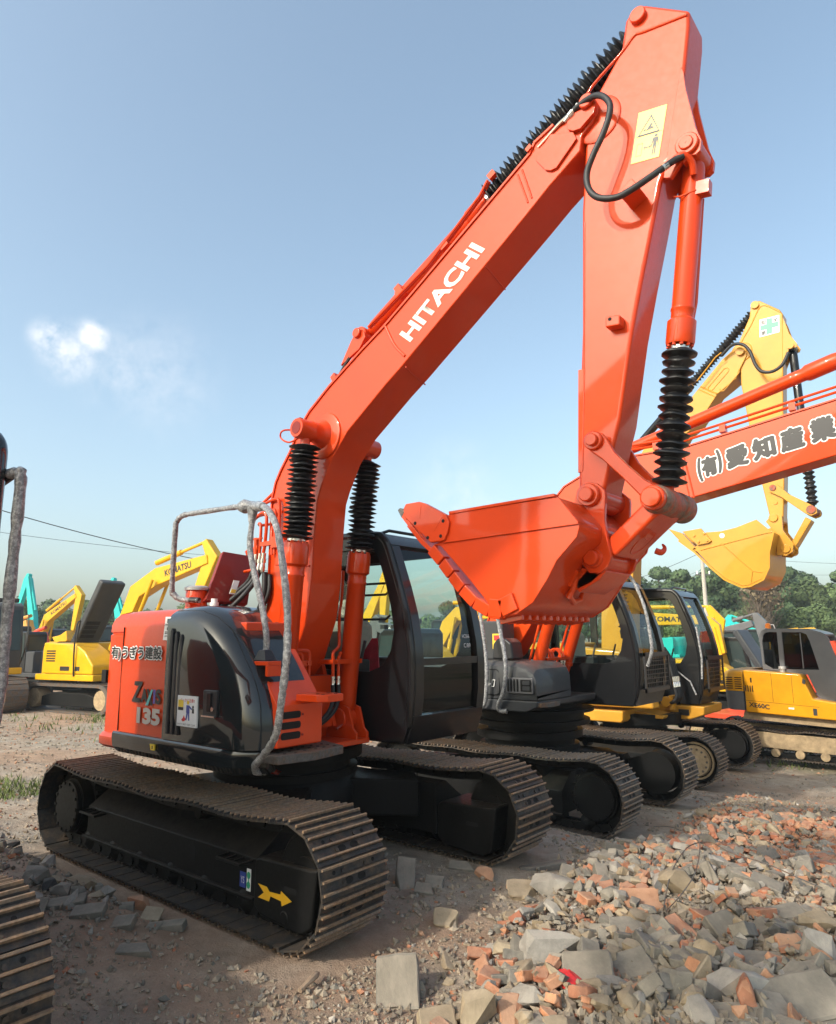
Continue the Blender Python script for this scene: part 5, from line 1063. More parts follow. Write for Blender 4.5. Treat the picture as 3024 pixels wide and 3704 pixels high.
glyph('(', .010, .028, -.10, .93, .026, .013); glyph('有', .045, .150, .05, .87, .030, .016); glyph(')', .165, .185, .04, 1.03, .026, .013)
for ch, a in (('愛', .235), ('知', .43), ('産', .625), ('業', .83)): glyph(ch, a, a+.145, .08, .92, .030, .016)
cylinder(E2, (1.25, 4.48, 4.12), (5.9, 4.48, 5.22), .075, M['orange2'], boot=False, split=.55)
m = MB(); m.prism([(1.05, 3.94), (1.2, 4.2), (1.3, 4.2), (1.45, 3.98)], 4.40, 4.56); m.box(1.95, 2.02, 4.36, 4.6, 4.22, 4.30); obj('cylinder_lug', m, M['orange2'], bo2)
arm2 = [(5.50, 4.42), (5.35, 5.0), (5.85, 5.3), (6.05, 5.2), (6.0, 4.6), (6.35, 2.4), (6.25, 2.1), (6.12, 2.1)]
m = MB(); m.prism(arm2, 4.36, 4.60); obj('arm', m, M['orange2'], E2, bevel=.02)
m = MB(); m.prism([(6.15, 2.3), (5.3, 2.2), (5.2, 2.05), (5.6, 1.5), (6.1, 1.35), (6.4, 1.7), (6.4, 2.2)], 4.0, 4.95); obj('bucket', m, M['orange2'], E2, bevel=.03)
for (a, b, yy) in ((SH['m2cyl1'][0], SH['m2cyl1'][1], 4.1), (SH['m2cyl2'][0], SH['m2cyl2'][1], 4.85)):
    dx, dz = (b[0]-a[0]), (b[1]-a[1]); fx = a[0]-dx/dz*(a[1]-.98); hx = a[0]+dx/dz*(3.15-a[1])
    cylinder(E2, (fx, yy, .98), (hx, yy, 3.15), .078, M['orange2'], split=.62, pleats=10, collar=True)
    m = MB(); m.tube([(fx+dx/dz*.2-.10, yy-.07, 1.18), (fx+dx/dz*.8-.10, yy-.07, 1.78), (fx+dx/dz*1.2-.1, yy-.07, 2.2)], .016, 8); m.lathe((fx+dx/dz*.4, yy, 1.36), (fx+dx/dz*.44, yy, 1.40), [(0, .088), (1, .088)], 16); obj('hydraulic_pipe', m, M['orange2'], E2)
m = MB()
for k, y in enumerate((4.28, 4.36, 4.56, 4.64)): m.tube([(.20, y, 1.40), (.18, y, 1.52), (.12, y-.03, 1.57), (.06, y-.06, 1.52), (.07, y-.06, 1.42)], .018, 8, smooth=5)
m.box(.02, .22, 4.15, 4.75, 1.43, 1.46); obj('hydraulic_pipe', m, M['orange2'], E2)
m = MB()
for k, y in enumerate((4.28, 4.36, 4.56, 4.64)):
    for x, yy in ((.20, y), (.07, y-.06)): m.lathe((x, yy, 1.42), (x-.01, yy, 1.28), [(0, .022), (.3, .022), (.31, .015), (.45, .015), (.46, .023), (1, .022)], 8)
obj('hose_coupling', m, M['chrome'], E2)
m = MB()
for k, y in enumerate((4.28, 4.36, 4.56, 4.64)): m.tube([(.19, y, 1.29), (.16, y, 1.15), (.05, y-.05, 1.03), (-.15, y-.1, .97)], .022, 8, smooth=4); m.tube([(.06, y-.06, 1.29), (.02, y-.06, 1.12), (-.2, y-.12, 1.0)], .020, 8, smooth=4)
obj('hydraulic_hose', m, M['hose'], E2, sharp=60)
cab(E2, lambda p: Vector((p[0]-.12, p[1]+cy2, p[2]-.1)), -.55, .27, 1.2, {'cab': BC}, bars=False, grid=True, glassm=M['glass'], cloth=False)
m = MB(); m.box(.02, .16, 4.998, 5.003, .80, .89); obj('cab_plate', m, M['white'], E2)
m = MB(); P_ = [(1.02, 5.06, 2.55), (1.12, 5.0, 2.42), (1.25, 4.95, 2.1), (1.30, 4.95, 1.75), (1.30, 4.97, 1.55), (1.22, 5.0, 1.35)]; m.tube(P_, .022, 10, smooth=8, wob=.3); obj('hand_rail', m, M['wrap'], E2, sharp=60)

# ================================================================ third machine, ochre yellow
E3 = thing('excavator', (-1.0, 9.9, -.82), 'ochre yellow excavator third in the row, tall boom with green cross sign', 'excavator')
cy3 = 9.9; YC = M['yellow_cat']
for s in (-1, 1):
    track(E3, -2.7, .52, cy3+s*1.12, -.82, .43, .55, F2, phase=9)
    track_frame(E3, s, cy3+s*1.12, -2.2, .2, -.82, .43, BM, 1.15)
    m = MB(); m.lathe((.52, cy3+s*1.30, -.40), (.52, cy3+s*.9, -.40), [(0, .24), (.1, .26), (.11, .31), (.3, .31), (.31, .26), (1, .26)], 30); fd = obj('final_drive', m, M['mud'] if s < 0 else BM, E3)
    m = MB()
    for k in range(14): a = 2*pi*k/14; m.cyl((.52+.2*cos(a), cy3+s*1.31, -.40+.2*sin(a)), (.52+.2*cos(a), cy3+s*1.28, -.40+.2*sin(a)), .02, 6)
    obj('drive_bolts', m, M['steel'], fd)
    m = MB(); m.prism([(-.3, -.45), (-.2, -.25), (.3, -.12)]+arc(.52, -.40, .28, 90, -90, 10)+[(-.3, -.62)], cy3+s*1.12-.14, cy3+s*1.12-.11); obj('motor_cover', m, BM, E3)
    m = MB(); m.cyl((-2.7, cy3+s*1.12-.1, -.4), (-2.7, cy3+s*1.12+.1, -.4), .32, 24, ch=.02); obj('idler', m, BM, E3)
x_frame(E3, -1.1, cy3, -.82, 1.12, 1.1)
m = MB(); m.lathe((-1.0, cy3, .05), (-1.0, cy3, .25), [(0, .85), (1, .85)], 36); obj('swing_ring', m, BM, E3)
m = MB(); m.prism([(-3.6, .12), (.0, .12), (.28, .22), (.30, .38), (-3.6, .40)], 10.02, 11.15); m.prism([(-3.6, .12), (-.85, .12), (-.80, .18), (-.80, .34), (-3.6, .34)], 8.75, 10.02); obj('deck', m, YC, E3, bevel=.03)
m = MB(); m.prism([(-.80, .16), (-.25, .18), (-.23, .24), (-.80, .30)], 9.3, 9.95); obj('step_plate', m, YC, E3, bevel=.02)
m = MB(); m.prism([(-3.7, .40), (-1.9, .40), (-1.9, 1.6), (-3.4, 1.6), (-3.7, 1.3)], 8.75, 11.15); m.prism([(-1.9, .40), (-.2, .40), (-.3, 1.0), (-.8, 1.45), (-1.9, 1.55)], 8.75, 9.1); obj('house', m, YC, E3, bevel=.05)
m = MB(); m.lathe((-.35, 9.75, .46), (-.35, 10.0, .46), [(0, .10), (1, .10)], 16); m.box(-.30, -.22, 9.8, 9.98, .30, .58); obj('front_bracket', m, YC, E3, bevel=.01)
m = MB(); m.box(-.20, .0, 10.005, 10.018, .20, .31); obj('deck_plate', m, M['black'], E3)
up = SH['m3boom']
b3 = [(-1.30, .75), (-1.45, 1.0), (-1.38, 2.2), (-1.22, 3.4), (-.85, 4.6), (-.25, 5.5), (.25, 5.95)]+[(.572, 6.15)]+up[1:7]+up[7:11]+[(.60, 5.62), (.15, 4.95), (-.35, 4.15), (-.62, 3.3), (-.74, 2.1), (-.8, 1.0), (-1.0, .7)]
m = MB(); m.prism(b3, 9.3, 9.72); bo3 = obj('boom', m, YC, E3, bevel=.015)
m = MB()
def slot3(a, b, w):
    a, b = Vector((a[0], 0, a[1])), Vector((b[0], 0, b[1])); d = (b-a).normalized(); n = V(-d.z, 0, d.x); pts = []
    for i in range(9): t = pi/2+pi*i/8; pts.append(a+(d*cos(t)+n*sin(t))*w)
    for i in range(9): t = -pi/2+pi*i/8; pts.append(b+(d*cos(t)+n*sin(t))*w)
    return [V(p.x, 9.298, p.z) for p in pts]
s1 = slot3((1.12, 6.42), (1.42, 6.70), .05); m.tube(s1+s1[:1], .010, 6); s1 = slot3((1.33, 6.36), (1.60, 6.62), .05); m.tube(s1[2:14], .010, 6)
m.tube([(.93, 9.3, 6.50), (1.22, 9.3, 6.28)], .016, 6); m.tube([(.89, 9.3, 6.45), (1.18, 9.3, 6.23)], .010, 6); m.tube([(.93, 9.1, 6.55), (1.1, 9.1, 6.72), (1.3, 9.1, 6.93), (1.42, 9.1, 7.0)], .012, 6); m.cyl((1.705, 9.24, 6.995), (1.705, 9.78, 6.995), .075, 20); obj('boom_pipe', m, YC, bo3)
m = MB(); m.prism(SH['m3arm'], 9.34, 9.66); ar3 = obj('arm', m, YC, E3, bevel=.02)
m = MB(); m.prism(SH['m3cylplate'], 9.345, 9.38); m.prism(SH['m3cylplate'], 9.62, 9.655); m.tube([(1.70, 9.34, 7.05), (1.73, 9.34, 7.2), (1.92, 9.34, 7.48), (2.06, 9.34, 7.73), (2.14, 9.34, 7.80), (2.24, 9.34, 7.76), (2.43, 9.34, 7.58)], .012, 6, smooth=4)
m.lathe((1.72, 9.325, 7.0), (1.72, 9.34, 7.0), [(0, .17), (1, .19)], 30)
P3_ = SH['m3pins']; m.cyl((P3_[0][0], 9.3, P3_[0][1]), (P3_[0][0], 9.7, P3_[0][1]), .07, 20); m.cyl((P3_[2][0], 9.31, P3_[2][1]), (P3_[2][0], 9.7, P3_[2][1]), .06, 20); m.cyl((2.03, 9.325, 4.06), (2.03, 9.35, 4.06), .035, 12); obj('cylinder_pin', m, YC, ar3)
s4 = [Vector((x, 9.335, z)) for x, z in SH['m3sign']]; m = MB(); m.add(s4+[p+V(0, .004, 0) for p in s4], [[3, 2, 1, 0], [0, 1, 5, 4], [1, 2, 6, 5], [2, 3, 7, 6], [3, 0, 4, 7]]); sg = obj('safety_sign', m, M['white'], ar3)
def s3(u, v, d=.002): return s4[3]*(1-u)*(1-v)+s4[2]*u*(1-v)+s4[0]*(1-u)*v+s4[1]*u*v-V(0, d, 0)
m = MB()
for P_ in ([(.36, .06), (.64, .06), (.64, .94), (.36, .94)], [(.06, .36), (.36, .36), (.36, .64), (.06, .64)], [(.64, .36), (.94, .36), (.94, .64), (.64, .64)]): m.add([s3(u, v) for u, v in P_], [[0, 1, 2, 3]])
obj('green_cross', m, M['green'], sg)
for ch, u, v, hh in (('安', .08, .67, .25), ('全', .68, .67, .25), ('第', .08, .06, .25), ('一', .68, .18, .035)): text('sign_lettering', ch, M['black'], E3, s3(u, v), s3(u+.25, v), s3(u, v+hh), .02).parent = sg
m = MB(); m.tube(SH['m3hose'], .030, 10, smooth=6); obj('hydraulic_hose', m, M['hose'], E3, sharp=60)
a3 = SH['m3acyl']; cylinder(E3, (-.45, 9.5, 5.62), (P3_[0][0], 9.5, P3_[0][1]), .075, M['black_cab'], split=.46, pleats=26)
cylinder(E3, (P3_[2][0], 9.5, P3_[2][1]), (P3_[4][0], 9.5, P3_[4][1]), .072, M['black_cab'], split=.60, pleats=12, eye=1.0)
for yy in (9.05, 9.95): cylinder(E3, (-.62, yy, .55), (-1.0, yy, 4.0), .10, M['black_cab'], split=.38, pleats=26)
m = MB(); m.prism(SH['m3link'], 9.29, 9.33); m.prism(SH['m3link'], 9.67, 9.71); lk = obj('guide_link', m, YC, E3, bevel=.008)
m = MB(); m.cyl((P3_[3][0], 9.27, P3_[3][1]), (P3_[3][0], 9.73, P3_[3][1]), .055, 20, ch=.005); m.cyl((P3_[4][0], 9.27, P3_[4][1]), (P3_[4][0], 9.85, P3_[4][1]), .075, 20, ch=.005); obj('link_pin', m, M['bossdirt'], lk)
m = MB(); m.prism(SH['m3hlink'], 9.36, 9.64); obj('bucket_link', m, YC, E3, bevel=.015)
yb0, yb1 = 8.92, 10.1
m = MB(); m.prism(SH['m3bkt'], yb0, yb0+.03); m.prism(SH['m3bkt'], yb1-.03, yb1); bk3 = obj('bucket', m, YC, E3, bevel=.005)
m = MB(); ribbon(m, SH['m3shell'], .03, yb0-.005, yb1+.005, -1); obj('bucket_shell', m, YC, bk3, sharp=40)
m = MB(); m.cyl((1.195, yb0-.003, 3.50), (1.195, yb0, 3.50), .045, 20); obj('bucket_hole', m, M['white'], bk3)
m = MB(); m.tube([(.80, yb0-.004, 3.27), (1.9, yb0-.004, 3.47), (2.02, yb0-.004, 3.48)], .010, 6); m.tube([(1.17, yb0-.004, 3.36), (1.65, yb0-.004, 2.83), (1.60, yb0-.004, 2.62)], .010, 6); m.tube([(1.65, yb0-.004, 2.83), (1.80, yb0-.004, 2.80)], .008, 6); m.prism(SH['m3cutter'], yb0-.045, yb0-.002)
for q in ((.72, 3.54), (.90, 3.56), (.79, 3.42), (.94, 3.43)): m.cyl((q[0], yb0-.065, q[1]), (q[0], yb0-.04, q[1]), .026, 6)
obj('side_cutter', m, YC, bk3, bevel=.004)
for i in range(5): m = MB(); y = yb0+.0+i*.26; m.prism(SH['m3tooth'], y, y+.10); obj('bucket_tooth', m, YC, bk3, bevel=.012)
m = MB(); m.prism(SH['m3ear'], 9.28, 9.32); m.prism(SH['m3ear'], 9.68, 9.72); m.cyl((P3_[5][0], 9.25, P3_[5][1]), (P3_[5][0], 9.75, P3_[5][1]), .075, 24, ch=.006); m.cyl((P3_[6][0], 9.25, P3_[6][1]), (P3_[6][0], 9.95, P3_[6][1]), .075, 24, ch=.006); obj('bucket_ear', m, YC, bk3, bevel=.006)
cab(E3, lambda p: Vector((.30-1.3*(1.22-p[0]), 10.1+1.12*(p[1]-.25), .42+1.32*(p[2]-.93))), -.55, .25, 1.2, {'cab': BC}, bars=False, grid=True, k=1.25)
m = MB(); m.tube([(.25, 10.05, 1.9), (.32, 10.02, 1.3), (.30, 10.0, .9)], .02, 8); m.tube([(-.3, 9.98, 1.15), (.08, 9.97, .85), (.18, 9.97, .60)], .016, 8); obj('hand_rail', m, M['wrap'], E3, sharp=60)
m = MB()
for k in range(4): y = 9.6+.09*k; m.lathe((-.12, y, .95), (-.10, y, .75), [(0, .03), (.45, .03), (.5, .02), (.6, .03), (1, .03)], 8)
obj('hose_coupling', m, M['chrome'], E3)
m = MB()
for k in range(4): y = 9.6+.09*k; m.tube([(-.35, y, 1.5), (-.18, y, 1.2), (-.12, y, .95)], .03, 8, smooth=4); m.tube([(-.10, y, .75), (-.08, y, .55), (-.2, y, .45)], .03, 8, smooth=4)
obj('hydraulic_hose', m, M['hose'], E3, sharp=60)

# ================================================================ small yellow digger on the right
X0 = thing('mini_excavator', (.9, 12.9, -.78), 'small amber yellow excavator with grey cab, XE60C on its side', 'excavator')
YX = M['yellow_xe']; yx = 12.0
m = MB(); m.prism([(.52, .13), (1.92, .07), (2.6, .05), (2.6, .35), (1.95, .44), (1.80, .46), (1.62, .94), (1.44, .95), (.52, 1.0)], yx, yx+.5); pn = obj('side_panel', m, YX, X0, bevel=.03, seg=3)
rows = []
m = MB()
for z, i in ((.16, .08), (.20, .02), (.55, 0)):
    rows.append([(.49, yx+.02, z), (.20+i, yx+.02, z), (.10+i, yx+.12, z), (.06+i, yx+.4, z), (.05+i, yx+1.4, z), (.10+i, yx+1.7, z), (.20+i, yx+1.8, z), (.49, yx+1.8, z)])
m.loft(rows, flip=True); m.ngon(rows[0]); m.ngon(rows[-1], True); obj('counterweight', m, M['grey'], X0, sharp=40)
m = MB(); rows = []
for z, i in ((.555, 0), (.90, 0), (.96, .03), (.99, .10)): rows.append([(.50, yx+.02+i, z), (.20+i, yx+.02+i, z), (.10+i, yx+.12+i*.5, z), (.06+i, yx+.4, z), (.05+i, yx+1.4, z), (.10+i, yx+1.7-i, z), (.20+i, yx+1.8-i, z), (.50, yx+1.8-i, z)])
m.loft(rows, flip=True); m.ngon(rows[-1], True); rh = obj('rear_hood', m, YX, X0, sharp=40)
m = MB()
for i in range(6):
    for x in (.15, .33): m.prism(rrect(x, x+.14, .60+.045*i, .618+.045*i, .008), yx+.012-.0, yx+.03)
obj('vent_slots', m, M['hole'], rh)
m = MB()
for i in range(4): m.prism(rrect(.54+.045*i, .56+.045*i, .55, .68, .008), yx-.003, yx+.02)
m.prism(rrect(.65, .68, .74, .84, .01), yx-.003, yx+.02); m.prism([(.51, .37), (1.9, .30), (1.9, .305), (.51, .376)], yx-.002, yx+.02)
for x in (1.06, 1.44): m.prism([(x, .36), (x+.006, .36), (x+.006, .95), (x, .96)], yx-.002, yx+.02)
obj('panel_openings', m, M['hole'], pn)
text('model_lettering', 'XE60C', M['black'], X0, (.585, yx-.004, .245), (.985, yx-.004, .205), (.585, yx-.004, .345), .03).parent = pn
m = MB(); m.box(1.34, 1.44, yx-.003, yx+.02, .235, .27); obj('sticker', m, M['white'], pn)
m = MB(); m.box(1.78, 1.85, yx-.004, yx+.02, .14, .27); m.prism([(1.63, .76), (1.68, .74), (1.70, .82), (1.65, .85)], yx-.004, yx+.02); obj('grey_inset', m, M['dgrey'], pn)
cp = [(.86, 1.02), (.84, 1.58)]+arc(1.02, 1.68, .16, 180, 90, 5)+[(1.76, 1.83), (2.0, 1.76)]+arc(2.05, 1.62, .10, 70, 20, 3)+[(2.26, 1.15), (2.30, .75), (2.20, .40), (2.0, .40), (1.85, .5), (1.70, .92), (1.0, 1.0)]
hole = [(.90, 1.12), (.89, 1.6)]+arc(1.03, 1.67, .12, 180, 90, 4)+[(1.66, 1.78), (1.75, 1.74), (1.80, 1.6), (1.92, 1.02), (1.05, 1.02)]
pm = MB(); plate(pm, cp, [hole], yx+.30); 
m = MB(); m.add(pm.v, pm.f); plate(m, cp, [hole], yx+1.3)
m.loft([[(x, y, z) for x, z in cp[1:11]] for y in (yx+.30, yx+1.3)]); m.box(.86, 2.2, yx+.3, yx+1.3, .40, .45); m.box(1.21, 1.27, yx+.285, yx+.315, 1.04, 1.78)
xc = obj('cab', m, M['grey'], X0, solid=.05, bevel=.012, sharp=40)
for y in (yx+.32, yx+1.28): m = MB(); m.ngon([(x, y, z) for x, z in grow(hole, .02)]); obj('side_window', m, M['glass_dark'], xc)
m = MB(); m.loft([[(2.135, yx+.38, 1.60), (2.135, yx+1.22, 1.60)], [(2.275, yx+.38, 1.15), (2.275, yx+1.22, 1.15)], [(2.31, yx+.38, .75), (2.31, yx+1.22, .75)]]); obj('windshield', m, M['glass_dark'], xc)
m = MB(); m.box(1.62, 1.64, yx+.29, yx+.31, 1.04, 1.76); m.box(1.85, 2.05, yx+.268, yx+.28, .66, .675); m.box(1.85, 2.1, yx+.268, yx+.28, .54, .555); obj('cab_trim', m, M['grey'], xc)
m = MB(); m.lathe((.96, yx+.6, 1.84), (.96, yx+.6, 1.98), [(0, .05), (.2, .05), (.21, .06), (.85, .055), (1, .03)], 14); obj('beacon', m, M['lamp'], xc)
m = MB(); m.lathe((1.24, yx+.25, .95), (1.24, yx+.25, 1.08), [(0, .05), (.6, .05), (.61, .075), (1, .07)], 12); m.tube([(.92, yx+.5, 1.85), (.98, yx+.7, 1.95), (1.05, yx+.7, 1.95), (1.08, yx+.7, 1.84)], .012, 6); obj('filler_cap', m, M['silver'], X0)
m = MB(); m.prism([(.4, -.02), (2.3, -.10), (2.3, .06), (.45, .14)], yx+.15, yx+1.6); obj('swing_frame', m, M['mud'], X0)
for y in (yx+.02, yx+1.35):
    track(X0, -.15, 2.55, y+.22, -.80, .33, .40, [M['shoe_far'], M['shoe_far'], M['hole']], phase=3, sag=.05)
    m = MB(); m.prism([(.0, -.55), (2.5, -.62), (2.5, -.30), (.0, -.24)], y+.06, y+.34); obj('track_frame', m, M['mud'], X0, bevel=.02)
    m = MB()
    for k in range(6): m.cyl((.1+.45*k, y+.05, -.66), (.1+.45*k, y+.38, -.66), .085, 14)
    obj('track_rollers', m, M['mud'], X0)
m = MB(); m.prism([(2.6, .3), (2.9, .9), (3.6, 1.9), (4.6, 2.5), (4.7, 2.3), (3.9, 1.6), (3.2, .6), (2.9, .1)], yx+.3, yx+.5); obj('boom', m, YX, X0, bevel=.02)
m = MB(); m.prism([(4.5, 2.6), (4.8, 2.5), (5.1, 1.0), (4.95, .95)], yx+.32, yx+.48); obj('arm', m, YX, X0, bevel=.02)
m = MB(); m.prism([(5.0, 1.1), (4.6, .9), (4.5, .5), (4.9, .3), (5.2, .6)], yx+.15, yx+.65); obj('bucket', m, YX, X0, bevel=.02)
# ================================================================ machines parked in the background
def spot(px, D, dz=0):
    "ground point D metres away along the line of sight through picture column px"
    d = fwd+rgt*((px*3024/1736-1512)/FPX); p = CAM+d*D; return Vector((p.x, p.y, gz(p.x, p.y)+dz))
def beam(mb, pts, ws, y0, y1):
    up_, lo = [], []
    for i, p in enumerate(pts):
        a, b = pts[max(0, i-1)], pts[min(len(pts)-1, i+1)]; dx, dz = b[0]-a[0], b[1]-a[1]; l = sqrt(dx*dx+dz*dz); n = (-dz/l*ws[i], dx/l*ws[i])
        up_.append((p[0]+n[0], p[1]+n[1])); lo.append((p[0]-n[0], p[1]-n[1]))
    mb.prism(up_+lo[::-1], y0, y1)
def bgx(label, px, D, heading, col, boom=None, arm=None, bucket=True, boomcol=None, cabcol=None, sc=1.0, hood=False, cabon=True, word=None, red=False, dz=0, shoes=True):
    bc_ = boomcol or col; t = thing('excavator', (0, 0, 0), label, 'excavator', None)
    for s in (-1, 1):
        m = MB(); prf = arc(1.45, .42, .42, 90, -90, 10)+arc(-1.45, .42, .42, 270, 90, 10); n = len(prf); pin = [(x*.93, .42+(z-.42)*.80) for x, z in prf]
        y0, y1 = s*1.0-.26, s*1.0+.26
        m.loft([[(x, y0, z) for x, z in pin], [(x, y0, z) for x, z in prf], [(x, y1, z) for x, z in prf], [(x, y1, z) for x, z in pin], [(x, y0, z) for x, z in pin]], closed=True, flip=True)
        if shoes:
            for i in range(46):
                u = i/46*n; a = prf[int(u)]; b = prf[(int(u)+1) % n]; q = u-int(u); x, z = a[0]+(b[0]-a[0])*q, a[1]+(b[1]-a[1])*q
            P = resample(prf, .17)[0]
            for x, z, an in P: m.obox((x-sin(an)*-.012, s*1.0, z+cos(an)*-.012), (.018*cos(an), 0, .018*sin(an)), (0, .26, 0), (-.03*sin(an), 0, .03*cos(an)))
        obj('crawler_track', m, M['steel'] if shoes else M['black_matt'], t, sharp=30)
        m = MB(); m.prism([(-1.2, .2), (1.2, .2), (1.2, .46), (.7, .58), (-.7, .58), (-1.2, .46)], s*1.0-.12, s*1.0+.17); obj('track_frame', m, BM, t, bevel=.02)
        m = MB(); m.cyl((-1.45, s*.82, .42), (-1.45, s*1.2, .42), .27, 18); m.cyl((1.45, s*.82, .42), (1.45, s*1.2, .42), .27, 18); obj('sprocket', m, M['mud'] if hood else BM, t)
    m = MB(); m.cyl((0, 0, .5), (0, 0, .92), .6, 20); m.box(-.8, .8, -.75, .75, .42, .62); obj('swing_frame', m, BM, t)
    m = MB(); m.prism([(-1.4, -1.25), (1.15, -1.25), (1.15, 1.25), (-1.4, 1.25)], .92, 1.10, 'xy'); obj('deck', m, col, t, bevel=.03)
    m = MB(); rows = []
    pl = [(-1.1, -1.25)]+[(-.25-1.35*cos(a), 1.25*sin(a)) for a in [-1.1+2.2*i/10 for i in range(11)]]+[(-1.1, 1.25)]
    for z, i in ((.93, .06), (.98, 0), (1.85, 0), (1.97, .04), (2.02, .12)): rows.append([(x*(1-i*.4), y*(1-i), z) for x, y in pl])
    m.loft(rows); m.ngon(rows[-1]); obj('counterweight', m, col, t, sharp=40)
    m = MB(); m.prism([(-1.12, 1.10), (1.1, 1.10), (1.1, 1.35), (.7, 1.75), (.3, 1.95), (-1.12, 2.0)], -1.24, -.45); m.prism([(-1.12, 1.10), (-.5, 1.10), (-.5, 1.98), (-1.12, 2.0)], -.45, 1.24); bd = obj('house', m, col, t, bevel=.05)
    m = MB()
    for i in range(5): m.box(-.95+.0, -.55, -1.246, -1.238, 1.45+.07*i, 1.49+.07*i)
    m.box(-.3, .1, -1.247, -1.238, 1.2, 1.32); m.box(.35, .55, -1.247, -1.238, 1.2, 1.32); m.box(.27, .29, -1.245, -1.24, 1.1, 1.9); obj('vent_slots', m, M['black'], bd)
    if cabon:
        pr = [(-.45, 1.0), (1.05, 1.0), (1.15, 1.6), (.92, 2.72), (.75, 2.82), (-.35, 2.82), (-.45, 2.7)]
        m = MB(); m.prism(pr, .28, 1.22); cb_ = obj('cab', m, cabcol or M['black_cab'], t, bevel=.05)
        for y0, y1 in ((.272, .281), (1.219, 1.228)): m = MB(); m.prism([(-.32, 1.65), (1.0, 1.65), (.84, 2.65), (-.3, 2.68)], y0, y1); obj('side_window', m, M['glass_dark2'], cb_)
        m = MB(); m.add([(1.168, .36, 1.55), (1.168, 1.14, 1.55), (.955, 1.14, 2.62), (.955, .36, 2.62)], [[0, 1, 2, 3]]); obj('windshield', m, M['glass_dark2'], cb_)
        m = MB(); m.add([(-.458, .40, 1.7), (-.458, 1.1, 1.7), (-.458, 1.1, 2.6), (-.458, .40, 2.6)], [[3, 2, 1, 0]]); obj('rear_window', m, M['glass_dark2'], cb_)
        m = MB(); m.tube([(.9, 1.25, 1.2), (1.2, 1.3, 1.8), (1.1, 1.3, 2.5)], .02, 6, smooth=4); m.box(.9, 1.05, .5, .65, 2.82, 2.93); m.box(.9, 1.05, .9, 1.05, 2.82, 2.93); obj('mirror_bar', m, M['black'], cb_)
    if red: m = MB(); m.prism([(.3, 1.2), (.42, 1.25), (.55, 1.62), (.48, 1.66)], 1.23, 1.27); obj('red_cloth', m, M['redcloth'], t)
    if hood:
        m = MB(); m.obox((-.25, -.2, 2.75), (.62, 0, 1.05), (0, .42, 0), (-.10, 0, .06)); hd_ = obj('raised_hood', m, M['dgrey'], t, bevel=.06)
        m = MB()
        for i in range(6):
            for y in (-.5, .1): c = V(-.25, -.2, 2.75)+V(.62, 0, .98)*(-.78+.13*i+(.7 if y > 0 and False else 0)); m.obox(c+V(.112, y*.4-.05, -.072), (.03, 0, .047), (0, .12, 0), (.004, 0, -.003)); m.obox(c+V(-.102, y*.4-.05, .068), (.03, 0, .047), (0, .12, 0), (.004, 0, -.003))
        obj('hood_louvres', m, M['hole'], hd_)
        m = MB(); m.tube([(.35, -1.27, 1.05), (.33, -1.3, 1.9), (.25, -1.2, 2.5), (.10, -1.0, 2.6), (-.05, -.9, 2.5), (-.15, -.9, 2.0)], .022, 6, smooth=3); obj('hand_rail', m, M['black'], t)
    if boom:
        m = MB(); w = [.16]+[.26]*(len(boom)-2)+[.13]; beam(m, boom, w, -.30, .06); b_ = obj('boom', m, bc_, t, bevel=.03)
        k = boom[len(boom)//2]; f = boom[0]
        for y in (-.42, .18): m = MB(); m.cyl((f[0]+.5, y, f[1]-.5), ((f[0]+.5)*.45+k[0]*.55, y, (f[1]-.5)*.45+(k[1]-.1)*.55), .085, 12); m.cyl((f[0]+.5, y, f[1]-.5), (k[0], y, k[1]-.1), .05, 10); obj('hydraulic_cylinder', m, bc_, t)
        tip = boom[-1]
        if arm:
            e = arm[0]; m = MB(); beam(m, arm, [.10, .24, .12] if len(arm) == 3 else [.2, .12], -.26, .02); obj('arm', m, bc_, t, bevel=.03)
            m = MB(); m.cyl((k[0]-.2, -.12, k[1]+.42), (e[0], -.12, e[1]), .045, 10); m.cyl((k[0]-.2, -.12, k[1]+.42), ((k[0]-.2+e[0])/2, -.12, (k[1]+.42+e[1])/2), .08, 12); obj('hydraulic_cylinder', m, bc_, t)
            if bucket:
                a = arm[-1]; m = MB(); q = [(0, 0), (.1, -.5), (-.2, -.85), (-.7, -.8), (-1.1, -.35), (-.5, -.25)]; m.prism([(a[0]+x, a[1]+z) for x, z in q], -.6, .36); obj('bucket', m, bc_, t, bevel=.04)
        if word:
            i = len(boom)-2; a, b = Vector((boom[i][0], 0, boom[i][1])), Vector((tip[0], 0, tip[1])); d = (b-a); L = d.length; d /= L; n = V(-d.z, 0, d.x)
            for y, sg in ((-.303, 1), (.063, -1)):
                o_ = a+d*(L*(.18 if sg > 0 else .70))-n*.09+V(0, y, 0); text('boom_lettering', word, M['black'] if word != 'VOLVO' else M['white'], t, o_, o_+d*(sg*L*.52), o_+n*.19, .03).parent = b_
    t.location = spot(px, D, dz); t.rotation_euler = (0, 0, radians(heading)); t.scale = (sc,)*3
    return t
M['glass_dark2'] = paint('smoked_window_glass', (.03, .045, .045), .08, .3, .1, .0, .0)
Y_, T_ = M['yellow'], M['teal']
bgx('yellow excavator at far left with black cab, red cloth hanging on its door', -52, 21, -6, Y_, sc=1.10, red=True, cabcol=M['dgrey'])
bgx('bright yellow excavator with its dark engine hood raised and a lettered boom', 240, 21.5, 12, Y_, [(.6, 1.7), (1.45, 3.45), (2.3, 3.85), (4.25, 4.25)], [(4.05, 4.78), (4.35, 4.35), (3.6, 2.65)], hood=True, word='KOMATSU', cabon=False)
bgx('tan excavator facing away beyond the raised hood on the left', 92, 33, 185, M['tan'], [(.1, 1.6), (.8, 2.9), (2.4, 2.6)], [(2.4, 3.1), (2.6, 2.6), (2.2, 1.2)], shoes=False)
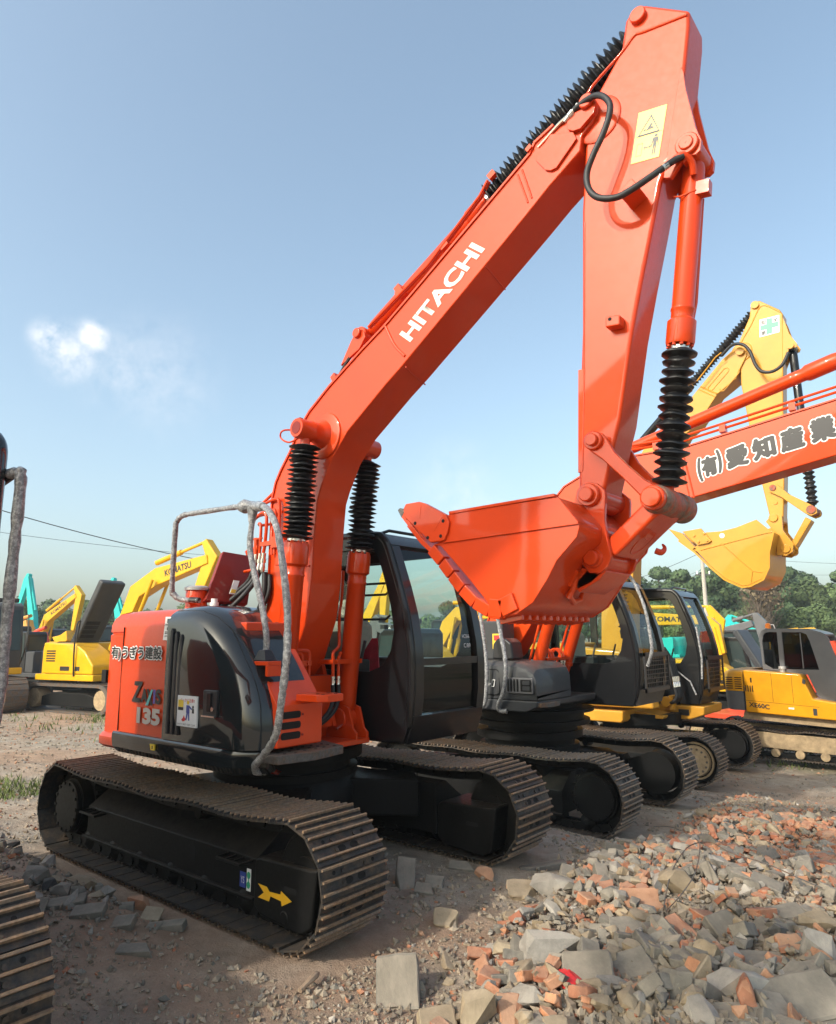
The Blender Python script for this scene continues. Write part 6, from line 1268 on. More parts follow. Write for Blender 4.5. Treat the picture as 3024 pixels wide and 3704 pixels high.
bgx('dark cabbed excavator with orange boom between tan machine and raised hood', 122, 27, 190, M['dgrey'], [(.1, 1.5), (.6, 2.6), (1.8, 2.4)], [(1.8, 2.7), (2.0, 2.4), (1.8, 1.2)], boomcol=M['red'], sc=.85, shoes=False)
bgx('yellow excavator with low boom bent over, far left behind tan machine', 100, 40, 15, Y_, [(.2, 1.8), (1.0, 3.4), (3.2, 4.6)], [(3.0, 5.1), (3.4, 4.6), (3.1, 2.7)], shoes=False, word='KOMATSU')
bgx('teal excavator far left, boom and arm folded like an upside down V', 96, 45, 195, T_, [(.1, 1.6), (.5, 3.6), (1.2, 6.1)], [(1.2, 6.4), (1.35, 6.0), (2.2, 3.4)], shoes=False)
bgx('teal excavator above the orange counterweight, arm folded steeply', 272, 45, 195, T_, [(.1, 1.6), (.5, 3.6), (1.2, 5.7)], [(1.2, 6.1), (1.35, 5.7), (2.2, 3.2)], shoes=False)
bgx('small yellow excavator with dark cab front between raised hood and orange counterweight', 196, 37, -20, Y_, [(.2, 1.7), (.9, 2.6), (1.8, 2.5)], [(1.8, 2.8), (1.9, 2.5), (1.6, 1.2)], shoes=False)
bgx('teal excavator seen through the rear cab window bars', 680, 42, 190, T_, [(.1, 1.6), (.5, 3.2), (1.2, 4.2)], [(1.2, 4.6), (1.35, 4.2), (2.2, 2.2)], shoes=False)
bgx('orange red excavator body seen through the cab windshield', 905, 17.5, 178, M['red'], [(.2, 1.5), (.9, 2.6), (2.2, 2.9)], [(2.2, 3.2), (2.4, 2.9), (2.6, 1.4)], boomcol=M['grey'], word='VOLVO', sc=.95)
bgx('yellow excavator with lettered boom behind the orange red body', 905, 27, 8, Y_, [(.1, 1.6), (.6, 2.6), (1.0, 3.0), (3.6, 3.0)], [(3.4, 3.4), (3.7, 3.0), (3.3, 1.4)], word='KOMATSU', shoes=False)
bgx('yellow and grey excavator, tall arm upright behind the driver seat', 775, 30, 185, M['dgrey'], [(.1, 1.6), (.3, 3.0), (-.6, 4.6)], [(-.8, 5.3), (-.6, 4.6), (-.5, 2.6)], boomcol=Y_, shoes=False)
bgx('yellow lettered excavator seen through the third cab', 1262, 27, 10, Y_, [(.1, 1.6), (.5, 2.6), (1.0, 3.0), (3.6, 2.9)], [(3.4, 3.4), (3.7, 2.9), (3.5, 1.4)], word='KOMATSU', shoes=False)
bgx('teal excavator seen through the third cab, boom tilted down', 1345, 40, 190, T_, [(.1, 1.6), (.5, 3.4), (1.6, 4.6)], [(1.5, 5.0), (1.75, 4.6), (2.6, 2.4)], shoes=False)
bgx('grey excavator with long dark arm right of the third cab', 1500, 30, 182, M['dgrey'], [(.1, 1.6), (.2, 2.8), (-.8, 3.1)], [(-.9, 3.5), (-1.1, 3.1), (-1.2, 2.0)], boomcol=M['grey'], shoes=False)
bgx('yellow excavator whose slim boom leans up right of the third cab', 1462, 24, 0, Y_, [(.1, 1.4), (.05, 2.2), (.0, 3.2)], [(-.1, 3.5), (.05, 3.2), (.3, 2.2)], sc=.9, shoes=False)
bgx('red excavator with its dark hood raised behind the front guard', 1530, 20, 170, M['red'], hood=True, cabon=False, sc=.82, dz=-.35)
bgx('teal excavator behind the raised dark hood on the right', 1562, 38, 185, T_, [(.1, 1.6), (.4, 2.6), (1.6, 3.2)], [(1.6, 3.6), (1.8, 3.2), (2.3, 1.6)], shoes=False)
bgx('yellow cabbed excavator between raised dark hood and grey cab', 1590, 33, 20, Y_, [(.1, 1.6), (.5, 2.4), (1.4, 2.6)], [(1.4, 2.9), (1.6, 2.6), (1.7, 1.3)], cabcol=Y_, shoes=False)
bgx('red excavator behind the small yellow digger, boom rising at right edge', 1700, 22, 20, M['red'], [(.1, 1.5), (.9, 2.6), (2.4, 3.9)], [(2.3, 4.4), (2.6, 3.9), (2.9, 1.6)], cabon=False)

# ================================================================ trees, pole, wires
def mk_leaf(name, a, b_, dust):
    m, t, b = mat_base(name)
    g = t.nodes.new('ShaderNodeNewGeometry'); oi = t.nodes.new('ShaderNodeObjectInfo')
    r = ramp(t, g.outputs['Random Per Island'], [(0, a), (1, b_)]).outputs[0]
    hs = t.nodes.new('ShaderNodeHueSaturation'); mr = t.nodes.new('ShaderNodeMapRange'); mr.inputs[3].default_value = .7; mr.inputs[4].default_value = 1.35; t.links.new(oi.outputs['Random'], mr.inputs[0]); t.links.new(mr.outputs[0], hs.inputs['Value']); t.links.new(r, hs.inputs['Color'])
    t.links.new(hs.outputs[0], b.inputs['Base Color']); b.inputs['Roughness'].default_value = .75; b.inputs['Specular IOR Level'].default_value = .2; return m
LEAF = [mk_leaf('dark_green_leaves', (.035, .065, .030), (.09, .135, .06), 0), mk_leaf('mid_green_leaves', (.055, .085, .032), (.13, .18, .07), 0), mk_leaf('dry_brown_twigs', (.09, .065, .04), (.17, .135, .085), 0)]
BARK = simple('bark', (.10, .075, .055), .9, nscale=8, var=.3, bmp=.4)
def crown(seed, H, R, n, leaf, spire=0):
    r = random.Random(seed); mb = MB(); lobes = []
    for i in range(11+int(spire*4)):
        z = H*(.30+.62*r.random()); q = (1-spire*.75*(z/H-.3)); a = r.random()*6.28; d = R*.62*r.random()**.6*q; lobes.append((V(d*cos(a), d*sin(a), z), R*(.30+.28*r.random())*q))
    lobes.append((V(0, 0, H*.9), R*.28))
    for i in range(n):
        c, rr = lobes[r.randrange(len(lobes))]; dv = V(r.gauss(0, 1), r.gauss(0, 1), r.gauss(0, 1)).normalized()
        p = c+V(dv.x, dv.y, dv.z*.85)*rr*(.55+.5*r.random()**.5)
        s = (.055+.085*r.random())*leaf; a = V(r.gauss(0, 1), r.gauss(0, 1), r.gauss(0, 1)).normalized(); b = a.cross(dv+V(.01, .02, .03)).normalized(); a = b.cross(dv).normalized() if r.random() < .6 else a
        mb.add([p-a*s-b*s*.6, p+a*s-b*s*.7, p+a*s*.9+b*s*.7, p-a*s*.2+b*s*1.1], [[0, 1, 2, 3]])
    return mb, lobes
def trunk(seed, H, lobes, bare=False):
    r = random.Random(seed); mb = MB(); mb.tube([(0, 0, -.3), (.05, .02, H*.3), (.1*r.random(), .1, H*.62), (0, .1, H*.88)], [.16, .13, .09, .03], 7, smooth=3)
    for c, rr in lobes[:9]:
        z0 = min(c.z*.75, H*.6); mb.tube([(.04, .03, z0), tuple(V(0, 0, z0)*.45+c*.55+V(0, 0, .1)), tuple(c)], [.06, .04, .015], 5, smooth=2)
    if bare:
        for i in range(60):
            a = r.random()*6.28; z = H*(.25+.5*r.random()); l = H*(.16+.22*r.random()); p = V(.04, .03, z); q = p+V(cos(a)*l*.6, sin(a)*l*.6, l); mb.tube([p, p*.5+q*.5+V(.05, .03, .06), q], [.035, .02, .008], 4)
            for k in range(3): s_ = p*.4+q*.6; e = s_+V(r.gauss(0, .25), r.gauss(0, .25), .35+.2*r.random()); mb.tube([s_, e], [.014, .005], 3)
    return mb
protos = []
for k, (H, R, n, mat, lf, sp) in enumerate(((7.5, 2.6, 5200, 0, 1.25, .1), (8.2, 2.2, 4600, 0, 1.2, .6), (6.6, 2.7, 5000, 1, 1.25, 0), (7.0, 1.8, 3800, 1, 1.2, .8), (7.6, 2.2, 700, 2, 1.1, .2))):
    cm, lb = crown(k+11, H, R, n, lf, sp); me = bpy.data.meshes.new('crown'); me.from_pydata(cm.v, [], cm.f); me.materials.append(LEAF[mat]); me.update()
    tm = trunk(k+3, H, lb, k == 4); mt = bpy.data.meshes.new('trunk'); mt.from_pydata(tm.v, [], tm.f); mt.materials.append(BARK); finish(mt)
    protos.append((me, mt))
TL = {0: 'dark green round tree in the wood behind the machines', 1: 'dark green pointed tree in the wood behind the machines', 2: 'mid green bushy tree in the tree line', 3: 'mid green slender tree in the tree line', 4: 'brown nearly bare tree in front of the dark wood'}
def tree(k, px, D, s, label=None, group='trees beyond the yard', dz=-.2):
    t = thing('tree', spot(px, D, dz), label or TL[k], 'tree', group if not label else None)
    for nm, me in (('trunk', protos[k][1]), ('crown', protos[k][0])): o = bpy.data.objects.new(nm, me); C.objects.link(o); o.parent = t
    t.scale = (s*(.9+.2*rnd.random()), s*(.9+.2*rnd.random()), s); t.rotation_euler = (0, 0, rnd.random()*6.28); return t
for i in range(30):
    px = 1290+16.2*i+rnd.uniform(-8, 8); tree(rnd.choice((0, 0, 1, 2)), px, rnd.uniform(62, 78), rnd.uniform(.92, 1.16)*(1.0 if px > 1480 else 1.05))
for i in range(16): tree(rnd.choice((0, 2, 3)), 1300+30*i+rnd.uniform(-12, 12), rnd.uniform(50, 58), rnd.uniform(.5, .72))
tree(4, 1556, 47, .92, 'brown nearly bare tree in front of the dark wood'); tree(4, 1580, 50, .95, 'second brown half bare tree, right of the barest one')
for i in range(26):
    px = -40+19*i+rnd.uniform(-9, 9); tree(rnd.choice((2, 3, 0, 2)), px, rnd.uniform(80, 105), rnd.uniform(.75, 1.0))
tree(3, 205, 62, .85, 'slender green tree rising left of the raised dark hood'); tree(2, 232, 66, .95, 'rounded olive tree between raised dark hood and teal arm'); tree(2, 45, 60, .85, 'green bush right of the far left black cab')
for i in range(26): tree(rnd.choice((0, 2, 3)), 500+31*i+rnd.uniform(-10, 10), rnd.uniform(85, 100), rnd.uniform(.7, .95))
P0 = spot(1450, 46); m = MB(); m.tube([P0-V(0, 0, .5), P0+V(0, 0, 7.6)], [.17, .11], 12)
pole = thing('utility_pole', P0, 'pale concrete utility pole in front of the wood, right of the third cab', 'pole'); obj('pole_shaft', m, simple('pale_concrete', (.42, .38, .33), .9, bmp=.2), pole)
m = MB(); m.obox(P0+V(0, 0, 6.0), rgt*.45, V(.04, .05, 0), V(0, 0, .04)); m.obox(P0+V(0, 0, 7.3), rgt*.22, V(.04, .05, 0), V(0, 0, .03)); obj('crossarm', m, M['grey'], pole)
m = MB()
for q in (-.4, .4): m.cyl(P0+rgt*q+V(0, 0, 6.04), P0+rgt*q+V(0, 0, 6.25), .05, 8)
obj('insulator', m, M['white'], pole)
def dirp(px, py, D):
    d = fwd+rgt*((px*3024/1736-1512)/FPX)-upv*((py*3024/1736-1852)/FPX); return CAM+d*D
def wire(a, b, r, label, sag=.5, n=14):
    pts = [a+(b-a)*(i/n)-V(0, 0, sag*4*(i/n)*(1-i/n)) for i in range(n+1)]; o = obj('overhead_wire', MB().tube(pts, r, 5), M['dgrey']); return tag(o, label, 'wire')
wire(P0+V(0, 0, 7.5), dirp(1150, 1232, 52), .016, 'thin overhead wire running left from the concrete pole', .6)
wire(P0+rgt*-.4+V(0, 0, 6.2), dirp(1180, 1255, 52), .010, 'lower overhead wire running left from the pole crossarm', .4)
wire(P0+V(0, 0, 7.4), dirp(1900, 1170, 60), .012, 'overhead wire running right from the pole above the ochre bucket', .3)
wire(P0+rgt*.4+V(0, 0, 6.2), dirp(1900, 1185, 60), .010, 'lower overhead wire running right behind the ochre bucket', .3)
wire(dirp(-120, 1022, 38), dirp(640, 1195, 60), .030, 'thick overhead wire across the sky at left', .7)
wire(dirp(-120, 1088, 40), dirp(700, 1165, 64), .014, 'thinner lower overhead wire across the sky at left', .5)

# ================================================================ rubble
def stone_mat(name, cols, nscale=9, rough=.92, speck=.35, bmp=.6):
    m, t, b = mat_base(name); oi = t.nodes.new('ShaderNodeObjectInfo'); g = t.nodes.new('ShaderNodeNewGeometry')
    ad = t.nodes.new('ShaderNodeMath'); ad.operation = 'ADD'; t.links.new(oi.outputs['Random'], ad.inputs[0]); t.links.new(g.outputs['Random Per Island'], ad.inputs[1])
    fr = t.nodes.new('ShaderNodeMath'); fr.operation = 'FRACT'; t.links.new(ad.outputs[0], fr.inputs[0])
    base = ramp(t, fr.outputs[0], [(i/max(1, len(cols)-1), c) for i, c in enumerate(cols)]).outputs[0]
    n1 = nnoise(t, nscale, 8, .7); n2 = nnoise(t, nscale*5, 6, .75)
    w = ramp(t, n1.outputs['Fac'], [(.32, (.62, .62, .62)), (.55, (1, 1, 1)), (.72, (1.3, 1.28, 1.22))]).outputs[0]
    mx = t.nodes.new('ShaderNodeMix'); mx.data_type = 'RGBA'; mx.blend_type = 'MULTIPLY'; mx.inputs['Factor'].default_value = 1; t.links.new(base, mx.inputs[6]); t.links.new(w, mx.inputs[7])
    sp = ramp(t, n2.outputs['Fac'], [(.60, (0, 0, 0)), (.72, (speck,)*3)]).outputs[0]; col = mixrgb(t, sp, mx.outputs[2], (.42, .37, .31))
    col = mixrgb(t, updirt(t, .45), col, (.30, .25, .19)); t.links.new(col, b.inputs['Base Color'])
    b.inputs['Roughness'].default_value = rough; b.inputs['Specular IOR Level'].default_value = .2; bump(t, b, n2.outputs['Fac'], bmp, .006); return m
SM = {'brick': stone_mat('brick_red', [(.36, .125, .07), (.42, .185, .105), (.33, .14, .085), (.43, .235, .15)]),
      'orange': stone_mat('brick_orange', [(.50, .22, .11), (.50, .28, .17), (.46, .20, .11)]),
      'tan': stone_mat('tan_stone', [(.34, .265, .175), (.29, .225, .15), (.38, .305, .21)]),
      'grey': stone_mat('grey_concrete', [(.215, .195, .16), (.26, .235, .195), (.18, .168, .145), (.27, .235, .185)]),
      'pale': stone_mat('pale_concrete_rubble', [(.36, .33, .285), (.30, .275, .24), (.42, .385, .34)], speck=.6, bmp=1.0),
      'dark': stone_mat('dark_stone', [(.10, .10, .10), (.13, .125, .12)])}
def brick_mesh(seed, L, B, H, rough=.009, cut=True):
    r = random.Random(seed); bm = bmesh.new(); bmesh.ops.create_cube(bm, size=1)
    for v in bm.verts: v.co = V(v.co.x*L, v.co.y*B, v.co.z*H)
    if cut:
        for i in range(r.choice((1, 2, 2, 3))):
            nrm = V(r.choice((-1, 1))*(.5+r.random()), r.gauss(0, .7), r.gauss(0, .6)).normalized(); dist = abs(nrm.x)*L/2+abs(nrm.y)*B/2+abs(nrm.z)*H/2
            res = bmesh.ops.bisect_plane(bm, geom=bm.verts[:]+bm.edges[:]+bm.faces[:], plane_co=nrm*dist*(.52+.3*r.random()), plane_no=nrm, clear_outer=True)
            bmesh.ops.holes_fill(bm, edges=[e for e in bm.edges if e.is_boundary])
    bmesh.ops.bevel(bm, geom=bm.edges[:], offset=.005, segments=1, affect='EDGES')
    bmesh.ops.triangulate(bm, faces=bm.faces[:]); bmesh.ops.subdivide_edges(bm, edges=[e for e in bm.edges if e.calc_length() > .05], cuts=1)
    bmesh.ops.triangulate(bm, faces=bm.faces[:]); bmesh.ops.subdivide_edges(bm, edges=[e for e in bm.edges if e.calc_length() > .04], cuts=1); bmesh.ops.triangulate(bm, faces=bm.faces[:])
    for v in bm.verts: v.co += v.co.normalized()*rough*(noise.noise(v.co*28+Vector((seed*3.1, 0, 0)))+.6*noise.noise(v.co*70))
    vs = [v.co.copy() for v in bm.verts]; bm.verts.index_update(); fs = [[v.index for v in f.verts] for f in bm.faces]; bm.free(); return vs, fs
def chunk_mesh(seed, sx, sy, sz, planes=9, rough=.05):
    "irregular broken lump: hull of scattered points, then roughened"
    r = random.Random(seed); bm = bmesh.new()
    for i in range(15):
        v = V(r.gauss(0, 1), r.gauss(0, 1), r.gauss(0, 1)).normalized()*(.75+.35*r.random()); bm.verts.new(v)
    bmesh.ops.convex_hull(bm, input=bm.verts[:]); bmesh.ops.delete(bm, geom=[v for v in bm.verts if not v.link_faces], context='VERTS')
    bmesh.ops.subdivide_edges(bm, edges=bm.edges[:], cuts=2, use_grid_fill=True); bmesh.ops.triangulate(bm, faces=bm.faces[:])
    for v in bm.verts: v.co += v.co.normalized()*(rough*noise.noise(v.co*2.7+Vector((seed, 0, 0)))+rough*.5*noise.noise(v.co*8+Vector((0, seed, 0))))
    vs = [V(v.co.x*sx, v.co.y*sy, v.co.z*sz) for v in bm.verts]; bm.verts.index_update(); fs = [[v.index for v in f.verts] for f in bm.faces]; bm.free(); return vs, fs
LIB = {'brick': [brick_mesh(i, rnd.uniform(.10, .23), .11, .055) for i in range(10)], 'block': [brick_mesh(40+i, rnd.uniform(.12, .24), rnd.uniform(.08, .13), rnd.uniform(.05, .08), .004, i % 3 > 0) for i in range(8)],
       'chunk': [chunk_mesh(70+i, rnd.uniform(.08, .12), rnd.uniform(.06, .10), rnd.uniform(.045, .08)) for i in range(10)]}
HM = {}
def hkey(x, y): return (int(math.floor(x/.05)), int(math.floor(y/.05)))
def settle(x, y, foot, h, sink=.25):
    k0 = hkey(x, y); n = max(1, int(foot/.05)); top = []
    for i in range(-n, n+1):
        for j in range(-n, n+1):
            if i*i+j*j <= n*n: top.append(HM.get((k0[0]+i, k0[1]+j), 0))
    top.sort(); lift = top[int(len(top)*.6)]*.75
    for i in range(-n, n+1):
        for j in range(-n, n+1):
            if i*i+j*j <= n*n: q = (k0[0]+i, k0[1]+j); HM[q] = min(.15, max(HM.get(q, 0), lift+h*(1-sink)))
    return gz(x, y)+lift+h*(.5-sink)
MESHC = {}
def rock_obj(name, lib, idx, mat, loc, rot, s, label, cat, group=None):
    key = (lib, idx, mat)
    if key not in MESHC:
        vs, fs = LIB[lib][idx]; me = bpy.data.meshes.new(name); me.from_pydata(vs, [], fs); me.materials.append(SM[mat]); finish(me, 22); MESHC[key] = me
    o = bpy.data.objects.new(name, MESHC[key]); C.objects.link(o); o.location = loc; o.rotation_euler = rot; o.scale = s; return tag(o, label, cat, group)
def gpix(sx, sy):
    d = fwd+rgt*((sx-1512)/FPX)-upv*((sy-1852)/FPX); z = 0
    for i in range(12): p = CAM+d*((z-CAM.z)/d.z); z = .5*z+.5*gz(p.x, p.y)
    return CAM+d*((z-CAM.z)/d.z), (z-CAM.z)/d.z
K2, K3, K1 = (1300, 3050, .5184), (2150, 3050, .5035), (0, 3150, .432)
BIG = [(K2, 270, 960, 290, 380, 'block', 'grey', 'large grey paving block lying flat beside the near rusty track'), (K2, 380, 1030, 160, 150, 'chunk', 'grey', 'small grey slate leaning on the large paving block'),
 (K2, 510, 1240, 270, 200, 'block', 'tan', 'tan block at the bottom edge of the picture'), (K2, 830, 1210, 250, 330, 'chunk', 'tan', 'long tan stone pointing up at the bottom edge'), (K2, 1060, 1170, 180, 280, 'brick', 'orange', 'orange brick beside the long tan stone'),
 (K2, 600, 520, 170, 150, 'brick', 'tan', 'brown half brick alone on bare soil'), (K2, 1350, 760, 430, 260, 'chunk', 'pale', 'rough speckled concrete lump lying on its side'), (K2, 1550, 900, 370, 300, 'block', 'grey', 'broad grey flagstone leaning beside the speckled lump'),
 (K2, 1650, 1030, 210, 170, 'chunk', 'tan', 'tan stone below the grey flagstone'), (K2, 1130, 320, 200, 170, 'brick', 'tan', 'tan brick standing in front of the second track'), (K2, 1370, 300, 340, 180, 'chunk', 'pale', 'pale rough concrete slab beyond the tan brick'),
 (K2, 320, 200, 130, 260, 'block', 'grey', 'long grey brick behind the near track front'), (K2, 720, 160, 180, 90, 'block', 'grey', 'grey slab under the far track end'), (K2, 870, 220, 130, 120, 'chunk', 'orange', 'rust stained stone by the far track end'), (K2, 1280, 160, 320, 70, 'block', 'dark', 'dark flat slab with a pale end'), (K2, 520, 270, 130, 110, 'brick', 'grey', 'grey brick on soil near the front track'), (K2, 460, 320, 140, 100, 'block', 'grey', 'second grey brick touching the first'),
 (K3, 640, 620, 160, 270, 'brick', 'brick', 'deep red brick standing on end amid grey blocks'), (K3, 340, 400, 280, 190, 'brick', 'orange', 'large orange brick with a broken lower face'), (K3, 610, 280, 310, 220, 'chunk', 'tan', 'olive grey boulder below the curved wire'), (K3, 930, 620, 220, 260, 'block', 'grey', 'upright grey block right of the deep red brick'), (K3, 1170, 840, 390, 170, 'block', 'grey', 'long grey block lying across the heap'), (K3, 1040, 1060, 430, 340, 'chunk', 'pale', 'big whitish boulder with orange stained foot'),
 (K3, 1520, 1120, 500, 380, 'block', 'grey', 'largest grey slab at the right bottom edge'), (K3, 1000, 1230, 400, 190, 'block', 'grey', 'flat grey block in front of the whitish boulder'), (K3, 1620, 570, 300, 210, 'chunk', 'tan', 'tan boulder at the right edge'), (K3, 1450, 760, 190, 260, 'brick', 'orange', 'orange brick leaning on the pale boulder'), (K3, 1620, 790, 260, 280, 'chunk', 'pale', 'pale boulder beside the leaning orange brick'), (K3, 270, 880, 290, 230, 'block', 'grey', 'grey faceted block left of the heap'), (K3, 130, 1030, 290, 170, 'block', 'pale', 'pale sunlit block below the faceted grey one'), (K3, 890, 770, 170, 120, 'brick', 'brick', 'small rust red brick above the long grey block'), (K3, 800, 110, 180, 130, 'brick', 'orange', 'pinkish brick at the top of the heap'), (K3, 1190, 140, 150, 90, 'brick', 'brick', 'bright red brick on sunlit gravel'), (K3, 740, 1160, 220, 260, 'chunk', 'tan', 'tan pitted stone left of the whitish boulder'), (K3, 230, 600, 280, 170, 'block', 'grey', 'grey block with a flat top on the left slope'), (K3, 520, 630, 300, 150, 'block', 'grey', 'grey block leaning against the deep red brick'), (K3, 1330, 660, 130, 160, 'chunk', 'dark', 'black torn scrap amid grey blocks'), (K3, 1340, 500, 260, 130, 'block', 'grey', 'slanted grey slab near the right edge'),
 (K1, 300, 60, 230, 200, 'chunk', 'pale', 'big pale broken boulder beside the near track rear'), (K1, 680, 90, 260, 90, 'chunk', 'tan', 'long tan stone against the near track'), (K1, 540, 260, 330, 120, 'block', 'grey', 'long grey brick beside the left rusty track'), (K1, 740, 330, 260, 140, 'block', 'grey', 'grey faceted block in the middle of the left stones'), (K1, 520, 170, 200, 140, 'chunk', 'grey', 'rounded grey stone behind the long grey brick'), (K1, 410, 130, 110, 140, 'chunk', 'dark', 'bluish grey stone behind the rounded one'), (K1, 1150, 280, 200, 160, 'chunk', 'orange', 'reddish lump touching the near track'), (K1, 1250, 360, 170, 130, 'block', 'tan', 'tan brick touching the near track'), (K1, 1390, 460, 320, 90, 'block', 'grey', 'flat grey slab half buried by the near track'), (K1, 1010, 430, 190, 120, 'block', 'grey', 'thin grey slab lying on soil'), (K1, 290, 300, 150, 160, 'block', 'grey', 'grey block next to the left rusty track'), (K1, 240, 210, 230, 70, 'chunk', 'pale', 'flat pale stone above the left rusty track'), (K1, 1140, 660, 300, 110, 'block', 'grey', 'flat grey slab sunk in the open soil')]
BIGP = []
for (ox, oy, k), x, y, w, h, lib, mt, lab in BIG:
    p, D = gpix(ox+k*x, oy+k*(y+h*.28)); W_ = w*k*D/FPX; H_ = h*k*D/FPX
    i = rnd.randrange(len(LIB[lib])); vs = LIB[lib][i][0]; ex = [max(v[a] for v in vs)-min(v[a] for v in vs) for a in range(3)]
    nat = {'brick': .20, 'block': .22, 'chunk': .2}[lib]; dep = max(.5*W_, .6*H_); s = (W_*1.05/ex[0], dep*1.0/ex[1], H_*.95/ex[2]) if lib == 'chunk' else (W_*1.05/ex[0], H_*1.05/ex[1], max(.05, .42*min(W_, H_))/ex[2])
    yaw = YAW-pi/2+rnd.uniform(-.25, .25)+(0 if w > h*.7 else .2)
    tilt = -.55*min(1, h/w) if lib != 'chunk' else 0
    o = rock_obj({'brick': 'brick', 'block': 'concrete_block', 'chunk': 'stone'}[lib], lib, i, mt, (p.x, p.y, p.z+.30*H_*(.8 if lib == 'chunk' else .55)), (-tilt+rnd.uniform(-.1, .1), rnd.uniform(-.2, .2), yaw), s, lab, {'brick': 'brick', 'block': 'concrete block', 'chunk': 'stone'}[lib])
    settle(p.x, p.y, W_*.42, H_*.4); BIGP.append((p.x, p.y, W_*.46))
def in_frame(p, mg=60):
    d = Vector(p)-CAM; z = d.dot(fwd)
    if z < .5: return False
    x = 1512+FPX*d.dot(rgt)/z; y = 1852-FPX*d.dot(upv)/z; return -mg < x < 3024+mg and 2000 < y < 3704+mg
DESC = {'brick': ('brick', 'brick', 'broken red brick'), 'orange': ('brick', 'brick', 'broken orange brick'), 'tan': ('stone', 'stone', 'tan stone'), 'grey': ('concrete_block', 'concrete block', 'broken grey block'), 'pale': ('stone', 'stone', 'pale concrete lump'), 'dark': ('stone', 'stone', 'dark stone')}
ZONE = {'front': 'in the rubble heap at bottom right', 'mid': 'in the rubble before the row of tracks', 'left': 'among the stones between the two nearest tracks'}
big_parts = {}
cnt = 0; cand = []
for t in range(14000):
    x = rnd.uniform(1.2, 5.2); y = rnd.uniform(-2.2, 8.5); w = rubble_w(x, y)
    w = max(w, .55*smooth(1.6, 2.1, x)*smooth(.2, 1.0, y)*(1-smooth(7, 9, y)))
    if under(x, y) > .25 or rnd.random() > w*(.35+.65*smooth(-.35, .25, noise.noise(Vector((x*.9, y*.9, 3))))) or not in_frame((x, y, gz(x, y))): continue
    if any((x-a)**2+(y-b)**2 < r*r for a, b, r in BIGP): continue
    cand.append((x, y))
for t in range(160):
    x = rnd.uniform(-3.4, 1.4); y = -1.62+rnd.gauss(0, .17)-.02*x
    if under(x, y) > .2 or rnd.random() > smooth(.9, -.8, x) or not in_frame((x, y, 0)): continue
    cand.append((x, y))
cand.sort(key=lambda q: (Vector((q[0], q[1], 0))-CAM).length)
for n_, (x, y) in enumerate(cand[:2300]):
    zone = 'left' if y < -1.0 and x < 1.5 else ('front' if y < 1.6 else 'mid')
    sunny = smooth(1.0, 3.5, y)
    mt = rnd.choices(('brick', 'orange', 'tan', 'grey', 'pale', 'dark'), ((.5+1.6*sunny), (.4+1.3*sunny), .75, 1.9-1.1*sunny, .45, .04) if zone != 'left' else (.25, .25, .8, 1.6, .5, .15))[0]
    lib = {'brick': 'brick', 'orange': 'brick', 'tan': rnd.choice(('chunk', 'brick', 'chunk')), 'grey': rnd.choice(('block', 'block', 'chunk')), 'pale': 'chunk', 'dark': 'chunk'}[mt]
    sc_ = rnd.choices((.28, .42, .62, .9, 1.15), (2.6, 2.6, 2.2, 1.5, .6))[0]*rnd.uniform(.85, 1.15)
    if n_ > 235: sc_ *= .8
    i = rnd.randrange(len(LIB[lib])); rot = (rnd.gauss(0, .38), rnd.gauss(0, .38), rnd.random()*6.28)
    z = settle(x, y, .085*sc_, .07*sc_, .48 if sc_ > .6 else .3)
    nm, cat, ds = DESC[mt]
    if n_ < 235: rock_obj(nm, lib, i, mt, (x, y, z), rot, (sc_,)*3, ds+' '+ZONE[zone], cat, ds+'s '+ZONE[zone])
    else:
        mb = big_parts.setdefault(mt, MB()); R_ = Matrix.Translation((x, y, z)) @ Matrix.Rotation(rot[2], 4, 'Z') @ Matrix.Rotation(rot[0], 4, 'X') @ Matrix.Rotation(rot[1], 4, 'Y') @ Matrix.Scale(sc_, 4)
        vs, fs = LIB[lib][i]; mb.add([R_ @ v for v in vs], fs)
order = list(big_parts); mb = MB()
for k, mt in enumerate(order): mb.m = k; mb.add(big_parts[mt].v, big_parts[mt].f)
if order: tag(obj('rubble', mb, [SM[k] for k in order], sharp=22), 'dense rubble of brick and concrete pieces before the excavator tracks', 'rubble', kind='stuff')
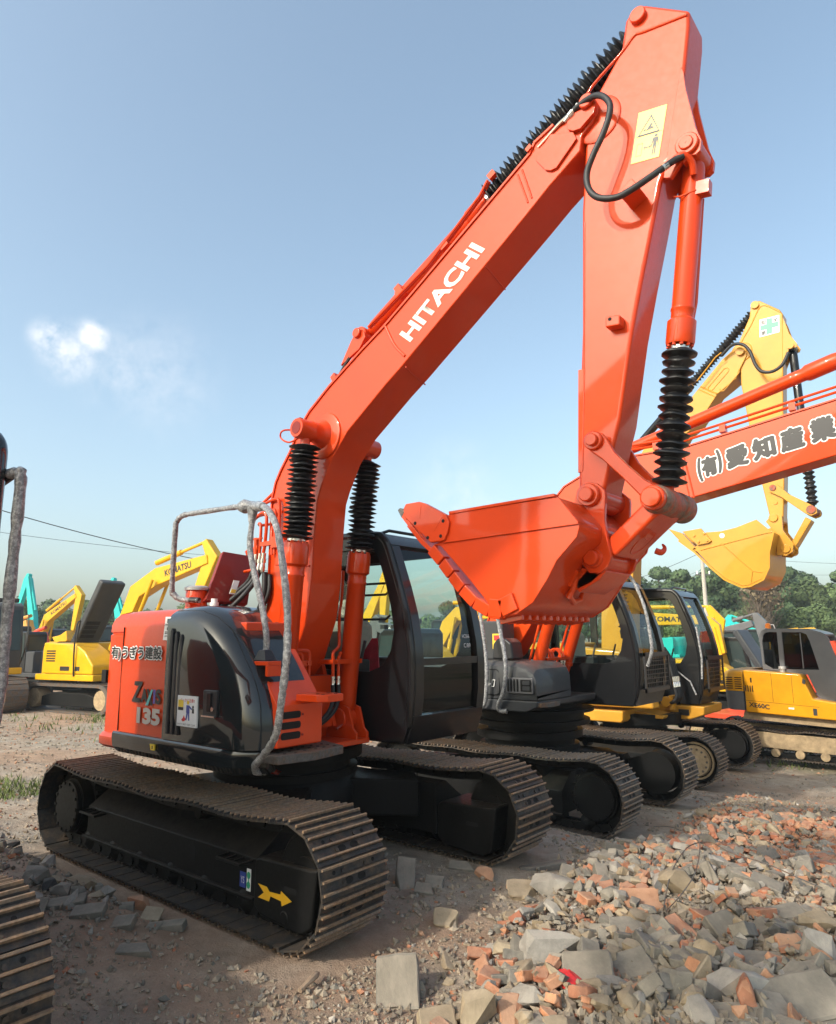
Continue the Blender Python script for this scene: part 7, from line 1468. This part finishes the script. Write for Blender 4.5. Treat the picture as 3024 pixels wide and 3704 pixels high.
# gravel: small fragments everywhere in view
tet = [V(1, 1, 1), V(1, -1, -1), V(-1, 1, -1), V(-1, -1, 1)]; octa = [V(1, 0, 0), V(-1, 0, 0), V(0, 1, 0), V(0, -1, 0), V(0, 0, 1), V(0, 0, -1)]; octf = [[0, 2, 4], [2, 1, 4], [1, 3, 4], [3, 0, 4], [2, 0, 5], [1, 2, 5], [3, 1, 5], [0, 3, 5]]
gm = MB(); n = 0; SM['crumb'] = stone_mat('soil_crumb', [(.27, .215, .16), (.33, .27, .20), (.22, .18, .135), (.36, .30, .23)])
mats_ = ['crumb', 'grey', 'brick', 'pale', 'orange']
for t in range(110000):
    u = rnd.random(); D = 2.6+20*u**2.6; px = rnd.uniform(-80, 1810); d = (fwd+rgt*((px*3024/1736-1512)/FPX)); h = V(d.x, d.y, 0).normalized(); x, y = CAM.x+h.x*D*1.08, CAM.y+h.y*D*1.08
    if under(x, y) > .5: continue
    wz = rubble_w(x, y); cl = smooth(-.25, .3, noise.noise(Vector((x*.8, y*.8, 7))))
    if rnd.random() > .25+.35*cl+.5*wz: continue
    s = (.006+.016*rnd.random()**2.2)*(1+.9*wz*rnd.random())*(1+D*.03); z = gz(x, y)+HM.get(hkey(x, y), 0)*.3
    gm.m = rnd.choices(range(5), (9, 1.3, .35+2*wz*smooth(.5, 3, y)+.8*smooth(8, 12, D), .35, .3+2*wz*smooth(.5, 3, y)+.8*smooth(8, 12, D)))[0]
    R_ = Matrix.Rotation(rnd.random()*6.28, 3, V(rnd.gauss(0, 1), rnd.gauss(0, 1), 1).normalized()); q = V(s*rnd.uniform(.8, 1.6), s*rnd.uniform(.6, 1.1), s*rnd.uniform(.5, .9))
    gm.add([V(x, y, z+s*.25)+R_ @ V(v.x*q.x, v.y*q.y, v.z*q.z) for v in octa], octf); n += 1
    if n > 42000: break
tag(obj('gravel', gm, [SM[k] for k in mats_], smooth=False), 'loose gravel and crumbs scattered over the bare soil', 'gravel', kind='stuff')
# grass tufts on the left and in the distance
gr = MB()
for t in range(5200):
    if t < 900: x, y = rnd.gauss(-4.3, .5), rnd.gauss(-.55, .35)
    elif t < 2200: x, y = rnd.gauss(-12.5, 2.2), rnd.gauss(5.5, 1.3)
    elif t < 3600: x, y = rnd.gauss(-.5, 1.2), rnd.gauss(13.2, .8)
    else: px = rnd.uniform(0, 1736); D = rnd.uniform(16, 34); p = spot(px, D); x, y = p.x, p.y
    if under(x, y) > .3: continue
    if noise.noise(Vector((x*.9, y*.9, 1))) < -.05: continue
    z = gz(x, y); h = rnd.uniform(.04, .12)*(1 if t < 900 else 1.5); a = rnd.random()*6.28; w = V(cos(a), sin(a), 0)*.008*(1 if t < 900 else 2); ln = V(rnd.gauss(0, .04), rnd.gauss(0, .04), h)
    gr.add([V(x, y, z)-w, V(x, y, z)+w, V(x, y, z)+ln], [[0, 1, 2]])
tag(obj('grass', gr, mk_leaf('grass_blades', (.05, .085, .02), (.16, .19, .06), 0), smooth=False), 'sparse green grass tufts on the bare ground', 'grass', kind='stuff')
# bits and pieces lying about
def gp(sx, sy, dz=0): p, D = gpix(sx, sy); return p+V(0, 0, dz)
m = MB(); rows = []
c = gp(2150+0, 3575, .03); rr_ = random.Random(5)
for i in range(6):
    rows.append([c+V(cos(a)*.06*sin(.3+i*.5)*(1+.5*rr_.random()), sin(a)*.06*sin(.3+i*.5)*(1+.5*rr_.random()), -.03+i*.014+.012*rr_.random()) for a in [2*pi*j/16 for j in range(16)]])
c = gp(1300+.5184*1440, 3050+.5184*1020, .03); dc = c-(rows[0][0]*0+sum((p for p in rows[0]), V(0, 0, 0))/16); rows = [[p+V(dc.x, dc.y, dc.z-.02) for p in r] for r in rows]
m.loft(rows, closed=True); m.ngon(rows[-1]); tag(obj('plastic_bag', m, simple('red_plastic_film', (.62, .03, .03), .4, var=.2)), 'crumpled red plastic bag on the sunlit soil', 'plastic bag')
def k3(x, y, dz): p, D = gpix(2150+.5035*x, 3050+.5035*y); return p+V(0, 0, dz)
tag(obj('bent_wire', MB().tube([k3(500, 545, .05), k3(540, 400, .10), k3(600, 330, .16), k3(700, 240, .20), k3(850, 210, .20), k3(1000, 250, .16), k3(1250, 310, .14), k3(1500, 380, .10), k3(1650, 420, .08)], .004, 6, smooth=6), M['steel']), 'long thin wire arching across the rubble', 'wire')
tag(obj('bent_wire', MB().tube([k3(520, 550, .05), k3(640, 470, .09), k3(740, 370, .14), k3(775, 240, .20), k3(740, 130, .16), k3(690, 20, .10), k3(560, -60, .08), k3(430, -80, .06)], .004, 6, smooth=6), M['steel']), 'bent wire looping up from the grey blocks', 'wire')
p, D = gpix(600*1.0+.0, 3540); a = gp(1085, 3600, .02); b = gp(1150, 3545, .03)
tag(obj('wood_stick', MB().tube([a, a*.5+b*.5+V(.01, .02, .02), b], [.012, .02, .012], 8, smooth=4, wob=.3), simple('weathered_wood', (.30, .21, .14), .9, var=.3, bmp=.4)), 'weathered stick on the soil before the near track', 'stick')

# ================================================================ thin summer haze over the whole yard
hm = MB(); hm.box(-430, 430, -70, 715, -3.0, 11.5); hz_ = obj('haze', hm, [], smooth=False)
mh = bpy.data.materials.new('thin_haze'); mh.use_nodes = True; th = mh.node_tree; th.nodes.clear()
oh = th.nodes.new('ShaderNodeOutputMaterial'); pv = th.nodes.new('ShaderNodeVolumePrincipled'); pv.inputs['Color'].default_value = (.86, .91, .95, 1); pv.inputs['Density'].default_value = .0011; pv.inputs['Anisotropy'].default_value = .2
th.links.new(pv.outputs[0], oh.inputs['Volume']); hz_.data.materials.append(mh); tag(hz_, 'thin pale summer haze over the yard', 'haze', kind='stuff')
